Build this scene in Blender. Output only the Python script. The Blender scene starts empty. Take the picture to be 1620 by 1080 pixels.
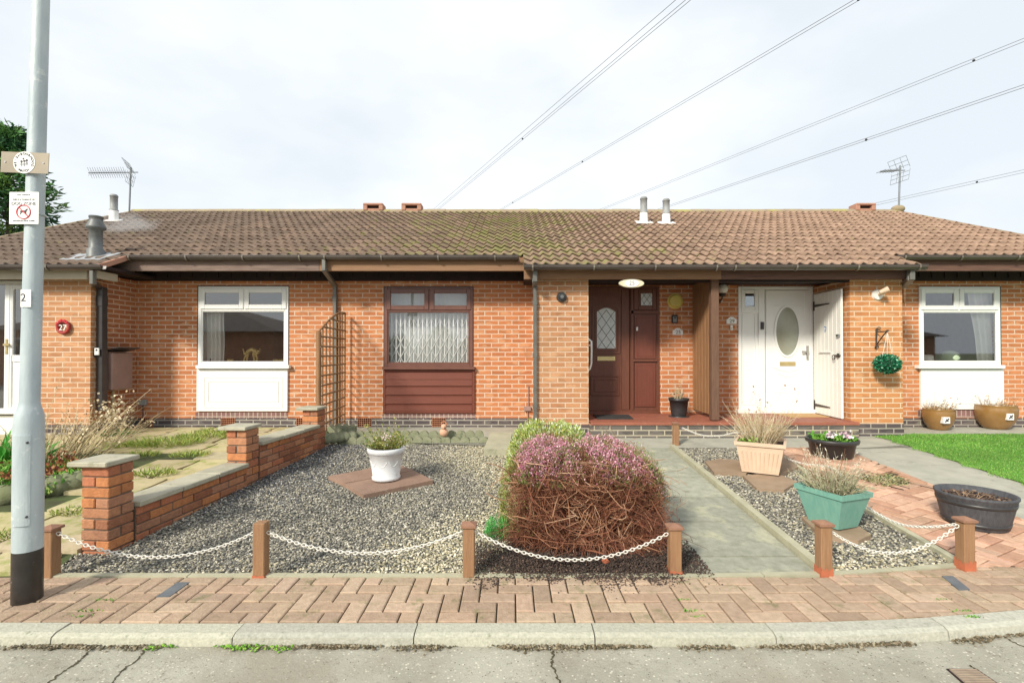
import bpy, bmesh, math, random
import numpy as np
from mathutils import Vector, Matrix
random.seed(7); RNG = np.random.default_rng(7)
R = math.radians
sc = bpy.context.scene
COL = sc.collection

# ------------------------------------------------------------------ camera
F = 774.0; PITCH = R(0.6); CAMZ = 1.41; HY = 558.0
PPY = HY - F*math.tan(PITCH)
cd = bpy.data.cameras.new('camera'); cam = bpy.data.objects.new('camera', cd); COL.objects.link(cam)
cam.location = (0, 0, CAMZ); cam.rotation_euler = (math.pi/2+PITCH, 0, 0)
cd.sensor_width = 36; cd.lens = F/1620*36; cd.shift_y = (PPY-540)/1620
cd.clip_start = .05; cd.clip_end = 3000
sc.camera = cam

# ------------------------------------------------------------------ light
SUN_EL, SUN_AZ = R(33), R(216)       # azimuth clockwise from +Y (north); the sun stands behind the left shoulder
w = bpy.data.worlds.new('World'); sc.world = w; w.use_nodes = True
nt = w.node_tree; nt.nodes.clear()
out = nt.nodes.new('ShaderNodeOutputWorld'); bg = nt.nodes.new('ShaderNodeBackground'); bg.inputs[1].default_value = .1
sky = nt.nodes.new('ShaderNodeTexSky'); sky.sky_type = 'NISHITA'; sky.sun_disc = False
sky.sun_elevation = SUN_EL; sky.sun_rotation = SUN_AZ; sky.dust_density = 2.0
tc = nt.nodes.new('ShaderNodeTexCoord'); mp = nt.nodes.new('ShaderNodeMapping'); mp.inputs['Scale'].default_value = (1, 1, 2.2)
nz = nt.nodes.new('ShaderNodeTexNoise'); nz.inputs['Scale'].default_value = 2.3; nz.inputs['Detail'].default_value = 5; nz.inputs['Roughness'].default_value = .5
rp = nt.nodes.new('ShaderNodeValToRGB'); rp.color_ramp.elements[0].position = .36; rp.color_ramp.elements[1].position = .66
rp.color_ramp.elements[0].color = (5.55, 5.95, 6.3, 1); rp.color_ramp.elements[1].color = (7.0, 7.2, 7.35, 1)
mx = nt.nodes.new('ShaderNodeMixRGB'); mx.inputs[0].default_value = .93
L = nt.links.new
L(tc.outputs['Generated'], mp.inputs[0]); L(mp.outputs[0], nz.inputs[0]); L(nz.outputs[0], rp.inputs[0])
L(sky.outputs[0], mx.inputs[1]); L(rp.outputs[0], mx.inputs[2]); L(mx.outputs[0], bg.inputs[0]); L(bg.outputs[0], out.inputs[0])
sd = bpy.data.lights.new('sun', 'SUN'); sd.energy = 3.1; sd.angle = R(9); sd.color = (1, .93, .80)
so = bpy.data.objects.new('sun', sd); COL.objects.link(so); so.location = (-10, -12, 14)
dirv = Vector((math.sin(SUN_AZ)*math.cos(SUN_EL), math.cos(SUN_AZ)*math.cos(SUN_EL), math.sin(SUN_EL)))
so.rotation_euler = dirv.to_track_quat('Z', 'Y').to_euler()
sc.view_settings.view_transform = 'Standard'; sc.view_settings.look = 'None'
sc.view_settings.exposure = 0.66; sc.view_settings.gamma = 1

# ------------------------------------------------------------------ measuring helpers
def at(px, py, Y):
    """world point on the sight line of photo pixel (px,py) at depth Y"""
    u = (px-810)/F; v = (PPY-py)/F
    dy = math.cos(PITCH) - v*math.sin(PITCH); dz = math.sin(PITCH)+v*math.cos(PITCH)
    t = Y/dy
    return Vector((u*t, Y, CAMZ+dz*t))
def KB(x):  # back of kerb
    return 2.57 + (.05*(x-1.2)**2 if x > 1.2 else 0)
def G(y):   # garden ground height
    return 0.0 if y < 3.08 else min(.048*(y-3.08), .19)
def gp(px, py, off=0):
    lo, hi = 1.5, 40.0
    for _ in range(50):
        m = (lo+hi)/2
        if at(px, py, m).z > G(m)+off: lo = m
        else: hi = m
    return at(px, py, lo)

# ------------------------------------------------------------------ materials
def lin(c, k=1.0):
    o = []
    for v in c:
        v /= 255
        o.append((v/12.92 if v <= .04045 else ((v+.055)/1.055)**2.4)*k)
    return tuple(o)
def nodes(name):
    m = bpy.data.materials.new(name); m.use_nodes = True
    t = m.node_tree; return m, t, t.nodes['Principled BSDF']
def mixn(t, a, b, fac, mode='MIX'):
    n = t.nodes.new('ShaderNodeMixRGB'); n.blend_type = mode
    for k, v in ((0, fac), (1, a), (2, b)):
        if isinstance(v, (int, float)): n.inputs[k].default_value = v
        elif isinstance(v, tuple): n.inputs[k].default_value = (*v[:3], 1)
        else: t.links.new(v, n.inputs[k])
    return n.outputs[0]
def noise(t, scale, detail=5, rough=.6, vec=None, stretch=None):
    n = t.nodes.new('ShaderNodeTexNoise'); n.inputs['Scale'].default_value = scale
    n.inputs['Detail'].default_value = detail; n.inputs['Roughness'].default_value = rough
    if vec is None:
        g = t.nodes.new('ShaderNodeNewGeometry'); vec = g.outputs['Position']
    if stretch:
        mpn = t.nodes.new('ShaderNodeMapping'); mpn.inputs['Scale'].default_value = stretch
        t.links.new(vec, mpn.inputs[0]); vec = mpn.outputs[0]
    t.links.new(vec, n.inputs['Vector']); return n.outputs['Fac']
def ramp(t, fac, p0, p1, c0=(0, 0, 0), c1=(1, 1, 1)):
    n = t.nodes.new('ShaderNodeValToRGB'); e = n.color_ramp.elements
    e[0].position = p0; e[1].position = p1; e[0].color = (*c0, 1); e[1].color = (*c1, 1)
    t.links.new(fac, n.inputs[0]); return n.outputs[0]
def bumpn(t, h, strength, dist, b):
    n = t.nodes.new('ShaderNodeBump'); n.inputs['Strength'].default_value = strength; n.inputs['Distance'].default_value = dist
    t.links.new(h, n.inputs['Height']); t.links.new(n.outputs[0], b.inputs['Normal']); return n
def pm(name, c1, c2=None, scale=9, rough=.7, bump=0, bscale=60, metal=0, col=False, spec=.35, stretch=None, dirt=None, tr=0):
    m, t, b = nodes(name)
    if c2 is None: c2 = tuple(v*.8 for v in c1)
    f = ramp(t, noise(t, scale, stretch=stretch), .3, .7)
    c = mixn(t, c1, c2, f)
    if dirt:
        c = mixn(t, c, dirt[0], ramp(t, noise(t, dirt[1], 7, .7), dirt[2], dirt[2]+.12))
    if col:
        a = t.nodes.new('ShaderNodeAttribute'); a.attribute_name = 'Col'
        c = mixn(t, c, a.outputs['Color'], 1.0, 'MULTIPLY')
    t.links.new(c, b.inputs['Base Color'])
    b.inputs['Roughness'].default_value = rough; b.inputs['Metallic'].default_value = metal
    b.inputs['Specular IOR Level'].default_value = spec
    if bump: bumpn(t, noise(t, bscale, 6, .65, stretch=stretch), bump, .01, b)
    return m
def brickmat(name, c1, c2, mortar, w=.225, h=.075, ms=.0095, soldier=False, tint=None, bias=0, stain=None, offset=(0, 0)):
    m, t, b = nodes(name)
    uv = t.nodes.new('ShaderNodeUVMap'); uv.uv_map = 'UVMap'
    mpn = t.nodes.new('ShaderNodeMapping'); mpn.inputs['Location'].default_value = (offset[0], offset[1], 0)
    t.links.new(uv.outputs[0], mpn.inputs[0])
    wob = t.nodes.new('ShaderNodeTexNoise'); wob.inputs['Scale'].default_value = 30; t.links.new(mpn.outputs[0], wob.inputs['Vector'])
    sub = t.nodes.new('ShaderNodeVectorMath'); sub.operation = 'MULTIPLY_ADD'
    t.links.new(wob.outputs['Color'], sub.inputs[0]); sub.inputs[1].default_value = (.004, .004, 0); t.links.new(mpn.outputs[0], sub.inputs[2])
    def br(a, bb, mm, bi):
        n = t.nodes.new('ShaderNodeTexBrick'); t.links.new(sub.outputs[0], n.inputs['Vector'])
        n.offset = 0.0 if soldier else .5; n.inputs['Scale'].default_value = 1
        n.inputs['Brick Width'].default_value = w; n.inputs['Row Height'].default_value = h
        n.inputs['Mortar Size'].default_value = ms; n.inputs['Mortar Smooth'].default_value = .25; n.inputs['Bias'].default_value = bi
        for k, v in (('Color1', a), ('Color2', bb), ('Mortar', mm)): n.inputs[k].default_value = (*v, 1)
        return n
    n = br(c1, c2, mortar, bias)
    inb = t.nodes.new('ShaderNodeMath'); inb.operation = 'SUBTRACT'; inb.inputs[0].default_value = 1; t.links.new(n.outputs['Fac'], inb.inputs[1])
    pb = ramp(t, noise(t, 1.0, 0, .5, vec=sub.outputs[0], stretch=(1.1/w, .95/h, 1)), .60, .66)
    pb2 = ramp(t, noise(t, 1.0, 0, .5, vec=mpn.outputs[0], stretch=(.9/w, 1.05/h, 1)), .62, .68)
    f1 = ramp(t, noise(t, 55, 6, .75), .35, .7)
    c = mixn(t, n.outputs['Color'], tuple(v*.62 for v in c2), mixn(t, (0, 0, 0), mixn(t, (0, 0, 0), f1, inb.outputs[0]), .45))
    c = mixn(t, c, tuple(v*.55 for v in c1), mixn(t, (0, 0, 0), mixn(t, (0, 0, 0), pb, inb.outputs[0]), .55))
    c = mixn(t, c, (.62, .36, .20) if c1[0] > .3 else (.2, .18, .16), mixn(t, (0, 0, 0), mixn(t, (0, 0, 0), pb2, inb.outputs[0]), .5))
    f2 = ramp(t, noise(t, 1.3, 4, .5), .35, .7)
    c = mixn(t, c, tint or tuple(min(1, v*1.25) for v in c1), mixn(t, (0, 0, 0), f2, .3))
    f3 = ramp(t, noise(t, 14, 5, .7), .58, .75)
    c = mixn(t, c, tuple(v*.5 for v in c1), mixn(t, (0, 0, 0), mixn(t, (0, 0, 0), f3, inb.outputs[0]), .35))
    if stain:
        c = mixn(t, c, stain[0], mixn(t, (0, 0, 0), ramp(t, noise(t, stain[1], 6, .7), stain[2], stain[2]+.1), .6))
    t.links.new(c, b.inputs['Base Color']); b.inputs['Roughness'].default_value = .85; b.inputs['Specular IOR Level'].default_value = .25
    hh = mixn(t, inb.outputs[0], noise(t, 90, 5, .7), .25)
    bumpn(t, hh, .7, .008, b)
    return m
def glassmat(name, refl=.35, tintc=(1, 1, 1)):
    m, t, b = nodes(name); t.nodes.remove(b)
    o = t.nodes['Material Output']
    tr = t.nodes.new('ShaderNodeBsdfTransparent'); tr.inputs[0].default_value = (*tintc, 1)
    gl = t.nodes.new('ShaderNodeBsdfGlossy'); gl.inputs['Roughness'].default_value = .02; gl.inputs[0].default_value = (.95, .97, 1, 1)
    fr = t.nodes.new('ShaderNodeLayerWeight'); fr.inputs[0].default_value = refl
    ms = t.nodes.new('ShaderNodeMixShader'); ad = t.nodes.new('ShaderNodeMath'); ad.operation = 'ADD'; ad.use_clamp = True
    ad.inputs[1].default_value = refl*.55
    t.links.new(fr.outputs['Fresnel'], ad.inputs[0]); t.links.new(ad.outputs[0], ms.inputs[0])
    t.links.new(tr.outputs[0], ms.inputs[1]); t.links.new(gl.outputs[0], ms.inputs[2]); t.links.new(ms.outputs[0], o.inputs[0])
    return m
M = {}
MORT = (.60, .47, .37)
M['brick'] = brickmat('brick_orange', (.56, .215, .088), (.44, .155, .064), MORT, tint=(.62, .27, .12), stain=((.33, .17, .09), 1.6, .60))
M['brick_pale'] = brickmat('brick_pale', (.55, .27, .135), (.44, .20, .095), (.60, .46, .34), tint=(.58, .34, .18), stain=((.34, .19, .11), 1.4, .60))
M['brick_dark'] = brickmat('brick_shade_dark', (.46, .18, .08), (.35, .13, .06), MORT, tint=(.5, .21, .10))
M['plinth'] = brickmat('blue_brick', (.085, .07, .075), (.13, .105, .1), (.40, .37, .31), stain=((.3, .3, .24), 3, .6))
M['soldier'] = brickmat('soldier_brick', (.26, .14, .13), (.2, .11, .1), (.45, .37, .31), w=.075, h=.12, soldier=True)
M['white'] = pm('white_upvc', (.80, .80, .78), (.76, .77, .75), 3, .35, spec=.5)
M['cream'] = pm('cream_paint', (.79, .79, .75), (.76, .755, .70), 4, .5)
M['brown_upvc'] = pm('brown_upvc', (.15, .050, .027), (.11, .036, .02), 5, .5, bump=.15, bscale=40, stretch=(8, 8, 1), spec=.5)
M['brown_frame'] = pm('brown_frame', (.17, .075, .053), (.13, .055, .042), 6, .35, spec=.5)
M['red_panel'] = pm('red_panel', (.165, .040, .020), (.13, .031, .016), 4, .55, bump=.2, bscale=30, stretch=(1, 1, 20), spec=.5)
M['rosewood'] = pm('rosewood', (.165, .045, .026), (.125, .035, .02), 6, .5, bump=.15, bscale=40, stretch=(12, 12, 1), spec=.5)
M['glass'] = glassmat('window_glass', .30)
M['glass_clear'] = glassmat('clear_glass', .22)
M['glass_dim'] = glassmat('obscure_glass', .3, (.8, .85, .85))
M['frost'] = pm('frosted_glass', (.62, .66, .66), (.5, .54, .54), 20, .25, bump=.3, bscale=80, spec=.6)
M['lead'] = pm('lead_strip', (.06, .065, .07), rough=.5)
M['gutter'] = pm('gutter_plastic', (.085, .068, .058), (.055, .045, .04), 4, .32, spec=.55, dirt=((.2, .18, .14), 8, .62))
M['gutter_grey'] = pm('gutter_grey', (.22, .20, .16), (.14, .12, .1), 5, .4, spec=.5)
M['pipe_dark'] = pm('pipe_dark', (.03, .028, .03), (.05, .045, .045), 6, .35, spec=.5)
M['pipe_grey'] = pm('pipe_grey', (.16, .155, .14), (.1, .1, .09), 6, .4, spec=.5)
M['beam_grey'] = pm('beam_weathered', (.24, .175, .145), (.13, .085, .07), 3, .8, bump=.4, bscale=20, stretch=(1, 10, 14))
M['beam_tan'] = pm('beam_tan', (.27, .155, .085), (.20, .11, .06), 3, .7, bump=.3, bscale=20, stretch=(1, 10, 14), dirt=((.25, .16, .1), 4, .68))
M['beam_dark'] = pm('beam_dark', (.16, .085, .06), (.085, .045, .035), 3, .75, bump=.4, bscale=20, stretch=(1, 10, 14), dirt=((.4, .25, .17), 6, .68))
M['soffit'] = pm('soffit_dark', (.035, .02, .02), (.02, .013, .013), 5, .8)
M['timber'] = pm('timber_board', (.34, .185, .09), (.20, .105, .05), 5, .75, bump=.4, bscale=14, stretch=(14, 14, 1))
M['timber_post'] = pm('timber_post', (.17, .095, .06), (.11, .06, .04), 6, .8, bump=.5, bscale=14, stretch=(14, 14, 1))
M['tile_floor'] = pm('quarry_tile', (.34, .12, .075), (.25, .09, .06), 6, .6, dirt=((.35, .22, .15), 5, .6))
M['plaster'] = pm('plaster', (.42, .39, .34), rough=.9)
M['black'] = pm('black_plastic', (.022, .023, .025), (.04, .04, .042), 8, .4, spec=.5)
M['blackmat'] = pm('black_rubber', (.03, .03, .032), (.05, .05, .048), 30, .9, bump=.5, bscale=200)
M['coir'] = pm('coir', (.55, .36, .17), (.42, .26, .12), 60, .95, bump=.6, bscale=200)
M['brass'] = pm('brass', (.62, .5, .25), (.5, .4, .2), 10, .3, metal=.6)
M['chrome'] = pm('chrome', (.6, .6, .6), rough=.2, metal=1)
M['iron'] = pm('black_iron', (.03, .028, .026), (.07, .045, .03), 30, .6)
M['blue'] = pm('blue_sticker', (.05, .25, .55), rough=.4)
M['yellow'] = pm('yellow_box', (.68, .57, .14), (.6, .5, .12), 6, .35, spec=.5)
M['galv'] = pm('galvanised', (.48, .545, .56), (.35, .41, .44), 7, .5, metal=.1, dirt=((.62, .66, .64), 11, .58), bump=.4, bscale=18, stretch=(1, 1, .35))
M['blackpaint'] = pm('black_bitumen', (.014, .011, .01), (.03, .026, .024), 14, .35, dirt=((.5, .5, .5), 45, .64), spec=.6)
M['sign_steel'] = pm('sign_steel', (.30, .26, .20), (.24, .21, .16), 6, .4, metal=.3)
M['sign_white'] = pm('sign_white', (.82, .82, .80), (.78, .79, .77), 8, .4)
M['ink'] = pm('ink_black', (.05, .05, .055), rough=.6)
M['ink_grey'] = pm('ink_grey', (.25, .26, .27), rough=.6)
M['sign_red'] = pm('sign_red', (.62, .03, .06), (.55, .03, .05), rough=.5)
M['road'] = None
M['concrete'] = pm('concrete', (.42, .41, .34), (.32, .32, .265), 5, .9, bump=.35, bscale=120, dirt=((.2, .21, .17), 3.5, .58))
M['edging'] = pm('concrete_edging', (.45, .43, .31), (.35, .34, .24), 7, .9, bump=.4, bscale=100, dirt=((.22, .23, .14), 6, .6))
M['kerb'] = pm('kerb_concrete', (.54, .53, .44), (.37, .37, .30), 55, .9, bump=.8, bscale=120, dirt=((.25, .26, .19), 22, .58), col=True)
M['coping'] = pm('coping_stone', (.42, .40, .31), (.33, .315, .24), 9, .9, bump=.5, bscale=70, dirt=((.2, .2, .13), 10, .58), col=True)
M['flag'] = pm('flagstone', (.48, .42, .26), (.37, .32, .19), 5, .9, bump=.6, bscale=25, dirt=((.24, .28, .07), 5, .53), col=True)
M['slab_red'] = pm('red_flag', (.32, .21, .155), (.24, .155, .115), 6, .85, bump=.4, bscale=40, dirt=((.38, .33, .22), 7, .62))
M['stone_brown'] = pm('stepping_stone', (.33, .24, .165), (.25, .18, .12), 6, .85, bump=.5, bscale=30, dirt=((.35, .28, .16), 7, .6))
M['paver'] = pm('clay_paver', (.50, .385, .285), (.38, .285, .205), 26, .88, bump=.8, bscale=90, col=True, dirt=((.25, .23, .13), 7, .56))
M['paver_red'] = pm('red_paver', (.52, .35, .26), (.40, .25, .18), 22, .88, bump=.5, bscale=90, col=True, dirt=((.55, .42, .31), 6, .6))
M['mossjoint'] = pm('mossy_joint', (.07, .10, .03), (.05, .045, .025), 6, .95, bump=.5)
M['joint'] = pm('joint_sand', (.055, .045, .03), (.09, .075, .045), 30, .95, dirt=((.1, .14, .04), 4, .62))
M['gbrick'] = pm('rustic_brick', (.43, .215, .125), (.31, .15, .09), 25, .9, bump=.9, bscale=60, col=True, dirt=((.2, .13, .08), 14, .62))
M['mortar'] = pm('mortar', (.19, .14, .10), (.14, .105, .08), 20, .95, bump=.5)
M['gravelbase'] = pm('gravel_bed', (.14, .135, .12), (.22, .21, .18), 60, .95, bump=.8, bscale=80)
M['stone'] = pm('pebble', (1, 1, 1), (.82, .82, .82), 90, .75, col=True, spec=.4)
M['soil'] = pm('soil', (.05, .035, .027), (.085, .06, .045), 30, .95, bump=1, bscale=60)
M['soilbit'] = pm('soil_crumb', (.06, .042, .034), (.035, .025, .02), 40, .95)
M['leafcol'] = pm('leaf', (1, 1, 1), (.8, .8, .8), 40, .6, col=True, spec=.3)
M['twigcol'] = pm('twig', (1, 1, 1), (.75, .75, .75), 60, .75, col=True)
M['tilecol'] = None
M['terracotta'] = pm('terracotta', (.50, .22, .12), (.42, .18, .1), 9, .8)
M['terra_tile'] = pm('ridge_clay', (.42, .22, .15), (.33, .18, .13), 9, .85)
M['ridge'] = pm('ridge_tile', (.26, .20, .15), (.32, .27, .16), 7, .9, bump=.4, bscale=40, dirt=((.32, .30, .10), 2.5, .52))
M['flue_grey'] = pm('flue_grey', (.30, .31, .31), (.2, .21, .21), 5, .5)
M['flue_dark'] = pm('flue_dark', (.11, .12, .12), (.17, .18, .18), 12, .5, metal=.2)
M['lead_flash'] = pm('lead_flashing', (.42, .44, .46), (.3, .32, .34), 8, .5, metal=.2)
M['meter'] = pm('meter_box', (.33, .22, .19), (.26, .17, .15), 7, .6, dirt=((.3, .24, .21), 10, .62))
M['chain'] = pm('chain_white', (.78, .77, .72), (.68, .66, .58), 40, .5)
M['postwood'] = pm('post_stain', (.33, .19, .10), (.25, .135, .07), 5, .75, bump=.5, bscale=20, stretch=(14, 14, 1))
M['postcap'] = pm('post_cap', (.30, .16, .10), (.23, .12, .08), 12, .8, bump=.5)
M['redpaint'] = pm('old_red_paint', (.48, .14, .07), (.36, .12, .06), 30, .7)
M['potwhite'] = pm('pot_white', (.80, .82, .84), (.74, .76, .78), 8, .4, spec=.5)
M['pottan'] = pm('pot_tan', (.66, .50, .37), (.58, .43, .31), 7, .7, bump=.1)
M['potgreen'] = pm('pot_green', (.14, .33, .27), (.20, .39, .32), 7, .5, stretch=(6, 6, 1), dirt=((.24, .42, .33), 8, .62))
M['potgold'] = pm('pot_glaze', (.30, .17, .06), (.22, .115, .035), 5, .25, spec=.7)
M['barrel'] = pm('barrel_black', (.045, .047, .055), (.085, .088, .095), 9, .6, stretch=(6, 6, 1), bump=.3, bscale=20)
M['bark'] = pm('bark', (.12, .09, .065), rough=.95)
M['cloth'] = pm('curtain', (.74, .74, .70), (.66, .67, .63), 6, .9)
M['blind'] = pm('blind', (.72, .75, .73), (.64, .67, .66), 6, .8)
M['gold'] = pm('gold_ornament', (.62, .48, .18), (.5, .38, .14), 10, .45, metal=.2)
M['wire'] = pm('cable', (.16, .165, .175), rough=.6)
M['alu'] = pm('aerial_metal', (.22, .24, .25), rough=.5, metal=.4)
M['moss'] = pm('moss', (.14, .30, .03), (.08, .2, .02), 40, .95, bump=1, bscale=100)
M['vase'] = pm('vase_green', (.45, .55, .38), rough=.5)
M['covergrey'] = pm('cover_grey', (.10, .115, .13), (.15, .16, .17), 14, .6, bump=.3)
M['opp_tile'] = pm('opposite_tile', (.12, .09, .08), (.085, .065, .06), 8, .9)

def roadmat():
    m, t, b = nodes('worn_asphalt')
    c = mixn(t, (.50, .485, .40), (.38, .365, .295), ramp(t, noise(t, 2.5, 5), .35, .65))
    c = mixn(t, c, (.23, .20, .16), ramp(t, noise(t, 26, 8, .8), .55, .68))
    v = t.nodes.new('ShaderNodeTexVoronoi'); v.inputs['Scale'].default_value = 48
    g = t.nodes.new('ShaderNodeNewGeometry'); t.links.new(g.outputs['Position'], v.inputs['Vector'])
    chip = ramp(t, v.outputs['Distance'], .18, .3, (1, 1, 1), (0, 0, 0))
    sel = ramp(t, noise(t, 21, 3), .47, .56)
    c = mixn(t, c, (.74, .70, .58), mixn(t, (0, 0, 0), sel, chip))
    sel2 = ramp(t, noise(t, 41, 3), .56, .6)
    v2 = t.nodes.new('ShaderNodeTexVoronoi'); v2.inputs['Scale'].default_value = 70; t.links.new(g.outputs['Position'], v2.inputs['Vector'])
    c = mixn(t, c, (.14, .12, .09), mixn(t, (0, 0, 0), sel2, ramp(t, v2.outputs['Distance'], .2, .32, (1, 1, 1), (0, 0, 0))))
    c = mixn(t, c, (.34, .30, .23), mixn(t, (0, 0, 0), ramp(t, noise(t, 1.1, 3), .5, .62), .6))
    t.links.new(c, b.inputs['Base Color']); b.inputs['Roughness'].default_value = .9; b.inputs['Specular IOR Level'].default_value = .3
    bumpn(t, noise(t, 70, 7, .8), .9, .015, b)
    return m
M['road'] = roadmat(); M['crackfill'] = pm('crack_dirt', (.06, .05, .035), (.1, .09, .05), 40, .98)
def tilemat():
    m, t, b = nodes('concrete_pantile')
    a = t.nodes.new('ShaderNodeAttribute'); a.attribute_name = 'Col'
    g = t.nodes.new('ShaderNodeNewGeometry'); sx = t.nodes.new('ShaderNodeSeparateXYZ'); t.links.new(g.outputs['Position'], sx.inputs[0])
    c = mixn(t, a.outputs['Color'], (.6, .58, .55), 1.0, 'MULTIPLY')
    c = mixn(t, a.outputs['Color'], c, ramp(t, noise(t, 10, 7, .7), .35, .65))
    c = mixn(t, c, (.52, .48, .42), mixn(t, (0, 0, 0), ramp(t, noise(t, 17, 8, .8), .63, .70), .7))     # lichen
    mr = t.nodes.new('ShaderNodeMapRange'); mr.inputs[1].default_value = 0; mr.inputs[2].default_value = 4.2; mr.inputs[3].default_value = 1; mr.inputs[4].default_value = 0
    ab = t.nodes.new('ShaderNodeMath'); ab.operation = 'ABSOLUTE'; sb = t.nodes.new('ShaderNodeMath'); sb.inputs[1].default_value = .2
    t.links.new(sx.outputs['X'], sb.inputs[0]); t.links.new(sb.outputs[0], ab.inputs[0]); t.links.new(ab.outputs[0], mr.inputs[0])
    th = t.nodes.new('ShaderNodeMath'); th.operation = 'MULTIPLY_ADD'; th.inputs[1].default_value = .15
    t.links.new(mr.outputs[0], th.inputs[0]); t.links.new(noise(t, 3.2, 8, .75), th.inputs[2])
    c = mixn(t, c, (.185, .195, .06), mixn(t, (0, 0, 0), ramp(t, th.outputs[0], .60, .70), .75))
    t.links.new(c, b.inputs['Base Color']); b.inputs['Roughness'].default_value = .92; b.inputs['Specular IOR Level'].default_value = .2
    bumpn(t, noise(t, 70, 6, .7), .5, .01, b)
    return m
M['tilecol'] = tilemat()

# ------------------------------------------------------------------ mesh builder
def origin_of(o):
    v = Vector((0, 0, 0))
    while o is not None: v += o.location; o = o.parent
    return v
class MB:
    def __init__(s): s.v = []; s.f = []; s.c = []; s.m = []; s.sm = []
    def add(s, vs, fs, col=(1, 1, 1), mi=0, smooth=False):
        n = len(s.v); s.v += [tuple(p) for p in vs]
        for f in fs: s.f.append(tuple(i+n for i in f)); s.c.append(col); s.m.append(mi); s.sm.append(smooth)
        return s
    def box(s, x0, x1, y0, y1, z0, z1, col=(1, 1, 1), mi=0, bev=0):
        if x0 > x1: x0, x1 = x1, x0
        if y0 > y1: y0, y1 = y1, y0
        if z0 > z1: z0, z1 = z1, z0
        c = Vector(((x0+x1)/2, (y0+y1)/2, (z0+z1)/2))
        return s.obox(c, (x1-x0)/2, (y1-y0)/2, (z1-z0)/2, Matrix.Identity(3), col, mi, bev)
    def obox(s, c, a, b, h, rot, col=(1, 1, 1), mi=0, bev=0):
        c = Vector(c)
        if bev <= 0:
            vs = [c+rot @ Vector((x*a, y*b, z*h)) for z in (-1, 1) for y in (-1, 1) for x in (-1, 1)]
            fs = [(0, 2, 3, 1), (4, 5, 7, 6), (0, 1, 5, 4), (2, 6, 7, 3), (0, 4, 6, 2), (1, 3, 7, 5)]
            return s.add(vs, fs, col, mi)
        bev = min(bev, a*.45, b*.45, h*.45)
        vs = []; idx = {}
        for z in (-1, 1):
            for y in (-1, 1):
                for x in (-1, 1):
                    for k in range(3):
                        p = [x*a, y*b, z*h]
                        for j in range(3):
                            if j != k: p[j] -= (x, y, z)[j]*bev
                        idx[(x, y, z, k)] = len(vs); vs.append(c+rot @ Vector(p))
        fs = []
        for k in range(3):
            i, j = [q for q in range(3) if q != k]
            for sg in (-1, 1):
                loop = []
                for (p, q) in ((-1, -1), (1, -1), (1, 1), (-1, 1)):
                    t = [0, 0, 0]; t[k] = sg; t[i] = p; t[j] = q; loop.append(idx[(*t, k)])
                fl = (sg > 0) == (k != 1)
                fs.append(tuple(loop if fl else loop[::-1]))
        for k in range(3):      # edges along k
            i, j = [q for q in range(3) if q != k]
            for p in (-1, 1):
                for q in (-1, 1):
                    t0 = [0, 0, 0]; t0[i] = p; t0[j] = q; t1 = list(t0); t0[k] = -1; t1[k] = 1
                    loop = (idx[(*t0, i)], idx[(*t0, j)], idx[(*t1, j)], idx[(*t1, i)])
                    fs.append(loop if (p*q > 0) == (k != 1) else loop[::-1])
        for x in (-1, 1):
            for y in (-1, 1):
                for z in (-1, 1):
                    l = (idx[(x, y, z, 0)], idx[(x, y, z, 1)], idx[(x, y, z, 2)])
                    fs.append(l if x*y*z > 0 else l[::-1])
        return s.add(vs, fs, col, mi)
    def tube(s, pts, rad, n=8, col=(1, 1, 1), mi=0, caps=True, smooth=True):
        pts = [Vector(p) for p in pts]; k = len(pts)
        if not hasattr(rad, '__len__'): rad = [rad]*k
        vs = []; pr = None
        for i, p in enumerate(pts):
            d = (pts[min(i+1, k-1)]-pts[max(i-1, 0)]).normalized()
            if pr is None: pr = d.orthogonal().normalized()
            else:
                pr = pr-d*pr.dot(d)
                pr = pr.normalized() if pr.length > 1e-6 else d.orthogonal().normalized()
            q = d.cross(pr)
            for j in range(n):
                a = 2*math.pi*(j+.5)/n; vs.append(p+rad[i]*(math.cos(a)*pr+math.sin(a)*q))
        fs = [(i*n+j, i*n+(j+1) % n, (i+1)*n+(j+1) % n, (i+1)*n+j) for i in range(k-1) for j in range(n)]
        s.add(vs, fs, col, mi, smooth)
        if caps:
            s.add([vs[j] for j in range(n)], [tuple(range(n))[::-1]], col, mi)
            s.add([vs[(k-1)*n+j] for j in range(n)], [tuple(range(n))], col, mi)
        return s
    def lathe(s, cx, cy, prof, n=24, sx=1, sy=1, col=(1, 1, 1), mi=0, rot=0, smooth=True, square=0):
        vs = []
        for (r, z) in prof:
            for j in range(n):
                a = 2*math.pi*j/n
                x, y = math.cos(a), math.sin(a)
                x *= r*sx; y *= r*sy
                vs.append((cx+x*math.cos(rot)-y*math.sin(rot), cy+x*math.sin(rot)+y*math.cos(rot), z))
        fs = [(i*n+j, i*n+(j+1) % n, (i+1)*n+(j+1) % n, (i+1)*n+j) for i in range(len(prof)-1) for j in range(n)]
        s.add(vs, fs, col, mi, smooth)
        s.add([vs[j] for j in range(n)], [tuple(range(n))[::-1]], col, mi)
        s.add([vs[(len(prof)-1)*n+j] for j in range(n)], [tuple(range(n))], col, mi)
        return s
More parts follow.
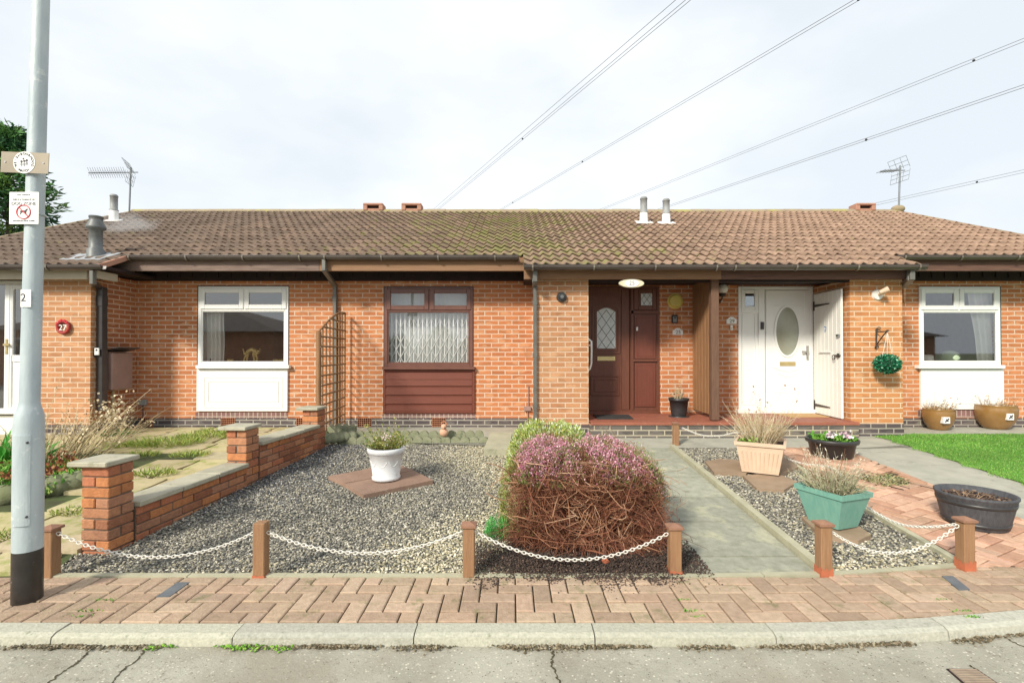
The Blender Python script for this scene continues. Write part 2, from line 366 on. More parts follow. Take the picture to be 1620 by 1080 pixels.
    def ycyl(s, c, r, d, n=24, col=(1, 1, 1), mi=0, rx=1, rz=1, r2=None):
        """cylinder along Y: front face at c.y, going back d"""
        r2 = r if r2 is None else r2
        vs = [(c[0]+r2*rx*math.cos(2*math.pi*j/n), c[1], c[2]+r2*rz*math.sin(2*math.pi*j/n)) for j in range(n)] + \
             [(c[0]+r*rx*math.cos(2*math.pi*j/n), c[1]+d, c[2]+r*rz*math.sin(2*math.pi*j/n)) for j in range(n)]
        s.add(vs, [(j, (j+1) % n, n+(j+1) % n, n+j)[::-1] for j in range(n)], col, mi, False)
        s.add(vs, [tuple(range(n)), tuple(range(n, 2*n))[::-1]], col, mi)
        return s
    def prism(s, pts, y0, y1, col=(1, 1, 1), mi=0):
        """outline in XZ, extruded along Y"""
        n = len(pts); vs = [(x, y0, z) for x, z in pts]+[(x, y1, z) for x, z in pts]
        s.add(vs, [tuple(range(n)), tuple(range(n, 2*n))[::-1]]+[((i+1) % n, i, n+i, n+(i+1) % n) for i in range(n)], col, mi); return s
    def slab(s, pts, z0, z1, col=(1, 1, 1), mi=0, zf=None):
        n = len(pts); zf = zf or (lambda x, y: 0)
        vs = [(x, y, z0+zf(x, y)) for x, y in pts]+[(x, y, z1+zf(x, y)) for x, y in pts]
        s.add(vs, [tuple(range(n))[::-1], tuple(range(n, 2*n))]+[(i, (i+1) % n, n+(i+1) % n, n+i) for i in range(n)], col, mi); return s
    def sphere(s, c, r, sx=1, sy=1, sz=1, n=16, k=8, col=(1, 1, 1), mi=0, jit=0):
        vs = []; fs = []
        for i in range(k+1):
            th = math.pi*i/k
            for j in range(n):
                a = 2*math.pi*j/n; rr = r*(1+random.uniform(-jit, jit))
                vs.append((c[0]+rr*sx*math.sin(th)*math.cos(a), c[1]+rr*sy*math.sin(th)*math.sin(a), c[2]+rr*sz*math.cos(th)))
        for i in range(k):
            for j in range(n): fs.append((i*n+j, (i+1)*n+j, (i+1)*n+(j+1) % n, i*n+(j+1) % n))
        s.add(vs, fs, col, mi, True); return s
    def text(s, body, size, cx, y, cz, col=(1, 1, 1), mi=0, ang=0, ext=.002):
        vs, fs = glyphs(body, size)
        ca, sa = math.cos(ang), math.sin(ang)
        P = [(cx+a*ca-b*sa, y-c, cz+a*sa+b*ca) for a, b, c in vs]
        s.add(P, fs, col, mi); return s
    def build(s, name, mat, parent=None, loc=None, fix=True):
        me = bpy.data.meshes.new(name)
        org = origin_of(parent) if parent is not None else Vector(loc or (0, 0, 0))
        V = np.array(s.v, dtype=np.float64)
        me.from_pydata([tuple(p) for p in (V-np.array(org))], [], s.f)
        mats = mat if isinstance(mat, (list, tuple)) else [mat]
        for mm in mats: me.materials.append(M[mm] if isinstance(mm, str) else mm)
        me.polygons.foreach_set('material_index', s.m)
        me.polygons.foreach_set('use_smooth', s.sm)
        me.uv_layers.new(name='UVMap'); me.color_attributes.new('Col', 'FLOAT_COLOR', 'CORNER')
        me.update()
        nl = len(me.loops); uvs = np.zeros((nl, 2)); cols = np.ones((nl, 4))
        for p in me.polygons:
            nn = p.normal; a = (abs(nn.x), abs(nn.y), abs(nn.z))
            ii = list(p.vertices); P = V[ii]; ls = p.loop_start
            if a[2] >= a[0] and a[2] >= a[1]: q = P[:, [0, 1]]
            elif a[1] >= a[0]: q = P[:, [0, 2]]
            else: q = P[:, [1, 2]]
            uvs[ls:ls+len(ii)] = q; cols[ls:ls+len(ii), :3] = s.c[p.index]
        me.uv_layers['UVMap'].data.foreach_set('uv', uvs.ravel()); me.color_attributes['Col'].data.foreach_set('color', cols.ravel())
        o = bpy.data.objects.new(name, me); COL.objects.link(o)
        if parent is not None: o.parent = parent
        else: o.location = org
        return o
_gc = {}
def glyphs(body, size):
    k = (body, size)
    if k not in _gc:
        cu = bpy.data.curves.new('t', 'FONT'); cu.body = body; cu.size = size; cu.align_x = 'CENTER'; cu.align_y = 'CENTER'; cu.extrude = .0008
        cu.resolution_u = 3
        ob = bpy.data.objects.new('t', cu); COL.objects.link(ob)
        bpy.context.view_layer.update()
        me = bpy.data.meshes.new_from_object(ob.evaluated_get(bpy.context.evaluated_depsgraph_get()))
        _gc[k] = ([tuple(v.co) for v in me.vertices], [tuple(p.vertices) for p in me.polygons])
        bpy.data.objects.remove(ob); bpy.data.meshes.remove(me); bpy.data.curves.remove(cu)
    return _gc[k]
def np_build(name, V, Fc, cols, mat, parent=None, loc=None, smooth=False):
    """V (n,3) world, Fc (m,k) faces, cols (m,3)"""
    org = np.array(origin_of(parent) if parent is not None else Vector(loc or (0, 0, 0)))
    me = bpy.data.meshes.new(name); n, (m, k) = len(V), Fc.shape
    me.vertices.add(n); me.vertices.foreach_set('co', (V-org).astype(np.float32).ravel())
    me.loops.add(m*k); me.loops.foreach_set('vertex_index', Fc.astype(np.int32).ravel())
    me.polygons.add(m); me.polygons.foreach_set('loop_start', np.arange(0, m*k, k, dtype=np.int32))
    try: me.polygons.foreach_set('loop_total', np.full(m, k, dtype=np.int32))
    except Exception: pass
    me.polygons.foreach_set('use_smooth', np.full(m, smooth, dtype=bool))
    me.materials.append(M[mat] if isinstance(mat, str) else mat)
    ca = me.color_attributes.new('Col', 'FLOAT_COLOR', 'CORNER')
    cc = np.ones((m*k, 4), dtype=np.float32); cc[:, :3] = np.repeat(cols, k, axis=0); ca.data.foreach_set('color', cc.ravel())
    me.update(calc_edges=True); me.validate()
    o = bpy.data.objects.new(name, me); COL.objects.link(o)
    if parent is not None: o.parent = parent
    else: o.location = Vector(org)
    return o
def np_tubes(paths, rad, n=3):
    """paths (N,S,3), rad (N,S) -> V,F (quads)"""
    N, S, _ = paths.shape
    d = np.gradient(paths, axis=1); d /= np.linalg.norm(d, axis=2, keepdims=True)+1e-9
    ref = np.where(np.abs(d[..., 2:3]) > .9, np.array([1., 0, 0]), np.array([0, 0, 1.]))
    a = np.cross(d, ref); a /= np.linalg.norm(a, axis=2, keepdims=True)+1e-9; b = np.cross(d, a)
    ang = np.arange(n)*2*np.pi/n
    V = paths[:, :, None, :]+rad[:, :, None, None]*(np.cos(ang)[None, None, :, None]*a[:, :, None, :]+np.sin(ang)[None, None, :, None]*b[:, :, None, :])
    idx = np.arange(N*S*n).reshape(N, S, n); nx = np.roll(idx, -1, axis=2)
    Fq = np.stack([idx[:, :-1], nx[:, :-1], nx[:, 1:], idx[:, 1:]], axis=-1).reshape(-1, 4)
    return V.reshape(-1, 3), Fq
def np_leaves(P, D, Wd, Ln, twist=None):
    """diamond leaves: P (N,3) base, D (N,3) direction, widths, lengths -> quads"""
    N = len(P); D = D/(np.linalg.norm(D, axis=1, keepdims=True)+1e-9)
    r = RNG.normal(size=(N, 3)); s = np.cross(D, r); s /= np.linalg.norm(s, axis=1, keepdims=True)+1e-9
    Wd = np.asarray(Wd)[:, None]; Ln = np.asarray(Ln)[:, None]
    V = np.stack([P, P+D*Ln*.5+s*Wd*.5, P+D*Ln, P+D*Ln*.5-s*Wd*.5], axis=1).reshape(-1, 3)
    return V, np.arange(N*4).reshape(N, 4)
def pal(N, cols, p=None, jit=.12):
    cols = np.array(cols); i = RNG.choice(len(cols), N, p=p)
    return np.clip(cols[i]*(1+RNG.uniform(-jit, jit, (N, 1))), 0, 1)
def pip(x, y, poly):
    c = np.zeros(len(x), bool); n = len(poly)
    for i in range(n):
        x0, y0 = poly[i][:2]; x1, y1 = poly[(i+1) % n][:2]
        if y0 == y1: continue
        c ^= ((y0 > y) != (y1 > y)) & (x < (x1-x0)*(y-y0)/(y1-y0)+x0)
    return c
def Gn(y): return np.where(y < 3.08, 0, np.minimum(.048*(y-3.08), .19))
def scatter(poly, n):
    p = np.array([q[:2] for q in poly]); lo, hi = p.min(0), p.max(0); X = []; Y = []; got = 0
    while got < n:
        x = RNG.uniform(lo[0], hi[0], n); y = RNG.uniform(lo[1], hi[1], n); k = pip(x, y, poly)
        X.append(x[k]); Y.append(y[k]); got += k.sum()
    return np.concatenate(X)[:n], np.concatenate(Y)[:n]

def props(o, label=None, cat=None, group=None, kind=None):
    if label: o['label'] = label
    if cat: o['category'] = cat
    if group: o['group'] = group
    if kind: o['kind'] = kind
    return o
def thing(name, label, cat, loc, group=None):
    o = bpy.data.objects.new(name, None); o.empty_display_size = .2; COL.objects.link(o); o.location = Vector(loc)
    return props(o, label, cat, group)
def struct(o): o['kind'] = 'structure'; return o
def sheet(name, poly, off, mat, zf=None, kind='structure', cuts=(3.08, 7.038)):
    bm = bmesh.new(); vs = [bm.verts.new((p[0], p[1], 0)) for p in poly]; f = bm.faces.new(vs)
    if f.normal.z < 0: f.normal_flip()
    bmesh.ops.triangulate(bm, faces=bm.faces[:])
    for c in cuts:
        bmesh.ops.bisect_plane(bm, geom=bm.verts[:]+bm.edges[:]+bm.faces[:], plane_co=(0, c, 0), plane_no=(0, 1, 0))
    bmesh.ops.recalc_face_normals(bm, faces=bm.faces[:])
    bm.normal_update()
    if sum(f.normal.z for f in bm.faces) < 0: bmesh.ops.reverse_faces(bm, faces=bm.faces[:])
    for v in bm.verts: v.co.z = (zf(v.co.x, v.co.y) if zf else G(v.co.y))+off
    me = bpy.data.meshes.new(name); bm.to_mesh(me); bm.free(); me.materials.append(M[mat])
    o = bpy.data.objects.new(name, me); COL.objects.link(o); o['kind'] = kind; return o
def gxy(*pts): return [tuple(gp(x, y)[:2]) for x, y in pts]

D = 8.10; FR = 7.23     # depth of the main wall plane and of the porch piers
def bx(mb, x0, y0, x1, y1, Y, d, mi=0, bev=0, col=(1, 1, 1)):
    """box whose front face covers the photo rectangle in the plane at depth Y; goes back by d"""
    a = at(x0, y0, Y); b = at(x1, y1, Y)
    mb.box(a.x, b.x, Y, Y+d, b.z, a.z, col, mi, bev); return mb
def frame(mb, x0, y0, x1, y1, t, Y, d, bev=.004, tb=None):
    tb = tb or t
    a = at(x0, y0, Y); b = at(x1, y1, Y); t = t*Y/F; tb = tb*Y/F
    mb.box(a.x, a.x+t, Y, Y+d, b.z, a.z, bev=bev); mb.box(b.x-t, b.x, Y, Y+d, b.z, a.z, bev=bev)
    mb.box(a.x+t, b.x-t, Y+.001, Y+d, a.z-t, a.z, bev=bev); mb.box(a.x+t, b.x-t, Y+.001, Y+d, b.z, b.z+tb, bev=bev)
    return mb
def pane(mb, x0, y0, x1, y1, Y, d=0):
    a = at(x0, y0, Y); b = at(x1, y1, Y); mb.add([(a.x, Y, b.z), (b.x, Y, b.z), (b.x, Y, a.z), (a.x, Y, a.z)], [(0, 1, 2, 3)]); return mb
def zpx(y, Y): return at(810, y, Y).z
def xpx(x, Y): return at(x, HY, Y).x
def wall_rects(mb, x0, x1, z0, z1, y0, y1, holes=()):
    xs = sorted({x0, x1, *[h[0] for h in holes], *[h[1] for h in holes]}); zs = sorted({z0, z1, *[h[2] for h in holes], *[h[3] for h in holes]})
    for i in range(len(xs)-1):
        for j in range(len(zs)-1):
            cx, cz = (xs[i]+xs[i+1])/2, (zs[j]+zs[j+1])/2
            if any(h[0] < cx < h[1] and h[2] < cz < h[3] for h in holes): continue
            mb.box(xs[i], xs[i+1], y0, y1, zs[j], zs[j+1])

# ================================================================== SETTING
XL, XR = -9.22, 9.40
g = MB(); g.add([(-900, -900, -.12), (900, -900, -.12), (900, 900, -.12), (-900, 900, -.12)], [(0, 1, 2, 3)])
struct(g.build('ground', pm('far_ground', (.16, .17, .1), (.12, .14, .07), .5, .95)))
xs = [-30]+[x*.3 for x in range(-30, 31)]+[30]
g = MB()
for a, b in zip(xs[:-1], xs[1:]):
    g.add([(a, -7.5, -.05), (b, -7.5, -.05), (b, min(KB(b), 5)-.12, -.05), (a, min(KB(a), 5)-.12, -.05)], [(0, 1, 2, 3)])
struct(g.build('road', 'road'))
# garden base
sheet('garden_soil', [(-14, 3.0), (14, 3.0), (14, 16.5), (-14, 16.5)], -.075, 'soil')
# kerb stones
g = MB(); rnd = random.Random(3)
def kerbx(k): return (658-810)/F*2.5 + .905*k
for k in range(-14, 16):
    a, b = kerbx(k)+.003, kerbx(k+1)-.003
    if b > 7.5: break
    t = rnd.uniform(.88, 1.08); col = (t, t, t*rnd.uniform(.96, 1.02)); jz = rnd.uniform(-.003, .003); n = 3
    for i in range(n):
        x0, x1 = a+(b-a)*i/n, a+(b-a)*(i+1)/n
        prof = lambda X: [(X, KB(X)-.002, -.11), (X, KB(X)-.002, .002+jz), (X, KB(X)-.085, .001+jz), (X, KB(X)-.112, -.010+jz), (X, KB(X)-.13, -.11)]
        P = prof(x0)+prof(x1)
        g.add(P, [(j, j+5, j+6, j+1) for j in range(4)], col)
    g.add(prof(a), [(0, 1, 2, 3, 4)], col); g.add(prof(b), [(4, 3, 2, 1, 0)], col)
struct(g.build('kerb', 'kerb'))
# pavement of clay pavers laid in herringbone
def pavers(mb, poly, ang, org, zf, cell=.1035, cols=((1, .98, .95), (.92, .89, .86), (1.06, 1.03, 1.0), (.97, .91, .87), (.88, .83, .8)), gap=.0042, seed=1, yclamp=None, clip=False):
    rr = random.Random(seed); P = np.array([q[:2] for q in poly])
    def inside(x, y): return pip(np.array([x]), np.array([y]), poly)[0]
    def snap(x, y):
        if inside(x, y): return x, y
        best = None
        for a_, b_ in zip(P, np.roll(P, -1, axis=0)):
            d_ = b_-a_; t_ = min(max(((x-a_[0])*d_[0]+(y-a_[1])*d_[1])/(d_@d_), 0), 1); q_ = a_+d_*t_; e_ = (q_[0]-x)**2+(q_[1]-y)**2
            if best is None or e_ < best[0]: best = (e_, q_[0], q_[1])
        return best[1], best[2]
    ca, sa = math.cos(ang), math.sin(ang)
    ctr = P.mean(0); rad = np.abs(P-ctr).max()*1.6; n = int(rad/cell)+4
    oi = int(((ctr[0]-org[0])*ca+(ctr[1]-org[1])*sa)/cell); oj = int((-(ctr[0]-org[0])*sa+(ctr[1]-org[1])*ca)/cell)
    for i in range(oi-n, oi+n):
        for j in range(oj-n, oj+n):
            s_ = (i-j) % 4
            if s_ == 0: w_, h_ = 2, 1
            elif s_ == 3: w_, h_ = 1, 2
            else: continue
            u0, v0, u1, v1 = i*cell+gap, j*cell+gap, (i+w_)*cell-gap, (j+h_)*cell-gap
            cu, cv = (u0+u1)/2, (v0+v1)/2; cx, cy = org[0]+cu*ca-cv*sa, org[1]+cu*sa+cv*ca
            if not pip(np.array([cx]), np.array([cy]), poly)[0]:
                if clip:
                    cn = [(org[0]+u*ca-v*sa, org[1]+u*sa+v*ca) for u, v in ((u0, v0), (u1, v0), (u1, v1), (u0, v1))]
                    if not any(inside(*q_) for q_ in cn): continue
                elif yclamp is None: continue
                if not clip and (abs(cx) > 7.4) or not clip and not (yclamp[0](cx)-.11 < cy < yclamp[1](cx)+.11): continue
            q_ = rr.uniform(.86, 1.1); c = [v*q_*rr.uniform(.985, 1.015) for v in rr.choice(cols)]
            dz = rr.uniform(-.0015, .0025); tl = (rr.uniform(-.004, .004), rr.uniform(-.004, .004))
            b = .006; ring = []
            for (q, zz) in ((0, -.02), (0, -.004), (b, 0.0)):
                for (u, v) in ((u0+q, v0+q), (u1-q, v0+q), (u1-q, v1-q), (u0+q, v1-q)):
                    x, y = org[0]+u*ca-v*sa, org[1]+u*sa+v*ca
                    if clip: x, y = snap(x, y)
                    if yclamp: y = min(max(y, yclamp[0](x)+.003), yclamp[1](x)-.003)
                    ring.append((x, y, zf(x, y)+zz+dz+(u-cu)*tl[0]*3+(v-cv)*tl[1]*3))
            f = [(4*k+m_, 4*k+(m_+1) % 4, 4*k+4+(m_+1) % 4, 4*k+4+m_) for k in range(2) for m_ in range(4)]+[(8, 9, 10, 11)]
            if yclamp and (max(r_[1] for r_ in ring)-min(r_[1] for r_ in ring)) < .015: continue
            mb.add(ring, f, tuple(c))
BK = lambda x: KB(x)+.505
strip = [(x*.3, KB(x*.3)) for x in range(-24, 25)]+[(x*.3, BK(x*.3)) for x in range(24, -25, -1)]
g = MB(); pavers(g, strip, R(0.0), (0.02, 2.57), lambda x, y: .006, yclamp=(KB, BK), seed=4)
struct(g.build('pavement', 'paver'))
g = MB()
for i in range(-24, 24):
    a, b = i*.3, i*.3+.3
    g.add([(a, KB(a)-.01, -.008), (b, KB(b)-.01, -.008), (b, BK(b)+.03, -.008), (a, BK(a)+.03, -.008)], [(0, 1, 2, 3)])
struct(g.build('pavement_bed', 'joint'))
# concrete edging between pavement and gardens
g = MB(); rnd = random.Random(5)
x = -2.93
while x < 2.95:
    e = min(x+rnd.uniform(.85, .92), 2.97)
    t = rnd.uniform(.9, 1.08)
    for i in range(3):
        a, b = x+.003+(e-x-.006)*i/3, x+.003+(e-x-.006)*(i+1)/3
        g.slab([(a, BK(a)+.004), (b, BK(b)+.004), (b, BK(b)+.05), (a, BK(a)+.05)], -.06, .012+rnd.uniform(-.002, .002), (t, t, t))
    x = e
struct(g.build('garden_kerb', 'edging'))

# main path of concrete slabs
def pr(y): return 1.965+.036*(y-3.35)
g = MB(); ys = [3.135, 3.37, 3.98, 4.56, 5.16, 5.75, 6.35, 6.46]; rnd = random.Random(8)
for a, b in zip(ys[:-1], ys[1:]):
    t = rnd.uniform(.9, 1.05); g.slab([(pr(a)-.9, a+.012), (pr(a)-.010, a+.012), (pr(b)-.010, b-.012), (pr(b)-.9, b-.012)], -.05, .0+rnd.uniform(-.002, .003), (t, t, t), zf=lambda x, y: G(y))
struct(g.build('front_path', pm('path_slab', (.40, .40, .325), (.27, .28, .215), 16, .9, bump=.8, bscale=110, dirt=((.50, .49, .35), 3.4, .54), col=True)))
g = MB(); yk = [3.13, 4.05, 4.96, 5.87, 6.45]
for a, b in zip(yk[:-1], yk[1:]):
    g.slab([(pr(a), a+.003), (pr(a)+.06, a+.003), (pr(b)+.06, b-.003), (pr(b), b-.003)], -.06, .045, zf=lambda x, y: G(y))
struct(g.build('path_edging', 'edging'))
# slab strip in front of the porch step, the right concrete path and the house apron
sheet('porch_apron', [(-2.75, 7.0), (0.3, 7.0), (0.3, 6.47), (5.55, 6.47), (5.75, 7.06), (14, 7.06), (14, 8.2), (-2.75, 8.2)], -.006, 'concrete')
rc = gxy((1330, 710), (1359, 720), (1481, 769), (1620, 822)); rl = gxy((1388, 690), (1620, 765))
def ext(p, q, k): return (p[0]+(q[0]-p[0])*k, p[1]+(q[1]-p[1])*k)
rc_end = ext(rc[1], rc[3], 1.35); rl_end = ext(rl[0], rl[1], 1.6)
sheet('concrete_path', [rc[0], rc[1], rc[2], rc[3], rc_end, (rl_end[0]+.2, rc_end[1]), rl_end, rl[1], rl[0], (rl[0][0]-.1, 6.6), (5.3, 6.47)], -.002, 'concrete')
lawn = [rl[0], rl[1], rl_end, (12, rl_end[1]), (12, 7.35), (rl[0][0]+.25, 7.35), ]
M['turf'] = pm('turf', (.11, .27, .04), (.085, .2, .03), 5, .95); sheet('lawn_soil', lawn, .004, 'turf')
x, y = scatter(lawn, 90000)
k = x < 9; x, y = x[k], y[k]
te = RNG.uniform(0, 1, 2600); ex = rl[0][0]+(rl_end[0]-rl[0][0])*te-np.abs(RNG.normal(0, .022, 2600))*(1+np.sin(te*60)); ey = rl[0][1]+(rl_end[1]-rl[0][1])*te-.01
x = np.concatenate([x, ex]); y = np.concatenate([y, ey]); N = len(x)
P = np.stack([x, y, Gn(y)+.002], 1); Dd = np.stack([RNG.normal(0, .5, N), RNG.normal(0, .5, N), np.ones(N)], 1)
V, Fc = np_leaves(P, Dd, RNG.uniform(.005, .009, N), RNG.uniform(.015, .03, N))
lv = .5+.5*np.sin(x*3.1+1.5*np.sin(y*2.7))*np.cos(y*4.3+x); lc = pal(N, [(.13, .33, .045), (.17, .37, .055), (.10, .27, .03), (.24, .38, .09)], jit=.14)*(.78+.4*lv)[:, None]
o = np_build('lawn', V, Fc, lc, 'leafcol')
props(o, 'bright green mown lawn beside the right-hand concrete path', 'lawn', kind='stuff')
# red brick paved area, right
bp = gxy((1240, 708), (1330, 709), (1359, 720), (1481, 769), (1620, 822), (1700, 850), (1700, 896), (1545, 896), (1370, 803), (1236, 716))
sheet('paving_bed', bp, -.012, 'joint')
hole = gxy((1352, 755), (1410, 751), (1450, 768), (1395, 772))
g = MB(); pavers(g, bp, R(26), (bp[8][0], bp[8][1]), lambda x, y: G(y)+.006, seed=9, clip=True, cols=((1, .97, .93), (.9, .8, .72), (1.25, 1.2, 1.15), (1.0, .88, .8), (1.3, 1.25, 1.2)))
keep = [i for i, f in enumerate(g.f) if not pip(np.array([g.v[f[0]][0]]), np.array([g.v[f[0]][1]]), hole)[0]]
g.f = [g.f[i] for i in keep]; g.c = [g.c[i] for i in keep]; g.m = [g.m[i] for i in keep]; g.sm = [g.sm[i] for i in keep]
struct(g.build('brick_paving', 'paver_red'))
# edging along gravel/paving
g = MB(); e0, e1 = gp(1372, 803), gp(1541, 899); e2 = gp(1240, 722)
for a, b in ((e2, e0), (e0, e1)):
    dx = Vector((b.x-a.x, b.y-a.y)).normalized(); nx = (-dx.y*.05, dx.x*.05)
    g.slab([(a.x, a.y), (b.x, b.y), (b.x-nx[0], b.y-nx[1]), (a.x-nx[0], a.y-nx[1])], -.05, .014, zf=lambda x, y: G(y))
struct(g.build('paving_edge', 'edging'))

# gravel
def xw(y): return -2.82+.1*(y-3.45)
GR1 = [(-3.0, 3.125), (-3.07, 3.44), (xw(3.5), 3.5), (xw(6.72), 6.72), (0.12, 6.72), (.06, 4.4), (.0, 3.135)]
GR2 = gxy((1081, 706), (1238, 708))+[(e2.x, e2.y), (e0.x, e0.y), (e1.x-.02, e1.y), (pr(3.16)+.07, 3.16), (pr(6.4)+.07, 6.4)]
def offp(x, y): return G(y)-.03
sheet('gravel_bed', GR1, -.03, 'gravelbase'); sheet('gravel_bed', GR2, -.03, 'gravelbase')
def icosa():
    t = (1+5**.5)/2
    v = np.array([(-1, t, 0), (1, t, 0), (-1, -t, 0), (1, -t, 0), (0, -1, t), (0, 1, t), (0, -1, -t), (0, 1, -t), (t, 0, -1), (t, 0, 1), (-t, 0, -1), (-t, 0, 1)])/1.9
    f = np.array([(0, 11, 5), (0, 5, 1), (0, 1, 7), (0, 7, 10), (0, 10, 11), (1, 5, 9), (5, 11, 4), (11, 10, 2), (10, 7, 6), (7, 1, 8), (3, 9, 4), (3, 4, 2), (3, 2, 6), (3, 6, 8), (3, 8, 9), (4, 9, 5), (2, 4, 11), (6, 2, 10), (8, 6, 7), (9, 8, 1)])
    return v, f
def pebbles(name, x, y, z, size, cols, mat='stone', parent=None, loc=None, flat=.6):
    N = len(x); iv, fi = icosa()
    a = RNG.uniform(0, 2*np.pi, N); b = RNG.uniform(-.5, .5, N)
    S = np.stack([size*RNG.uniform(.75, 1.25, N), size*RNG.uniform(.55, .9, N), size*flat*RNG.uniform(.7, 1.1, N)], 1)*.5
    V = iv[None]*(1+RNG.uniform(-.13, .13, (N, 12, 1)))*S[:, None, :]
    cb, sb = np.cos(b)[:, None], np.sin(b)[:, None]
    V = np.stack([V[..., 0]*cb+V[..., 2]*sb, V[..., 1], -V[..., 0]*sb+V[..., 2]*cb], -1)
    ca_, sa_ = np.cos(a)[:, None], np.sin(a)[:, None]
    V = np.stack([V[..., 0]*ca_-V[..., 1]*sa_, V[..., 0]*sa_+V[..., 1]*ca_, V[..., 2]], -1)
    V += np.stack([x, y, z], 1)[:, None, :]
    Fc = (fi[None]+12*np.arange(N)[:, None, None]).reshape(-1, 3)
    return np_build(name, V.reshape(-1, 3), Fc, np.repeat(cols, 20, axis=0), mat, parent, loc)
GREY = [(.15, .145, .125), (.23, .22, .185), (.32, .30, .245), (.46, .43, .34), (.62, .59, .50), (.10, .10, .095), (.38, .34, .24)]
CREAM = [(.62, .56, .40), (.50, .45, .30), (.75, .70, .56), (.40, .36, .22), (.28, .27, .2)]
x, y = scatter(GR1, 62000); N = len(x)
crm = np.clip((x+.75+.35*np.sin(y*2.3))/.5, 0, 1)*.85 + np.clip((3.42-y)/.3, 0, 1)*.3
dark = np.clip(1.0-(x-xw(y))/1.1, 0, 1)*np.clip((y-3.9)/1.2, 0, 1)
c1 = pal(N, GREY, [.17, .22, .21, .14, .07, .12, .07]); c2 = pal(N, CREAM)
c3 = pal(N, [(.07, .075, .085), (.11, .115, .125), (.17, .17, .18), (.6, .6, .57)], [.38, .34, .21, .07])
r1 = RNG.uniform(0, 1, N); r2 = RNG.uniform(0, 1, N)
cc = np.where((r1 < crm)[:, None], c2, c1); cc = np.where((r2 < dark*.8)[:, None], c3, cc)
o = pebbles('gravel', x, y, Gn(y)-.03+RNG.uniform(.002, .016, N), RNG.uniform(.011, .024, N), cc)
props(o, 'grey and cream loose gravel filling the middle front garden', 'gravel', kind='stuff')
x, y = scatter(GR2, 21000); N = len(x)
c1 = pal(N, GREY, [.2, .22, .19, .13, .07, .13, .06]); c2 = pal(N, CREAM); r1 = RNG.uniform(0, 1, N)
cc = np.where((r1 < np.clip((3.7-y)/.7, .08, .8))[:, None], c2, c1)
o = pebbles('gravel', x, y, Gn(y)-.03+RNG.uniform(.002, .02, N), RNG.uniform(.012, .027, N), cc)
props(o, 'loose gravel strip between the slab path and the red brick paving', 'gravel', kind='stuff')

# ================================================================== HOUSES
RT, RC = .442, -.435     # roof plane z = RT*y + RC
RIDGE = 11.9; GAUGE = .277
def zr(y): return RT*y+RC
def tiles(mb, x0, x1, rows, c0, c1):
    """pantile courses from the ridge down; rows=(first,last)"""
    n = max(2, int(round((x1-x0)/.01875))); X = np.linspace(x0, x1, n+1)
    u = X/.15; wv = .042*(.5+.5*np.sin(2*np.pi*u+.55*np.sin(2*np.pi*u)))
    tidx = np.floor(X/.3).astype(int); tn = tidx-tidx.min()
    for k in range(rows[0], rows[1]):
        ya, yb = RIDGE-GAUGE*k, RIDGE-GAUGE*(k+1)
        rr = random.Random(k*977+int(x0*31)); tj = [rr.uniform(0, .006) for _ in range(tn.max()+2)]
        tcl = []
        for t_ in range(tn.max()+2):
            m_ = ((t_*.3+x0)-XL)/(XR-XL); f = min(max(m_*1.25-.1+rr.uniform(-.12, .12), 0), 1)
            v = rr.uniform(.84, 1.14); tcl.append(tuple((c0[q]*(1-f)+c1[q]*f)*v for q in range(3)))
        jz = np.array([tj[t_] for t_ in tn])
        pts = []
        for i in range(n+1):
            zt = zr(ya+.05)+wv[i]+jz[i]*.3; zb = zr(yb)+wv[i]+.034+jz[i]
            pts += [(X[i], ya+.05, zt), (X[i], yb, zb), (X[i], yb+.001, zb-.013), (X[i], yb+.055, zb-.030)]
        base = len(mb.v); mb.v += pts
        for i in range(n):
            a = base+4*i; col = tcl[tn[i]]
            mb.f += [(a+1, a+5, a+4, a), (a+2, a+6, a+5, a+1), (a+3, a+7, a+6, a+2)]; mb.c += [col]*3; mb.m += [0]*3; mb.sm += [True, False, False]
TC0, TC1 = (.165, .125, .10), (.36, .245, .18)
def gutter(parent, x0, x1, y, z, mat='gutter', pitch=.86):
    g = MB(); prof = [(-.06, .0), (-.057, -.03), (-.035, -.058), (0, -.068), (.035, -.058), (.05, -.03), (.052, 0), (.045, 0), (.03, -.045), (0, -.058), (-.03, -.045), (-.05, 0)]
    n = len(prof); vs = [(x0, y+a, z+b) for a, b in prof]+[(x1, y+a, z+b) for a, b in prof]
    g.add(vs, [(i, (i+1) % n, n+(i+1) % n, n+i) for i in range(n)]+[tuple(range(n))[::-1], tuple(range(n, 2*n))])
    # front bead
    g.tube([(x0, y-.058, z+.001), (x1, y-.058, z+.001)], .006, 6)
    o = g.build('gutter', mat, parent)
    x = x0+.12
    while x < x1:
        g = MB()
        p = [(x-.011, y+a*1.08, z+b*1.08-.002) for a, b in prof[:7]]+[(x+.011, y+a*1.08, z+b*1.08-.002) for a, b in prof[:7]]
        g.add(p, [(i, i+1, 8+i, 7+i) for i in range(6)]); g.add([(q[0], q[1]-.004, q[2]-.004) for q in p], [(i, i+1, 8+i, 7+i)[::-1] for i in range(6)])
        x += pitch; g.build('gutter_bracket', 'gutter_grey', o)
    return o
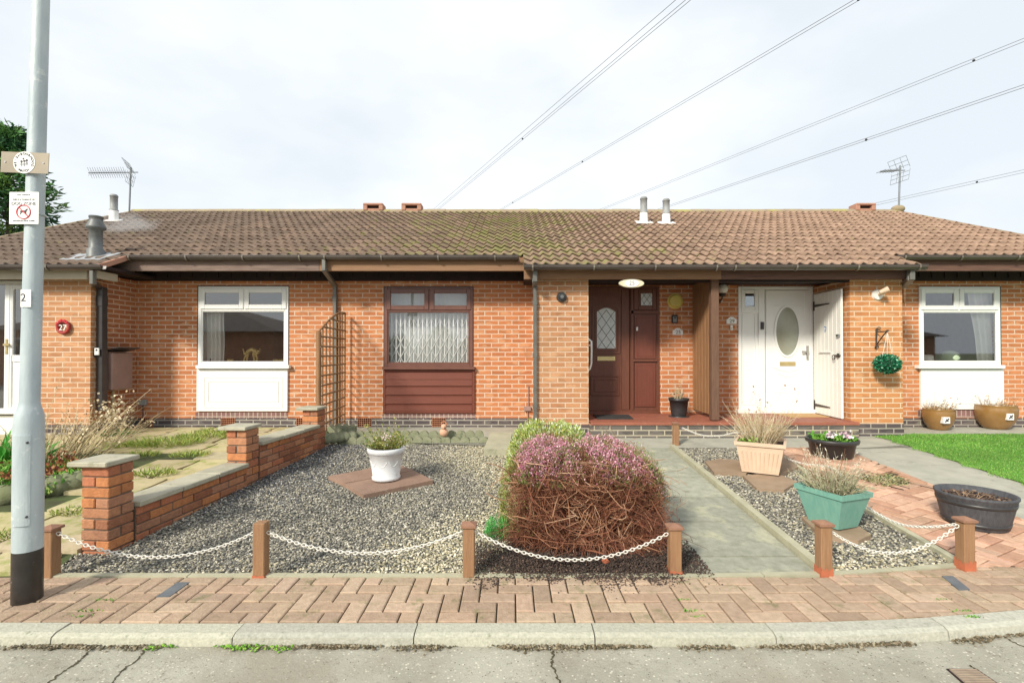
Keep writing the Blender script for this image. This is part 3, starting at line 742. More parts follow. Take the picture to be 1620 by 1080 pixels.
def airbrick(parent, px, py, Y=D, s=21, h=16):
    g = MB(); a = at(px-s/2, py, Y); b = at(px+s/2, py+h, Y); y = Y-.012
    nx_, nz_ = 7, 5; t = .006; wx = (b.x-a.x); hz = a.z-b.z
    for i in range(nx_+1): cx = a.x+wx*i/nx_; g.box(cx-t/2, cx+t/2, y, y+.03, b.z, a.z)
    for j in range(nz_+1): cz = b.z+hz*j/nz_; g.box(a.x-t/2+.0, b.x+t/2, y+.001, y+.03, cz-t/2, cz+t/2)
    g.box(a.x, b.x, Y-.003, Y+.01, b.z, a.z, mi=1)
    props(g.build('air_brick', ['terracotta', 'soffit'], parent))
def pipe_sq(g, pts, r=.033):
    for a, b in zip(pts[:-1], pts[1:]):
        a, b = Vector(a), Vector(b); d = (b-a); c = (a+b)/2; rot = d.to_track_quat('Z', 'Y').to_matrix()
        g.obox(c, r, r*.85, d.length/2+r*.5, rot, bev=.006)
    return g
def window(parent, x0, y0, x1, y1, mullion, transom, fm, Yf=D-.02, name='window', th=7, gm='glass'):
    """two top-hung fanlights over one fixed pane"""
    g = MB(); frame(g, x0, y0, x1, y1, 5, Yf, .07)
    s_ = F/Yf
    a = at(mullion-2.5, y0+5, Yf); b = at(mullion+2.5, transom-2, Yf); g.box(a.x, b.x, Yf+.002, Yf+.07, b.z, a.z, bev=.003)
    a = at(x0+5, transom-2.5, Yf); b = at(x1-5, transom+2.5, Yf); g.box(a.x, b.x, Yf+.003, Yf+.07, b.z, a.z, bev=.003)
    w_ = g.build(name, fm, parent)
    for (p, q) in ((x0+3, mullion-1), (mullion+1, x1-3)):
        g = MB(); frame(g, p, y0+3, q, transom, th, Yf-.015, .03, bev=.006); g.build('casement', fm, w_)
        g = MB(); pane(g, p+th-1, y0+3+th-1, q-th+1, transom-th+1, Yf+.006); g.build('pane', gm, w_)
    g = MB(); frame(g, x0+5, transom+2.5, x1-5, y1-5, 2, Yf+.012, .04, bev=.004); g.build('bead', fm, w_)
    g = MB(); pane(g, x0+5, transom+2, x1-5, y1-4, Yf+.03); g.build('pane', gm, w_)
    g = MB(); frame(g, x0-1.2, y0-1.2, x1+1.2, y1+1, 1.2, D-.004, .02, bev=0); g.build('sealant', 'lead', w_)
    return w_

WT = zr(D)-.18                      # wall head height
ZB = .10                            # walls start below ground
zpl = zpx(661, D); zplF = zpx(671.5, FR)
def hole(x0, y0, x1, y1): a = at(x0, y0, D); b = at(x1, y1, D); return (a.x, b.x, b.z, a.z)
def shell(parent, x0, x1, gl=False, gr=False):
    g = MB()
    g.box(x0, x1, 15.7, 16.0, ZB, 2.9)
    if gl: g.box(x0, x0+.25, D+.3, 15.7, ZB, 2.9); g.add([(x0+.05, 8.5, 2.9), (x0+.05, 15.6, 2.9), (x0+.05, RIDGE, zr(RIDGE)-.1)], [(0, 1, 2)])
    if gr: g.box(x1-.25, x1, D+.3, 15.7, ZB, 2.9); g.add([(x1-.05, 8.5, 2.9), (x1-.05, 15.6, 2.9), (x1-.05, RIDGE, zr(RIDGE)-.1)], [(0, 1, 2)])
    g.build('rear_wall', 'brick', parent)
    g = MB(); g.box(x0, x1, D+.301, 15.69, 2.62, 2.66); g.box(x0, x1, D+.301, 15.69, .3, .34)
    g.box(x0+.26, x0+.3, D+.31, 15.6, .34, 2.62); g.box(x1-.3, x1-.26, D+.31, 15.6, .34, 2.62); g.box(x0+.3, x1-.3, 11.5, 11.6, .34, 2.62)
    g.build('interior', 'plaster', parent)
def ridge_and_back(parent, x0, x1):
    g = MB(); x = x0; rr = random.Random(int(x0*10))
    while x < x1-.01:
        e = min(x+.45, x1); r = .13; pts = []; zc = zr(RIDGE)-.03+rr.uniform(-.004, .006)
        for q in range(9):
            a_ = math.pi*q/8; pts.append((RIDGE-r*math.cos(a_), zc+r*.85*math.sin(a_)))
        vs = [(x, a, b) for a, b in pts]+[(e-.004, a, b) for a, b in pts]
        g.add(vs, [(i, i+1, 10+i, 9+i)[::-1] for i in range(8)]+[tuple(range(9)), tuple(range(9, 18))[::-1]], smooth=False)
        x = e
    g.build('ridge_tile', 'ridge', parent)
    yb = 16.4; g = MB(); g.add([(x0, RIDGE, zr(RIDGE)), (x1, RIDGE, zr(RIDGE)), (x1, yb, zr(RIDGE)-RT*(yb-RIDGE)), (x0, yb, zr(RIDGE)-RT*(yb-RIDGE))], [(0, 1, 2, 3)], TC0)
    g.build('rear_roof', 'tilecol', parent)
def underlay(g, x0, x1, ylo):
    g.add([(x0, ylo+.03, zr(ylo+.03)-.045), (x1, ylo+.03, zr(ylo+.03)-.045), (x1, RIDGE, zr(RIDGE)-.045), (x0, RIDGE, zr(RIDGE)-.045)], [(0, 1, 2, 3)], (.03, .025, .02))
YM = RIDGE-16*GAUGE; YP = RIDGE-18*GAUGE     # main eave and porch eave depth
def eaves_main(parent, x0, x1, mat, dark='soffit'):
    zt = zpx(411, YM+.03); zb = zpx(428.5, YM+.03)
    g = MB(); g.box(x0, x1, YM+.03, YM+.08, zb, zt+.06, bev=.003); g.build('fascia_board', mat, parent)
    g = MB(); z2 = zpx(444, D-.05)
    g.box(x0, x1, D-.05, D+.02, z2, zt+.05)
    g.box(x0, x1, YM+.08, D-.05, zb+.10, zb+.13)
    x = x0+.09
    while x < x1-.05: g.box(x-.03, x+.03, D-.068, D-.05, z2+.05, zb+.10); x += .21
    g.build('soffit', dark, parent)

# ---- house 27 (left)
H1 = thing('terraced_bungalow', 'left bungalow of the row, white window and weathered grey-brown fascia, behind the lamp post', 'house', (-6.1, D, .19), 'brick bungalows in the terrace')
xB1 = xpx(527, D)                     # party line
xr1 = xpx(214.3, D)                   # return wall
h1 = hole(313, 452, 456, 651)
g = MB(); wall_rects(g, xr1, xB1, zpl, WT, D, D+.3, [h1]); g.build('wall', 'brick_dark' if False else 'brick', H1)
g = MB(); pl0 = xpx(64, FR); pr0 = xpx(143, FR)
g.box(pl0, pr0, FR, FR+.215, zplF, zpx(441, FR)); g.build('porch_pier', 'brick_pale', H1)
g = MB(); g.box(xr1-.215, xr1, FR+.215, D, zplF, WT-.25); g.build('return_wall', 'brick_dark', H1)  # darker copy of the brick: shade on this side put into the colour
g = MB(); g.box(XL, xpx(-40, FR), FR, FR+.2, ZB, zpx(441, FR)); g.build('outer_wall', 'brick_pale', H1)
g = MB(); g.box(xr1, xB1, D-.003, D+.25, ZB, zpl); g.box(pl0, pr0+.002, FR-.003, FR+.21, ZB, zplF); g.box(xr1-.2, xr1+.003, FR+.21, D-.003, ZB, zplF)
g.build('plinth', 'plinth', H1)
g = MB(); bx(g, 309, 652, 455, 661, D-.006, .1); g.build('soldier_course', 'soldier', H1)
shell(H1, XL, xB1, gl=True)
wn = window(H1, 313.5, 453, 455.5, 578.5, 385.5, 488.5, 'white')
g = MB(); bx(g, 309, 577.5, 457, 583, D-.09, .1, bev=.005); g.build('sill', 'white', wn)
g = MB(); bx(g, 311, 583.5, 454.5, 650.5, D-.035, .06, bev=.003); frame(g, 322, 596, 447, 645, 1.6, D-.041, .01, bev=.003); frame(g, 329, 603, 440, 636, 1.0, D-.043, .01, bev=.002)
g.build('apron_panel', 'white', H1)
g = MB(); tiles(g, XL, xB1, (0, 16), TC0, TC1); tiles(g, XL, -5.85, (16, 18), TC0, TC1); underlay(g, XL, xB1, YM); underlay(g, XL, -5.85, YP)
g.build('roof', 'tilecol', H1)
g = MB(); g.obox((-5.845, (YM+YP)/2-.02, zr((YM+YP)/2)+.0), .02, (YM-YP)/2+.03, .035, Matrix.Rotation(math.atan(RT), 3, 'X')); g.build('verge_tile', 'terra_tile', H1)
g = MB(); 
for k in range(17):
    y_ = RIDGE-GAUGE*(k+.5); g.obox((XL-.01, y_, zr(y_)+.02), .04, GAUGE*.52, .03, Matrix.Rotation(math.atan(RT), 3, 'X'))
g.build('verge_tile', 'ridge', H1)
ridge_and_back(H1, XL, xB1)
eaves_main(H1, xr1+.02, xB1, 'beam_grey'); gutter(H1, -5.92, xB1, YM-.03, zr(YM)+.02)
g = MB(); g.box(XL, xpx(136, YP+.1), YP+.1, YP+.15, zpx(441.5, YP+.1), zpx(427, YP+.1)+.05, bev=.003); g.box(xpx(152, 7.1), xpx(159, 7.1), 7.04, 7.4, zpx(441, 7.1), zpx(429, 7.1)); g.build('fascia_board', pm('fascia_pale', (.52, .46, .36), (.42, .37, .29), 3, .7), H1)
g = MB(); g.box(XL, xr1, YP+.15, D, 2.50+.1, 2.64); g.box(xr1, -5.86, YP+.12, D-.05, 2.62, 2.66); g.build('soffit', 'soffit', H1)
gutter(H1, XL, xpx(166, YP), YP-.03, zr(YP)+.02)
g = MB(); zt_ = zr(YP)-.05
pipe_sq(g, [at(147, 430, YP-.02), at(147, 448, YP-.02)]); o = g.build('hopper', 'pipe_grey', H1)
g = MB(); pipe_sq(g, [at(148, 447, YP), at(164, 461, FR+.45)]); pipe_sq(g, [at(161.5, 457, 7.36), at(161.5, 646, 7.36)], .052); pipe_sq(g, [at(161.5, 470, 7.355), at(161.5, 482, 7.355)], .056); g.build('downpipe', 'pipe_dark', H1)
# enclosed porch front: white door frame at the far left
PY_ = FR+.05
dr = MB(); frame(dr, -60, 444, 62, 651, 5, PY_, .07); bx(dr, 8, 450, 13, 650, PY_+.005, .06); bx(dr, 57, 441, 66, 651, PY_-.01, .1)
dd = dr.build('porch_door', 'white', H1)
g = MB(); frame(g, 13, 450, 57, 650, 6, PY_+.012, .05, bev=.006); bx(g, 19, 563, 51, 572, PY_+.014, .045, bev=.004); bx(g, 19, 572, 51, 644, PY_+.03, .02); frame(g, 19, 456, 51, 563, 1.5, PY_+.012, .05, bev=.003)
g.build('door_leaf', 'white', dd)
g = MB(); pane(g, 19, 456, 51, 563, PY_+.035); pane(g, -55, 450, 8, 650, PY_+.035); g.build('pane', 'glass', dd)
g = MB(); bx(g, 8, 536, 11.5, 560, PY_-.004, .012, bev=.003); bx(g, 4, 543.5, 14, 547, PY_-.03, .012, bev=.003); bx(g, 8.5, 543, 11, 547, PY_-.025, .03); g.build('handle', 'brass', dd)
g = MB(); bx(g, -60, 650.5, 64, 655, PY_-.09, .15, bev=.004); g.box(XL, pl0, PY_-.02, PY_+.15, ZB, zpx(657, PY_-.02)); g.build('door_sill', 'cream', H1)
g = MB(); g.box(XL, -6.5, D-.1, D-.05, .3, 2.6); g.build('inner_porch_wall', 'plaster', H1)
for px in (232, 361, 480): airbrick(H1, px, 661)
# flues on the left roof
g = MB(); b0 = at(147, 407, 7.35); zb_ = b0.z
g.lathe(b0.x, 7.4, [(.115, zb_-.15), (.11, zb_+.12), (.085, zb_+.15), (.085, zb_+.42), (.125, zb_+.44), (.125, zb_+.47), (.085, zb_+.56), (.085, zb_+.60), (.09, zb_+.605), (.09, zb_+.63)], 20)
fl = g.build('chimney', 'flue_dark', H1); fl['label'] = 'short fat grey flue pipe near the eaves'
g = MB(); g.obox((b0.x-.02, 7.35, zr(7.35)+.045), .30, .22, .012, Matrix.Rotation(math.atan(RT), 3, 'X')); g.build('flashing', 'lead_flash', fl)
def twinflue(parent, px, ytop, ybase, label):
    Yb = 1.845/(.442-(558-ybase)/F); p = at(px, ybase, Yb); zt = at(px, ytop, Yb).z; zm = p.z+(zt-p.z)*.42
    g = MB(); g.lathe(p.x, Yb, [(.075, zm), (.085, zm), (.085, zm+.02), (.07, zm+.03), (.07, zt-.05), (.078, zt-.045), (.078, zt-.03), (.06, zt)], 18); o = g.build('chimney', 'flue_grey', parent); o['label'] = label
    g = MB(); g.lathe(p.x, Yb, [(.12, p.z-.06), (.085, p.z+.05), (.082, zm-.001)], 18); g.obox((p.x, Yb, zr(Yb)+.055), .17, .12, .008, Matrix.Rotation(math.atan(RT), 3, 'X')); g.build('collar', 'sign_white', o)
twinflue(H1, 180, 308, 352, 'slim flue near the ridge with a white collar')

# ---- house 25 (middle)
xP = xpx(1132, FR)                     # party line in the porch (timber screen)
H2 = thing('terraced_bungalow', 'middle bungalow with brown window, brown front door and tan fascia', 'house', (0, D, .19), 'brick bungalows in the terrace')
p2l, p2r = xpx(850, FR), xpx(931, FR)
h2 = hole(607, 453, 749, 654)
dz0 = zpx(651, D)
hd = hole(918, 452, 1043, 655)
g = MB(); wall_rects(g, xB1, p2l+.05, zpl, WT, D, D+.3, [h2]); wall_rects(g, p2r-.1, xP, .3, WT, D, D+.3, [hd]); g.build('wall', 'brick', H2)
g = MB(); g.box(p2l, p2r, FR, D-.001, zplF+.0, zpx(441, FR)); g.build('porch_pier', 'brick_pale', H2)
g = MB(); g.box(xB1, p2l, D-.003, D+.25, ZB, zpl); g.box(p2l-.002, p2r+.002, FR-.003, D-.01, ZB, zplF); g.build('plinth', 'plinth', H2)
g = MB(); bx(g, 605, 654.5, 752, 661, D-.006, .1); g.build('soldier_course', 'soldier', H2)
shell(H2, xB1, xP)
wn = window(H2, 608, 454, 748, 580, 679, 490, 'brown_frame', gm='glass_clear')
g = MB(); bx(g, 604.5, 580, 751, 584.5, D-.09, .1, bev=.005); g.build('sill', 'brown_frame', wn)
g = MB(); bx(g, 606, 584.5, 751, 653.5, D-.02, .04); frame(g, 606, 584.5, 751, 653.5, 4, D-.035, .02, bev=.004)
for yy in (588, 598.3, 612.3, 626.5, 640.5): 
    a = at(610, yy+1.2, D-.03); b = at(747, yy+12.2, D-.03)
    if b.z < zpx(650, D): b.z = zpx(649.5, D)
    g.obox(((a.x+b.x)/2, D-.028, (a.z+b.z)/2), (b.x-a.x)/2, .008, (a.z-b.z)/2, Matrix.Rotation(R(-4), 3, 'X'), bev=.004)
g.build('apron_panel', 'red_panel', H2)
g = MB(); tiles(g, xB1, xP, (0, 16), TC0, TC1); tiles(g, .17, xP, (16, 18), TC0, TC1); underlay(g, xB1, xP, YM); underlay(g, .17, xP, YP)
g.build('roof', 'tilecol', H2)
ridge_and_back(H2, xB1, xP)
eaves_main(H2, xB1+.003, .2, 'beam_tan'); gutter(H2, xB1+.002, xpx(820, YM), YM-.03, zr(YM)+.02)
zb1, zb2 = zpx(441.5, YP+.12), zpx(428, YP+.12)
g = MB(); g.box(xpx(829, YP+.12), xpx(1142, YP+.12), YP+.12, YP+.17, zb1, zb2+.06, bev=.003); g.build('fascia_board', 'beam_tan', H2)
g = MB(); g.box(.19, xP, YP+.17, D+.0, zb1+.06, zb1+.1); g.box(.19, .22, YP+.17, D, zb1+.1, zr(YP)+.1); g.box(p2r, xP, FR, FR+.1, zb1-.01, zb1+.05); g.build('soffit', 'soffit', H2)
gutter(H2, xpx(829, YP), xP, YP-.03, zr(YP)+.02)
# downpipes
g = MB(); pipe_sq(g, [at(513, 412, YM-.03), at(513, 427, YM-.03), at(530, 452, D-.05), at(530, 668, D-.05)])
for yy in (470, 530, 600): pipe_sq(g, [at(530, yy, D-.05), at(530, yy+4, D-.05)], .04)
g.build('downpipe', 'pipe_grey', H2)
g = MB(); pipe_sq(g, [at(846.5, 428, YP+.05), at(846.5, 444, YP+.05)]); pipe_sq(g, [at(846, 444, YP+.06), at(846, 452, FR-.02)], .036); pipe_sq(g, [at(846.5, 450, FR-.03), at(846.5, 678, FR-.03)], .03)
for yy in (478, 560, 640): pipe_sq(g, [at(846.5, yy, FR-.03), at(846.5, yy+3, FR-.03)], .036)
g.build('downpipe', 'pipe_grey', H2)
for px in (577, 694.5): airbrick(H2, px, 661)
# gas pipe stub
g = MB(); g.tube([at(836, 610, D-.02), at(836, 645, D-.02)], .006, 6); bx(g, 829, 643, 840, 650, D-.05, .05, bev=.004); g.tube([at(835, 650, D-.02), at(835, 672, D-.02)], .008, 6); g.build('waste_pipe', 'meter', H2)
# porch floor and step
SY = 7.06
def porch_floor(parent, x0, x1):
    z1_ = zpx(667.5, SY)
    g = MB(); n = int((x1-x0)/.155); rr = random.Random(int(x0*7))
    for i in range(n+1):
        for j in range(7):
            a = x0+i*.155; b = min(a+.15, x1); c_ = SY-.02+j*.155; d_ = min(c_+.15, D-.001)
            if b-a < .01 or d_-c_ < .01: continue
            t = rr.uniform(.8, 1.15); g.box(a, b, c_, d_, z1_-.02, z1_+rr.uniform(-.001, .001), (t, t, t), bev=.002)
    g.box(x0, x1, SY-.019, D-.002, z1_-.04, z1_-.004)
    g.build('porch_floor', 'tile_floor', parent)
    g = MB(); g.box(x0, x1, SY, D-.01, ZB, z1_-.04); g.build('porch_step', M['plinth2'], parent)
M['plinth2'] = brickmat('step_brick', (.11, .10, .09), (.15, .135, .12), (.45, .40, .30), stain=((.28, .26, .18), 4, .58), offset=(0.05, -(zpx(667.5, SY)-.04) % .075))
porch_floor(H2, p2r+.001, xP)
# brown front door set
Yd = D-.01
fd = MB(); frame(fd, 918, 453, 1044, 652, 4, Yd, .07); bx(fd, 983, 457, 996, 648, Yd-.004, .07, bev=.006); bx(fd, 922, 457, 983, 468, Yd+.003, .06); bx(fd, 996, 457, 1040, 648, Yd+.02, .04); bx(fd, 996, 491, 1044, 496, Yd-.008, .05, bev=.005); bx(fd, 998, 456, 1003, 650, Yd-.008, .05, bev=.005)
bx(fd, 1000, 568, 1041, 572, Yd-.012, .04, bev=.004)
FD = fd.build('front_door', 'brown_upvc', H2)
g = MB(); bx(g, 920, 650, 1044, 656, Yd-.07, .12, bev=.005); g.build('threshold', 'brown_upvc', FD)
g = MB(); bx(g, 922, 468, 983, 648, Yd+.012, .04); frame(g, 934, 594, 983-3, 626, 2.2, Yd-.002, .02, bev=.008)
frame(g, 940, 600, 976, 620, 1.3, Yd+.002, .02, bev=.006)
# arched glazing surround
def arch(x0, y0, x1, y1, rise, n=10):
    pts = [(x1, y1), (x0, y1)]
    for i in range(n+1):
        t = i/n; pts.append((x0+(x1-x0)*t, y0+rise-rise*math.sin(math.pi*t)))
    return pts
def archring(g, x0, y0, x1, y1, t, Y, d, rise=6):
    o_ = arch(x0, y0, x1, y1, rise); i_ = arch(x0+t, y0+t, x1-t, y1-t, rise); n = len(o_)
    V = [at(px, py, Y) for px, py in o_]+[at(px, py, Y) for px, py in i_]
    V += [v+Vector((0, d, 0)) for v in V]
    fs = []
    for k in range(n):
        j = (k+1) % n
        fs += [(k, j, n+j, n+k), (n+k, n+j, 3*n+j, 3*n+k), (j, k, 2*n+k, 2*n+j)]
    g.add(V, fs)
archring(g, 937, 480, 984-3, 559, 3.0, Yd-.006, .02); archring(g, 941.5, 484, 977, 554, 3.0, Yd-.001, .02)
g.build('door_leaf', 'brown_upvc', FD)
g = MB(); P_ = arch(944.5, 487, 974, 551, 6); V = [at(px, py, Yd+.008) for px, py in P_]; g.add(V, [tuple(range(len(V)))]); g.add([v+Vector((0, .004, 0)) for v in V], [tuple(range(len(V)))[::-1]]); g.build('pane', 'frost', FD)
def lattice(g, x0, y0, x1, y1, Y, nx_, ny_, r=.003):
    cw, ch = (x1-x0)/nx_, (y1-y0)/ny_
    for s_ in (1, -1):
        for k in range(-ny_, nx_+ny_+1):
            pts = []
            for (t) in np.linspace(0, ny_, 60):
                X_ = x0+cw*(k+s_*t); Y_ = y0+ch*t
                if x0-.01 <= X_ <= x1+.01: pts.append((X_, Y_))
            if len(pts) > 2: g.tube([at(pts[0][0], pts[0][1], Y), at(pts[-1][0], pts[-1][1], Y)], r, 4, caps=False)
g = MB(); lattice(g, 945, 490, 973.5, 551, Yd+.006, 2, 3, .0035); g.build('leading', 'lead', FD)
g = MB(); frame(g, 1003, 457, 1039, 490, 7, Yd-.01, .03, bev=.006); g.build('fanlight_frame', 'brown_upvc', FD)
g = MB(); bx(g, 1014, 461, 1033, 486, Yd+.001, .004); g.build('pane', 'frost', FD)
g = MB(); lattice(g, 1014.5, 461, 1032.5, 486, Yd-.002, 2, 2, .003); g.build('leading', 'lead', FD)
g = MB(); bx(g, 1004, 499, 1037, 567, Yd+.004, .03); bx(g, 1004, 574, 1037, 643, Yd+.004, .03); frame(g, 1007, 502, 1034, 564, 1, Yd-.001, .02, bev=.002); frame(g, 1007, 577, 1034, 640, 1, Yd-.001, .02, bev=.002)
sp = g.build('side_panel', 'rosewood', FD); sp['label'] = 'redder panels beside the brown door'
g = MB(); bx(g, 945, 563.5, 973.5, 570.5, Yd+.0, .02, bev=.003); bx(g, 948, 565.5, 970.5, 568.5, Yd-.004, .01, bev=.002); g.build('letter_plate', 'brass', FD)
g = MB(); bx(g, 1006.5, 517, 1009.5, 523, Yd-.025, .02, bev=.002); g.build('door_sensor', 'white', FD)
# timber screen between the porches (belongs to the middle house)
g = MB(); zc_ = zpx(667, SY)+.06; yy = FR+.09; k = 0
while yy < D-.02:
    g.box(xP-.02, xP+.012, yy, min(yy+.118, D-.005), zc_, 2.62, bev=.006); yy += .124
scr = g.build('timber_screen', 'timber', H2)
g = MB(); a = at(1125.5, 445, FR-.06); b = at(1138.5, 668, FR-.06); g.box(a.x, b.x, FR-.06, FR+.05, zpx(666.5, SY)-.0, 2.6, bev=.006); g.build('screen_post', 'timber_post', scr)
# grab rail beside the brown door
gr_ = thing('grab_rail', 'white grab rail on the inner side of the pier by the brown door', 'handrail', at(931, 570, FR+.25))
g = MB(); x_ = p2r
pts = [(x_, 7.4, zpx(534, 7.35)), (x_+.07, 7.4, zpx(540, 7.35)), (x_+.075, 7.42, zpx(552, 7.35)), (x_+.075, 7.44, zpx(575, 7.35)), (x_+.06, 7.46, zpx(583, 7.35)), (x_, 7.48, zpx(590, 7.35))]
g.tube(pts, .016, 8); g.build('rail', 'white', gr_)
g = MB(); g.tube([(x_, 7.41, zpx(546, 7.35)), (x_+.07, 7.41, zpx(546, 7.35))], .01, 6); g.build('bracket', 'white', gr_)

# ---- house 29 (right)
H3 = thing('terraced_bungalow', 'right bungalow with white front door, white window and dark brown fascia', 'house', (6.2, D, .19), 'brick bungalows in the terrace')
p3l, p3r = xpx(1345, FR), xpx(1428, FR)
h3 = hole(1454, 453, 1585, 648); hw = hole(1168, 452, 1289, 653)
g = MB(); wall_rects(g, xP, p3l+.1, .3, WT, D, D+.3, [hw]); wall_rects(g, p3r-.05, XR, zpl, WT, D, D+.3, [h3]); g.build('wall', 'brick', H3)
g = MB(); g.box(p3l, p3r, FR, D-.001, zpx(670, FR), zpx(441.5, FR)); g.build('porch_pier', brickmat('brick_pier', (.57, .25, .10), (.46, .185, .07), (.64, .51, .37), tint=(.60, .30, .13)), H3)
g = MB(); g.box(p3r, XR, D-.003, D+.25, ZB, zpl); g.box(p3l-.04, p3r+.002, FR-.012, D-.01, ZB, zpx(670, FR)); g.build('plinth', 'plinth', H3)
g = MB(); bx(g, 1452, 648.5, 1590, 660, D-.006, .1); g.build('soldier_course', 'soldier', H3)
shell(H3, xP, XR, gr=True)
wn = window(H3, 1454.5, 453.5, 1583.5, 577.5, 1518, 490, 'white')
g = MB(); bx(g, 1454, 577.5, 1591, 583, D-.09, .1, bev=.005); g.build('sill', 'white', wn)
g = MB(); bx(g, 1457, 583.5, 1589, 647.5, D-.035, .06, bev=.003); frame(g, 1470, 597, 1577, 639, 1.4, D-.041, .01, bev=.003); g.build('apron_panel', 'white', H3)
g = MB(); tiles(g, xP, XR, (0, 16), TC0, TC1); tiles(g, xP, 5.8, (16, 18), TC0, TC1); underlay(g, xP, XR, YM); underlay(g, xP, 5.8, YP)
g.build('roof', 'tilecol', H3)
g = MB()
for k in range(17):
    y_ = RIDGE-GAUGE*(k+.5); g.obox((XR+.01, y_, zr(y_)+.02), .04, GAUGE*.52, .03, Matrix.Rotation(math.atan(RT), 3, 'X'))
g.build('verge_tile', 'ridge', H3)
ridge_and_back(H3, xP, XR)
eaves_main(H3, 5.8, XR, 'beam_dark'); gutter(H3, 5.83, XR, YM-.03, zr(YM)+.02)
g = MB(); g.box(xpx(1142, YP+.12)+.002, xpx(1434, YP+.12), YP+.12, YP+.17, zb1, zb2+.06, bev=.003); g.build('fascia_board', 'beam_dark', H3)
g = MB(); g.box(xP, 5.8, YP+.17, D, zb1+.06, zb1+.1); g.box(5.77, 5.8, YP+.17, D, zb1+.1, zr(YP)+.1); g.box(xP, p3l, FR, FR+.1, zb1-.01, zb1+.05); g.build('soffit', 'soffit', H3)
gutter(H3, xP+.002, xpx(1462, YP), YP-.03, zr(YP)+.02)
g = MB(); pipe_sq(g, [at(1441, 428, YP+.02), at(1441, 441, YP+.02)], .04); pipe_sq(g, [at(1441, 440, YP+.02), at(1430, 452, FR+.1)], .04); g.build('downpipe', 'pipe_grey', H3)
g = MB(); pipe_sq(g, [at(1430, 450, FR+.3), at(1430, 478, FR+.3)], .02); g.build('overflow_pipe', 'brick_pale', H3)
porch_floor(H3, xP+.001, p3l-.001)
wd = MB(); frame(wd, 1168, 453, 1288, 650, 5, Yd, .07, bev=.006); bx(wd, 1200, 457, 1211, 648, Yd-.002, .06, bev=.005); bx(wd, 1173, 490, 1200, 495, Yd-.004, .06, bev=.004); bx(wd, 1173, 495, 1200, 648, Yd+.025, .03); frame(wd, 1174, 497, 1196, 640, 1.2, Yd+.014, .02, bev=.003)
WD = wd.build('front_door', 'white', H3)
g = MB(); frame(g, 1173, 458, 1200, 490, 6, Yd-.008, .03, bev=.006); g.build('fanlight_frame', 'white', WD)
g = MB(); bx(g, 1179, 464, 1194, 484, Yd+.005, .005); g.build('pane', 'glass_dim', WD)
g = MB(); bx(g, 1168, 648, 1291, 654, Yd-.06, .1, bev=.006); g.build('threshold', 'white', WD)
g = MB(); bx(g, 1211, 459, 1284, 648, Yd+.014, .04); frame(g, 1212, 460, 1276, 645, 2, Yd+.008, .02, bev=.006)
def ell(cx, cy, rx, ry, n=36): return [(cx+rx*math.cos(2*math.pi*i/n), cy+ry*math.sin(2*math.pi*i/n)) for i in range(n)]
def ellring(g, cx, cy, rx, ry, t, Y, d):
    o_ = ell(cx, cy, rx+t, ry+t); i_ = ell(cx, cy, rx, ry); n = len(o_)
    V = [at(px, py, Y) for px, py in o_]+[at(px, py, Y) for px, py in i_]; V += [v+Vector((0, d, 0)) for v in V]; fs = []
    for k in range(n):
        j = (k+1) % n; fs += [(k, n+k, n+j, j), (n+k, 3*n+k, 3*n+j, n+j), (j, 2*n+j, 2*n+k, k)]
    g.add(V, fs)
ellring(g, 1246, 524, 18, 38, 3, Yd+.0, .02)
for (r_, cy_, w_) in ((1, 581, 22), (1, 590, 14)):
    g.tube([at(1246-w_+2*w_*i/12, cy_+6*math.sin(math.pi*i/12), Yd+.012) for i in range(13)], .008, 6)
for (a_, b_, yy) in ((1233, 1263, 613.5), (1225, 1268, 620)): g.tube([at(a_, yy, Yd+.012), at(b_, yy, Yd+.012)], .007, 6)
for (a_, b_) in ((1224, 1234), (1258, 1268)): g.tube([at(a_, 484, Yd+.012), at(b_, 484, Yd+.012)], .006, 6)
g.build('door_leaf', 'white', WD)
g = MB(); V = [at(px, py, Yd+.009) for px, py in ell(1246, 524, 18, 38)]; n = len(V); g.add(V, [tuple(range(n))]); g.add([v+Vector((0, .003, 0)) for v in V], [tuple(range(n))[::-1]]); g.build('pane', pm('oval_glass', (.22, .21, .15), (.30, .33, .27), 2, .12, spec=.9), WD)
g = MB(); bx(g, 1234, 572, 1259, 578.5, Yd+.002, .02, bev=.003); g.build('letter_plate', 'brass', WD)
g = MB(); bx(g, 1276.5, 547, 1280, 569, Yd-.004, .014, bev=.003); bx(g, 1269, 555, 1281, 558, Yd-.04, .012, bev=.004); bx(g, 1277, 555, 1280, 558, Yd-.035, .04); g.build('handle', 'chrome', WD)
g = MB(); bx(g, 1204, 509, 1209, 521, Yd-.02, .02, bev=.003); g.build('doorbell', 'black', WD)
# the boarded gate standing open against the pier
ga = at(1289, 560, 8.06); gb = at(1332.5, 560, 7.30); gdir = Vector((gb.x-ga.x, gb.y-ga.y, 0)); gl = gdir.length; gdir.normalize(); gn = Vector((-gdir.y, gdir.x, 0))
if gn.x > 0: gn = -gn
GT = thing('porch_gate', 'tall white boarded porch gate standing open against the right pier', 'gate', (ga.x, ga.y, zpx(662, 7.3)))
zg0, zg1 = zpx(662.5, 7.3), zpx(456.5, 7.3)
rot = Matrix((gdir, gn, Vector((0, 0, 1)))).transposed()
g = MB(); nb = 7
for i in range(nb):
    c_ = ga+gdir*(gl*(i+.5)/nb); g.obox((c_.x, c_.y, (zg0+zg1)/2), gl/nb/2-.0012, .016, (zg1-zg0)/2, rot, bev=.004)
g.build('boards', 'cream', GT)
def gpos(s_, z, o_=0.03): p = ga+gdir*(gl*s_)+gn*o_; return (p.x, p.y, z)
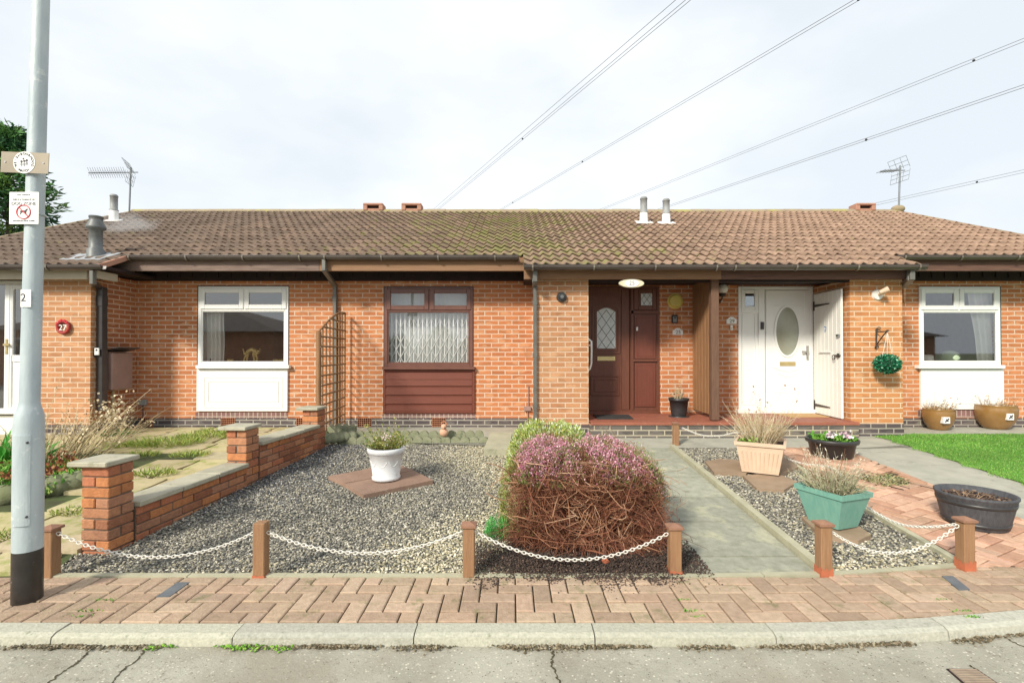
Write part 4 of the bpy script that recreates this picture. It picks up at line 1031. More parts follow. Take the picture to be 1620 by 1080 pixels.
def gz(px, py): # height on gate plane at fraction
    s_ = (px-1289)/(1332.5-1289); Yq = ga.y+(gb.y-ga.y)*s_*.9; return zpx(py, Yq)
for (ya, yb2) in ((484, 481), (640, 641)):
    g = MB(); z_ = zpx(ya, 8.0); g.obox(gpos(.03, z_, .022), .012, .008, .075, rot)
    g.add([gpos(.03, z_+.022, .022), gpos(.03, z_-.022, .022), gpos(.62, z_-.008, .022), gpos(.62, z_+.008, .022)]+[gpos(.03, z_+.022, .028), gpos(.03, z_-.022, .028), gpos(.62, z_-.008, .028), gpos(.62, z_+.008, .028)], [(4, 5, 6, 7), (0, 1, 5, 4), (3, 7, 6, 2), (0, 4, 7, 3), (1, 2, 6, 5)])
    g.build('hinge', 'iron', GT)
g = MB(); z_ = gz(1322, 562); c_ = Vector(gpos(.82, z_, .05)); g.tube([c_+gdir*.035*math.cos(a)+Vector((0, 0, .035*math.sin(a)-.03)) for a in np.linspace(0, 2*math.pi, 13)], .006, 6); g.obox(gpos(.9, z_, .03), .07, .01, .01, rot); g.obox(gpos(.93, z_, .03), .012, .012, .03, rot); g.build('latch', 'iron', GT)
g = MB(); g.obox(gpos(.93, gz(1328, 531), .03), .04, .012, .02, rot, bev=.004); g.build('lock', 'chrome', GT)
g = MB(); g.obox(gpos(.45, gz(1308, 557), .03), .16, .008, .006, rot); g.build('pull_rail', 'white', GT)
g = MB(); z_ = gz(1309, 521); pts = [(-.03, .045), (.03, .045), (.03, -.01), (0, -.05), (-.03, -.01)]
g.add([Vector(gpos(.45, z_+b, .019))+gdir*a for a, b in pts], [(0, 1, 2, 3, 4)[::-1]]); g.add([Vector(gpos(.45, z_+b, .021))+gdir*a for a, b in pts], [(0, 1, 2, 3, 4)]); st_ = g.build('shield_sticker', 'blue', GT)
g = MB(); g.obox(gpos(.45, z_+.012, .024), .014, .002, .018, rot); g.obox(gpos(.45, z_-.018, .024), .006, .002, .01, rot); g.build('emblem', 'sign_white', st_)
twinflue(H3, 1054, 315, 356, 'slim grey flue with white collar'); twinflue(H2, 1018.5, 312, 355, 'slim grey flue with white collar')
# ridge vents
def vent(parent, px):
    g = MB(); c_ = at(px, 331, RIDGE); z0 = zr(RIDGE)+.02
    for s_ in (-1, 1): g.box(c_.x+s_*.19-.05, c_.x+s_*.19+.05, RIDGE-.14, RIDGE+.14, z0, z0+.17, bev=.01)
    g.box(c_.x-.235, c_.x+.235, RIDGE-.15, RIDGE+.15, z0+.125, z0+.175, bev=.01)
    g.box(c_.x-.22, c_.x+.22, RIDGE-.12, RIDGE+.12, z0-.02, z0+.05); g.box(c_.x-.14, c_.x+.14, RIDGE-.05, RIDGE+.1, z0, z0+.13, mi=1)
    g.build('ridge_vent', ['terra_tile', 'soffit'], parent)
vent(H2, 592.5); vent(H2, 652.5); vent(H3, 1364)
g = MB(); c_ = at(1419, 331, RIDGE); g.sphere((c_.x, RIDGE-.03, zr(RIDGE)+.08), .12, 1.3, 1, .8); g.build('ridge_end', 'ridge', H3)

# ================================================================== FITTINGS ON THE HOUSES
def label_thing(name, label, cat, px, py, Y, group=None): return thing(name, label, cat, at(px, py, Y), group)
def plaque(px, py, num, label):
    t = label_thing('house_number', label, 'house number', px, py, D-.02, 'white house number plaques')
    g = MB(); pts = [(-8, 5), (-8, -2), (-5, -3)]+[(5*math.cos(a)*-1, -3-3*math.sin(a)) for a in np.linspace(0, math.pi, 7)]+[(5, -3), (8, -2), (8, 5)]
    ps = [at(px+a, py+b, D-.015) for a, b in pts]; g.prism([(p.x, p.z) for p in ps][::-1], D-.015, D); g.build('plate', 'sign_white', t)
    g = MB(); c_ = at(px, py+1, D); g.text(num, .085, c_.x, D-.016, c_.z); g.build('numeral', 'ink', t)
plaque(1072.5, 524.5, '25', 'white arched plaque reading 25 on the brick beside the brown door')
plaque(1157.5, 507, '29', 'white arched plaque reading 29 on the brick beside the white door')
t = label_thing('oval_plaque', 'oval glazed plaque with 25 hanging under the tan fascia', 'house number', 1000, 448, 7.0)
g = MB(); c_ = at(999.5, 448, 7.0); g.ycyl(c_, .185, .02, 36, rz=.34, r2=.175); g.build('plate', pm('oval_cream', (.55, .50, .32), (.7, .68, .55), 12, .3), t)
g = MB(); g.ycyl((c_.x, 6.994, c_.z), .10, .01, 30, rz=.52); g.build('centre_disc', 'sign_white', t)
g = MB(); g.text('25', .085, c_.x, 6.992, c_.z); g.build('numeral', 'ink_grey', t)
t = label_thing('alarm_box', 'round yellow alarm box high on the brick beside the brown door', 'alarm', 1069.5, 476, D-.05)
g = MB(); c_ = at(1069.5, 476, D-.05); g.ycyl((c_.x, D-.05, c_.z), .118, .05, 32, r2=.095); g.build('cover', 'yellow', t)
g = MB(); g.ycyl((c_.x, D-.012, c_.z), .128, .012, 32); g.build('back_plate', 'yellow', t)
t = label_thing('key_safe', 'small black and grey key safe below the yellow alarm box', 'key safe', 1068, 504.5, D-.05)
g = MB(); bx(g, 1063.5, 498, 1072.5, 511, D-.045, .045, bev=.01); g.build('case', 'black', t)
g = MB(); bx(g, 1065, 500.5, 1071, 509.5, D-.055, .02, bev=.006); bx(g, 1066.5, 501.5, 1069.5, 504, D-.058, .01, mi=1); g.build('keypad', ['flue_grey', 'black'], t)
t = label_thing('doorbell', 'small cream doorbell under the 29 plaque', 'doorbell', 1157.5, 519, D-.02)
g = MB(); bx(g, 1155.5, 514, 1159.5, 522.5, D-.02, .02, bev=.004); g.build('case', 'cream', t); g = MB(); c_ = at(1157.5, 519, D-.024); g.ycyl((c_.x, D-.026, c_.z), .009, .01, 12); g.build('button', 'brass', t)
t = label_thing('wall_lamp', 'white globe lamp just right of the timber screen', 'lamp', 1143, 458, D-.1)
g = MB(); c_ = at(1143, 457, D-.15); g.sphere(c_, .085, n=24, k=14); g.build('globe', pm('globe_glass', (.75, .74, .70), rough=.2, spec=.6), t)
g = MB(); g.lathe(c_.x, c_.y, [(.045, c_.z-.12), (.05, c_.z-.085), (.055, c_.z-.07)], 16); g.tube([(c_.x, c_.y, c_.z-.1), (c_.x-.01, c_.y, c_.z-.17), (c_.x-.01, D-.01, c_.z-.19)], .012, 8); g.ycyl((c_.x-.01, D-.02, c_.z-.19), .04, .02, 16); g.build('bracket', 'iron', t)
t = label_thing('wall_lamp', 'round black wall lamp on the middle pier', 'lamp', 889, 469.5, FR-.05)
g = MB(); c_ = at(889, 469.5, FR-.05); g.ycyl((c_.x, FR-.05, c_.z), .078, .05, 28, r2=.066); g.ycyl((c_.x, FR-.075, c_.z), .05, .03, 24, r2=.042); g.build('housing', 'black', t)
g = MB(); g.ycyl((c_.x, FR-.088, c_.z), .03, .016, 20, r2=.024); g.build('lens', 'covergrey', t)
t = label_thing('wall_lamp', 'cream round wall lamp on the right pier', 'lamp', 1391, 466, FR-.1)
g = MB(); c_ = at(1390, 466, FR-.03); g.ycyl((c_.x, FR-.03, c_.z), .082, .03, 28, r2=.07); g.build('back_plate', 'cream', t)
g = MB(); c2 = at(1396, 461, FR-.12); g.tube([(c_.x, FR-.02, c_.z), (c_.x+.02, FR-.1, c_.z+.01), c2], .018, 8); g.tube([c2+Vector((-.04, 0, -.015)), c2+Vector((.05, -.05, .03))], [.028, .045], 14); g.build('spotlight', 'pottan', t)
t = label_thing('video_doorbell', 'grey video doorbell on the side of the left pier', 'doorbell', 150, 556, FR)
g = MB(); g.box(pr0, pr0+.025, FR+.05, FR+.12, zpx(565, FR), zpx(551, FR), bev=.006); g.build('case', 'black', t)
g = MB(); bx(g, 149, 550.5, 156, 561.5, FR-.005+.04, .02, bev=.006); bx(g, 151, 552, 154, 555, FR+.033, .01, mi=1); g.build('face', ['sign_white', 'black'], t)
# red wreath with 27
t = label_thing('wreath', 'red ring wreath with white 27 on the left brick pier', 'wreath', 101, 517, FR-.02)
c_ = at(101, 517.5, FR-.02); g = MB(); g.tube([(c_.x+.085*math.cos(a), FR-.03, c_.z+.085*math.sin(a)) for a in np.linspace(0, 2*math.pi, 25)], .022, 8); g.build('ring', pm('wreath_red', (.42, .05, .04), (.3, .03, .03), 40, .5, bump=.5), t)
g = MB()
for i in range(14):
    a = R(40+i*9); q = Vector((c_.x+.09*math.cos(a), FR-.045, c_.z+.09*math.sin(a)))
    g.sphere(q+Vector((random.uniform(-.01, .01), 0, random.uniform(-.005, .02))), .013, n=8, k=5)
g.build('berries', 'sign_red', t)
g = MB(); g.text('27', .12, c_.x, FR-.04, c_.z-.01); g.build('numeral', 'sign_white', t)
# meter box and junction box
t = label_thing('meter_box', 'dull brown meter box with open lid on the left return wall', 'meter box', 187, 585, 7.7)
x_ = xr1; y0_, y1_ = 7.47, 7.88; g = MB(); g.box(x_, x_+.13, y0_, y1_, zpx(616, 7.6), zpx(558, 7.6), bev=.01); g.build('case', 'meter', t)
g = MB(); g.obox((x_+.11, (y0_+y1_)/2, zpx(553, 7.6)), .12, (y1_-y0_)/2+.015, .008, Matrix.Rotation(R(-14), 3, 'Y')); g.build('lid', 'pipe_dark', t)
g = MB(); g.tube([(x_+.05, y0_+.12, zpx(616, 7.6)), (x_+.05, y0_+.12, .2)], .022, 8); g.build('conduit', pm('conduit', (.45, .36, .22), rough=.7), t)
t = label_thing('junction_box', 'small grey junction box low on the wall left of the white window', 'junction box', 224, 634, D-.04)
g = MB(); bx(g, 218, 632, 230, 641, D-.05, .05, bev=.008); g.build('case', 'flue_grey', t); g = MB(); g.tube([at(226, 641, D-.015), at(226, 672, D-.015)], .006, 6); g.build('cable', 'ink', t)
# hanging basket bracket + topiary ball
t = label_thing('hanging_bracket', 'black wrought iron scroll bracket on the right pier', 'bracket', 1388, 540, FR)
a = at(1386.5, 520, FR-.01); b = at(1386.5, 549, FR-.01); g = MB(); g.tube([a, b], .012, 8); g.build('wall_bar', 'iron', t)
tip = at(1404, 524, FR-.22); g = MB(); g.tube([a+Vector((0, 0, -.05)), tip], .009, 8); g.tube([b+Vector((0, 0, .03)), (a+tip)/2+Vector((.01, 0, -.09)), tip+Vector((0, 0, .01))], .009, 8)
for (q, r_) in ((a+Vector((.02, -.02, 0)), .022), (b+Vector((0, -.01, 0)), .022), (tip, .018)): g.tube([q+Vector((r_*math.cos(s_), -.3*r_*math.cos(s_), r_*math.sin(s_))) for s_ in np.linspace(0, 5.2, 12)], .007, 6)
g.build('arm', 'iron', t)
t = label_thing('hanging_ball', 'round green artificial topiary ball hanging from the iron bracket', 'topiary ball', 1403, 575, FR-.22)
c_ = at(1403.5, 575.5, FR-.22); N = 900; d_ = RNG.normal(size=(N, 3)); d_ /= np.linalg.norm(d_, axis=1)[:, None]
Pb = np.array(c_)+d_*np.array([.155, .15, .125])*RNG.uniform(.85, 1.0, (N, 1)); V, Fc = np_leaves(Pb, d_+RNG.normal(0, .5, (N, 3)), RNG.uniform(.018, .028, N), RNG.uniform(.03, .045, N))
np_build('leaves', V, Fc, pal(N, [(.01, .16, .07), (.02, .24, .11), (.3, .6, .42), (.01, .09, .045)], [.35, .3, .12, .23]), 'leafcol', t)
g = MB(); g.sphere(c_, .13, 1, 1, .8); g.build('core', pm('ball_core', (.01, .07, .035)), t)
g = MB(); 
for s_ in (-.07, 0, .08): g.tube([tip+Vector((0, 0, -.01)), c_+Vector((s_, 0, .10))], .0035, 4)
g.build('string', 'cloth', t)
# mats, porch pot
def gmat(name, label, cat, pts, z, mat, h=.012):
    o_ = Vector((sum(p[0] for p in pts)/len(pts), sum(p[1] for p in pts)/len(pts), z))
    g = MB(); g.slab(pts, z, z+h); ob = g.build(name, mat, None, o_); return props(ob, label, cat)
zf_ = zpx(667.5, SY)
def onz(px, py, z): Y = (CAMZ-z)*F/(py-HY); return at(px, py, Y)
pq = [onz(x, y, zf_) for x, y in ((945, 663), (1002, 663), (994, 656.5), (938, 656.5))]
gmat('doormat', 'black rubber doormat at the brown front door', 'doormat', [tuple(p[:2]) for p in pq], zf_+.002, 'blackmat')
pq = [onz(x, y, zf_) for x, y in ((1250, 660), (1312, 660), (1290, 655.2), (1228, 655.2))]
gmat('doormat', 'tan coir doormat at the white front door', 'doormat', [tuple(p[:2]) for p in pq], zf_+.002, 'coir')

def twigs(N, base, rb, h, spread, S=5, curl=.25, r0=.004, up=1.0):
    """bundle of stems from a disc"""
    a = RNG.uniform(0, 2*np.pi, N); r = rb*np.sqrt(RNG.uniform(0, 1, N))
    p0 = np.stack([base[0]+r*np.cos(a), base[1]+r*np.sin(a), np.full(N, base[2])], 1)
    d0 = np.stack([np.cos(a)*r/rb*spread+RNG.normal(0, .18, N), np.sin(a)*r/rb*spread+RNG.normal(0, .18, N), np.full(N, up)], 1)
    d0 /= np.linalg.norm(d0, axis=1)[:, None]; L_ = h*RNG.uniform(.5, 1.05, N); t_ = np.linspace(0, 1, S)
    bend = RNG.normal(0, curl, (N, 3))
    path = p0[:, None]+d0[:, None]*L_[:, None, None]*t_[None, :, None]+bend[:, None]*(L_[:, None, None]*(t_**2)[None, :, None])
    rad = r0*(1-.75*t_)[None]*RNG.uniform(.7, 1.3, (N, 1)); return path, rad
def merge(parts):
    Vs, Fs, Cs, o_ = [], [], [], 0
    for V, Fc, C in parts: Vs.append(V); Fs.append(Fc+o_); Cs.append(C); o_ += len(V)
    return np.concatenate(Vs), np.concatenate(Fs), np.concatenate(Cs)
DRY = [(.50, .40, .24), (.62, .52, .34), (.40, .30, .17), (.55, .48, .33)]
def stems_part(name, parent, base, rb, h, spread, N, cols, r0=.004, curl=.25, leaves=0, lcols=None, lw=.01, ll=.03, lmin=.3, S=5, up=1.0):
    path, rad = twigs(N, base, rb, h, spread, S, curl, r0, up); V, Fc = np_tubes(path, rad)
    C = np.repeat(pal(N, cols), (S-1)*3, axis=0); parts = [(V, Fc, C)]
    if leaves:
        i = RNG.integers(0, N, leaves); s_ = RNG.uniform(lmin, 1, leaves)*(S-1); k = np.minimum(s_.astype(int), S-2); f = (s_-k)[:, None]
        P = path[i, k]*(1-f)+path[i, k+1]*f; dr_ = path[i, k+1]-path[i, k]; dr_ /= np.linalg.norm(dr_, axis=1)[:, None]+1e-9
        V2, F2 = np_leaves(P, dr_*.6+RNG.normal(0, .5, (leaves, 3)), RNG.uniform(.6, 1.2, leaves)*lw, RNG.uniform(.6, 1.2, leaves)*ll)
        parts.append((V2, F2, pal(leaves, lcols, jit=.2)))
    V, Fc, C = merge(parts); return np_build(name, V, Fc, C, 'twigcol', parent)

pb = onz(1078, 660, zf_); t = thing('plant_pot', 'black plastic pot with dead stems on the porch floor', 'plant pot', (pb.x, pb.y+.1, zf_))
cx, cy = pb.x, pb.y+.12
g = MB(); g.lathe(cx, cy, [(.155, zf_), (.155, zf_+.012), (.115, zf_+.014)], 26); g.build('saucer', 'black', t)
g = MB(); g.lathe(cx, cy, [(.11, zf_+.015), (.125, zf_+.1), (.142, zf_+.25), (.155, zf_+.25), (.157, zf_+.29), (.145, zf_+.29), (.14, zf_+.25)], 28); g.build('pot', 'black', t)
stems_part('dead_stems', t, (cx, cy, zf_+.24), .05, .27, .5, 26, DRY, .006, .2, 40, DRY, .02, .06)

# curtains, blind, ornaments
def curtain(label, x0, x1, y0, y1, Y, taper=0, mat='cloth'):
    t = thing('curtain', label, 'curtain', at((x0+x1)/2, y1, Y))
    g = MB(); n = 40; rows = 8; vs = []
    for j in range(rows+1):
        py = y0+(y1-y0)*j/rows
        for i in range(n+1):
            tt = i/n; px = x0+(x1-x0)*tt + (taper*(1-j/rows)*(1-tt)); p = at(px, py, Y)
            vs.append((p.x, Y+.03*math.sin(tt*34+.4*math.sin(j)), p.z))
    g.add(vs, [(j*(n+1)+i, (j+1)*(n+1)+i, (j+1)*(n+1)+i+1, j*(n+1)+i+1) for j in range(rows) for i in range(n)], smooth=True)
    o_ = g.build('drape', mat, t); return t
curtain('white curtain at the left side of the left white window', 318, 354, 490, 578, D+.13)
curtain('narrow white curtain at the right side of the left white window', 452, 470, 490, 578, D+.15)
curtain('white curtain at the right side of the right window', 1548, 1590, 457, 578, D+.13, -18)
t = thing('vertical_blind', 'pale vertical blind hanging behind the brown window', 'blind', at(678, 580, D+.28))
g = MB(); k = 604
while k < 756:
    p = at(k, 454, D+.28); q = at(k+7.2, 581, D+.28); g.obox(((p.x+q.x)/2, D+.28, (p.z+q.z)/2), .04, .0012, (p.z-q.z)/2, Matrix.Rotation(R(20), 3, 'Z')); k += 7
g.build('slats', 'blind', t); g = MB(); bx(g, 600, 450, 760, 455, D+.26, .05); g.build('headrail', 'white', t)
t = thing('window_grille', 'white folding lattice security grille inside the brown window', 'grille', at(678, 580, D+.12))
Yg = D+.13; nbar = 20; g = MB()
xsb = [613+(745-613)*i/(nbar-1) for i in range(nbar)]
for i, xb in enumerate(xsb): p = at(xb, 490, Yg); q = at(xb, 579, Yg); g.box(p.x-.009, p.x+.009, Yg-.004, Yg+.004, q.z, p.z)
g.build('bars', 'white', t)
g = MB()
for i in range(nbar-2):
    for (ya, yb2) in ((553, 577), (530, 553)):
        if i % 2 == 0:
            g.tube([at(xsb[i], ya, Yg-.008), at(xsb[i+2], yb2, Yg-.008)], .008, 4); g.tube([at(xsb[i], yb2, Yg-.014), at(xsb[i+2], ya, Yg-.014)], .008, 4)
for i in range(0, nbar-2, 2):
    g.tube([at(xsb[i], 505, Yg-.008), at(xsb[i+2], 530, Yg-.008)], .0035, 4); g.tube([at(xsb[i], 530, Yg-.014), at(xsb[i+2], 505, Yg-.014)], .0035, 4)
g.build('lattice', 'white', t)
Yi = D+.14
t = thing('cat_ornament', 'gold arched-back cat ornament standing in the left white window', 'ornament', at(398, 576, Yi))
g = MB(); zc = lambda x, y: at(x, y, Yi)
g.tube([zc(386, 573), zc(387, 566), zc(391, 560)], [.018, .016, .02], 8); g.tube([zc(391, 574), zc(391, 565), zc(393, 560)], [.018, .016, .02], 8)
g.tube([zc(403, 574), zc(402, 566), zc(401, 558)], [.018, .018, .025], 8); g.tube([zc(407, 575), zc(407, 567), zc(404, 558)], [.018, .018, .025], 8)
g.tube([zc(388, 561), zc(393, 556), zc(399, 553), zc(405, 556), zc(408, 561)], [.02, .035, .038, .035, .02], 10)
g.sphere(zc(409, 556), .03, n=12); g.tube([zc(387, 561), zc(386, 556), zc(384, 551)], [.012, .01, .008], 6); g.tube([zc(411, 553), zc(412, 550)], [.01, .002], 5)
o_ = g.build('body', 'gold', t)
for (px, lb) in ((364, 'small gold block ornament left of the cat ornament'), (436, 'small gold block ornament nearer the cat, right half of the left window'), (446, 'small gold block ornament at the right end of the left window sill')):
    g = MB(); bx(g, px-5, 568, px+5, 577, Yi, .05, bev=.006); props(g.build('ornament_block', 'gold', None, at(px, 577, Yi)), lb, 'ornament')
t = thing('photo_frame', 'small dark standing photo frame by the curtain in the left window', 'picture frame', at(334, 577, Yi)); g = MB(); bx(g, 329, 567, 338, 578, Yi, .015); g.build('frame', 'black', t)
g = MB(); p = at(1502, 577, Yi); g.lathe(p.x, Yi, [(.06, p.z), (.12, p.z+.05), (.145, p.z+.12), (.12, p.z+.2), (.05, p.z+.24)], 24); props(g.build('ribbed_vase', 'vase', None, p), 'pale green round ribbed vase in the right window', 'vase')
g = MB(); p = at(1466, 577, Yi); g.lathe(p.x, Yi, [(.08, p.z), (.1, p.z+.08), (.09, p.z+.16), (.06, p.z+.17)], 20); props(g.build('table_lamp_shade', 'cloth', None, p), 'small white round ornament at the left end of the right window sill', 'ornament')

# aerials
def aerial(label, px, ytop, ybase, Y, refl, n_el, L_, ang, dens):
    t = thing('tv_aerial', label, 'aerial', at(px, ybase, Y)); a, b = at(px-2, ybase, Y), at(px+1, ytop, Y)
    g = MB(); g.tube([a+Vector((0, 0, -.3)), b], .02, 8); g.build('mast', 'alu', t)
    c_ = b+Vector((0, 0, -.12)); dirb = Vector((-math.cos(ang), -math.sin(ang)*.6, -.12)).normalized(); side = Vector((0, 0, 1)).cross(dirb).normalized(); upv = dirb.cross(side)
    g = MB(); g.tube([c_-dirb*.15, c_+dirb*L_], .012, 6); g.build('boom', 'alu', t)
    g = MB()
    for i in range(n_el):
        q = c_+dirb*(.12+(L_-.15)*i/(n_el-1))
        if dens:
            for s_ in (-1, 1): g.tube([q, q+side*s_*.09+upv*.1], .004, 4); g.tube([q, q+side*s_*.09-upv*.1], .004, 4)
        else: g.tube([q-side*.12, q+side*.12], .007, 5); g.sphere(q, .02, n=6, k=4)
    g.build('elements', 'alu', t)
    g = MB()
    for s_ in (-1, 1):
        o1 = c_-dirb*.02; 
        for k in range(6 if dens else 4):
            f = -.22+.44*k/(5 if dens else 3); g.tube([o1+side*f+upv*.02*s_, o1+side*f+upv*s_*.28+dirb*.09], .005, 4)
        for hgt in (.07, .17, .28): g.tube([o1-side*.22+upv*s_*hgt+dirb*.09*hgt/.28, o1+side*.22+upv*s_*hgt+dirb*.09*hgt/.28], .005, 4)
    g.build('reflector', 'alu', t)
aerial('long fine-toothed television aerial on the left end of the ridge', 206, 265, 333, 11.8, 1, 16, .85, .5, True)
aerial('short television aerial on a mast at the right end of the ridge', 1423, 262, 335, 11.8, 1, 6, .62, .4, False)
# steam from the flue
g = MB(); c_ = at(200, 362, 9.3); g.sphere((c_.x, c_.y, c_.z), 1, .75, .6, .42, 20, 12)
m = bpy.data.materials.new('steam'); m.use_nodes = True; tt = m.node_tree; tt.nodes.clear()
o_ = tt.nodes.new('ShaderNodeOutputMaterial'); pv = tt.nodes.new('ShaderNodeVolumePrincipled'); pv.inputs['Color'].default_value = (.95, .95, .95, 1)
tcx = tt.nodes.new('ShaderNodeTexCoord'); ln = tt.nodes.new('ShaderNodeVectorMath'); ln.operation = 'LENGTH'; mpx = tt.nodes.new('ShaderNodeMapping'); mpx.inputs['Scale'].default_value = (1/.75, 1/.6, 1/.42)
nzx = tt.nodes.new('ShaderNodeTexNoise'); nzx.inputs['Scale'].default_value = 3.5; nzx.inputs['Detail'].default_value = 3
tt.links.new(tcx.outputs['Object'], mpx.inputs[0]); tt.links.new(mpx.outputs[0], ln.inputs[0]); tt.links.new(tcx.outputs['Object'], nzx.inputs[0])
mm = tt.nodes.new('ShaderNodeMath'); mm.operation = 'SUBTRACT'; tt.links.new(nzx.outputs[0], mm.inputs[0]); 
m2 = tt.nodes.new('ShaderNodeMath'); m2.operation = 'MULTIPLY'; m2.inputs[1].default_value = .62; tt.links.new(ln.outputs['Value'], m2.inputs[0]); tt.links.new(m2.outputs[0], mm.inputs[1])
m3 = tt.nodes.new('ShaderNodeMath'); m3.operation = 'MULTIPLY'; m3.inputs[1].default_value = 2.6; m3.use_clamp = False; mxx = tt.nodes.new('ShaderNodeMath'); mxx.operation = 'MAXIMUM'; mxx.inputs[1].default_value = 0
tt.links.new(mm.outputs[0], m3.inputs[0]); tt.links.new(m3.outputs[0], mxx.inputs[0]); tt.links.new(mxx.outputs[0], pv.inputs['Density']); tt.links.new(pv.outputs[0], o_.inputs['Volume'])
M['steam'] = m; o_ = g.build('flue_steam', 'steam', None, c_); props(o_, 'faint white steam drifting over the left roof tiles', 'steam', kind='stuff')

# ================================================================== LAMP POST AND SIGNS
Bp = gp(43, 950); BY = Bp.y
LP = thing('street_lamp', 'tall galvanised lamp post with black painted foot on the pavement', 'lamp post', (Bp.x, BY, 0)); lx = Bp.x
lean = Vector((.0175, 0, 1)).normalized()
def ax(z): return Vector((lx, BY, 0))+Vector((.0175*max(z-1.0, 0), 0, z))
def stack(prof, name, mat, n=28):
    g = MB(); vs = []
    for r, z in prof:
        c_ = ax(z)
        for j in range(n): a = 2*math.pi*j/n; vs.append((c_.x+r*math.cos(a), c_.y+r*math.sin(a), z))
    g.add(vs, [(i*n+j, i*n+(j+1) % n, (i+1)*n+(j+1) % n, (i+1)*n+j) for i in range(len(prof)-1) for j in range(n)], smooth=True)
    g.add([vs[-n+j] for j in range(n)], [tuple(range(n))]); return g.build(name, mat, LP)
zc0 = zpx(868, BY)
stack([(.0685, -.03), (.0685, zc0)], 'painted_base', 'blackpaint')
stack([(.068, zc0-.002), (.068, zpx(672, BY)), (.064, zpx(655, BY)), (.052, zpx(644, BY)), (.046, zpx(636, BY)), (.044, 1.8), (.040, 3.2), (.034, 5.6)], 'column', 'galv')
g = MB(); cz0, cz1 = zpx(826, BY), zpx(686, BY); 
vs = []; n = 8; ro, ri = .0745, .067
for r_ in (ri, ro):
    for zz in (cz0, cz1):
        for j in range(n+1): a = R(-110+70*j/n) ; vs.append((lx+r_*math.cos(a), BY+r_*math.sin(a), zz))
m_ = n+1
fs = [(2*m_+j, 2*m_+j+1, 3*m_+j+1, 3*m_+j) for j in range(n)]+[(j, j+1, 2*m_+j+1, 2*m_+j) for j in range(n)]+[(m_+j, m_+j+1, 3*m_+j+1, 3*m_+j)[::-1] for j in range(n)]+[(0, 2*m_, 3*m_, m_), (n, m_+n, 3*m_+n, 2*m_+n)]
g.add(vs, fs); dd = g.build('access_door', 'galv', LP)
g = MB()
for zz in (cz0+.05, cz1-.04): a = R(-50); g.sphere((lx+.0745*math.cos(a), BY+.0745*math.sin(a), zz), .007, n=8, k=5)
g.build('lock', 'ink', dd)
g = MB(); p = ax(5.6); g.obox(p+Vector((.0, -.25, .06)), .13, .34, .05, Matrix.Rotation(R(5), 3, 'X'), bev=.03); g.build('lantern', 'galv', LP)
# neighbourhood watch sign
SYs = BY-.053
t = thing('watch_sign', 'brownish steel sign with round white badge, upper one on the lamp post', 'sign', at(39, 275, SYs))
k = F/SYs
g = MB(); a = at(2, 240, SYs); b = at(77, 275, SYs); c_ = (a+b)/2; rt = Matrix.Rotation(R(2.2), 3, 'Y')
g.obox(c_, (b.x-a.x)/2, .0015, (a.z-b.z)/2*.93, rt); g.build('plate', 'sign_steel', t)
g = MB(); cc_ = at(39, 257.5, SYs); g.ycyl((cc_.x, SYs-.0035, cc_.z), 17.3/k, .002, 40); g.build('badge', 'sign_white', t)
g = MB()
s1 = 'NEIGHBOURHOOD'; 
for i, ch in enumerate(s1):
    an = R(200-220*i/(len(s1)-1)); r_ = 13.8/k; g.text(ch, .019, cc_.x+r_*math.cos(an), SYs-.0045, cc_.z+r_*math.sin(an), ang=an-math.pi/2)
for i, ch in enumerate('WATCH'):
    an = R(242+56*i/4); r_ = 13.8/k; g.text(ch, .019, cc_.x+r_*math.cos(an), SYs-.0045, cc_.z+r_*math.sin(an), ang=an+math.pi/2)
for (dx, dz, r_) in ((-4, 1.5, 1.9), (0.5, 2.2, 1.9), (4.5, 3.2, 1.9), (-1, 6, 1.5)): g.ycyl((cc_.x+dx/k, SYs-.0045, cc_.z+dz/k), r_/k, .0015, 14)
for (dx, dz) in ((-4, -3), (0.5, -3), (4.5, -1.5)): g.ycyl((cc_.x+dx/k, SYs-.0045, cc_.z+dz/k), 1.7/k, .0012, 14, rz=1.7, mi=1)
g.build('emblem', ['ink', 'ink_grey'], t)
for px, py in ((8, 256), (68.5, 258)): g = MB(); p = at(px, py, SYs-.003); g.ycyl((p.x, SYs-.004, p.z), .005, .004, 12); g.build('rivet', 'chrome', t)
g = MB(); g.tube([ax(at(39, 258, SYs).z)+Vector((.046*math.cos(a), .046*math.sin(a), 0)) for a in np.linspace(0, 2*math.pi, 25)], .006, 6); g.build('band', 'galv', t)
# dog zone sign
t = thing('dog_sign', 'white DOG ZONE sign with red no-dogs roundel on the lamp post', 'sign', at(38, 355, SYs))
g = MB(); a = at(15.5, 304, SYs); b = at(61, 354.5, SYs); g.box(a.x, b.x, SYs-.0015, SYs+.0015, b.z, a.z); g.build('plate', 'sign_white', t)
g = MB(); yq = SYs-.0025
def tx(s_, size, px, py, mi=0): p = at(px, py, SYs); g.text(s_, size, p.x, yq, p.z, mi=mi)
tx('DOG ZONE', .026, 38, 322.5, 1); tx('CITY COUNCIL', .011, 38, 308.3, 1); tx('THIS IS A CLEAN IT UP', .0125, 38, 316, 1)
tx('MAXIMUM FINE £1000', .0125, 38, 349.5, 1); g.build('lettering', ['ink', 'ink_grey'], t)
g = MB(); rc_ = at(38, 335.5, SYs); rr_ = 10.8/k; g.tube([(rc_.x+rr_*math.cos(a), yq-.0005, rc_.z+rr_*math.sin(a)) for a in np.linspace(0, 2*math.pi, 33)], .0028, 5)
g.tube([(rc_.x-rr_*.7, yq-.001, rc_.z+rr_*.7), (rc_.x+rr_*.7, yq-.001, rc_.z-rr_*.7)], .0028, 5); g.build('roundel', 'sign_red', t)
g = MB(); sc_ = 1/k
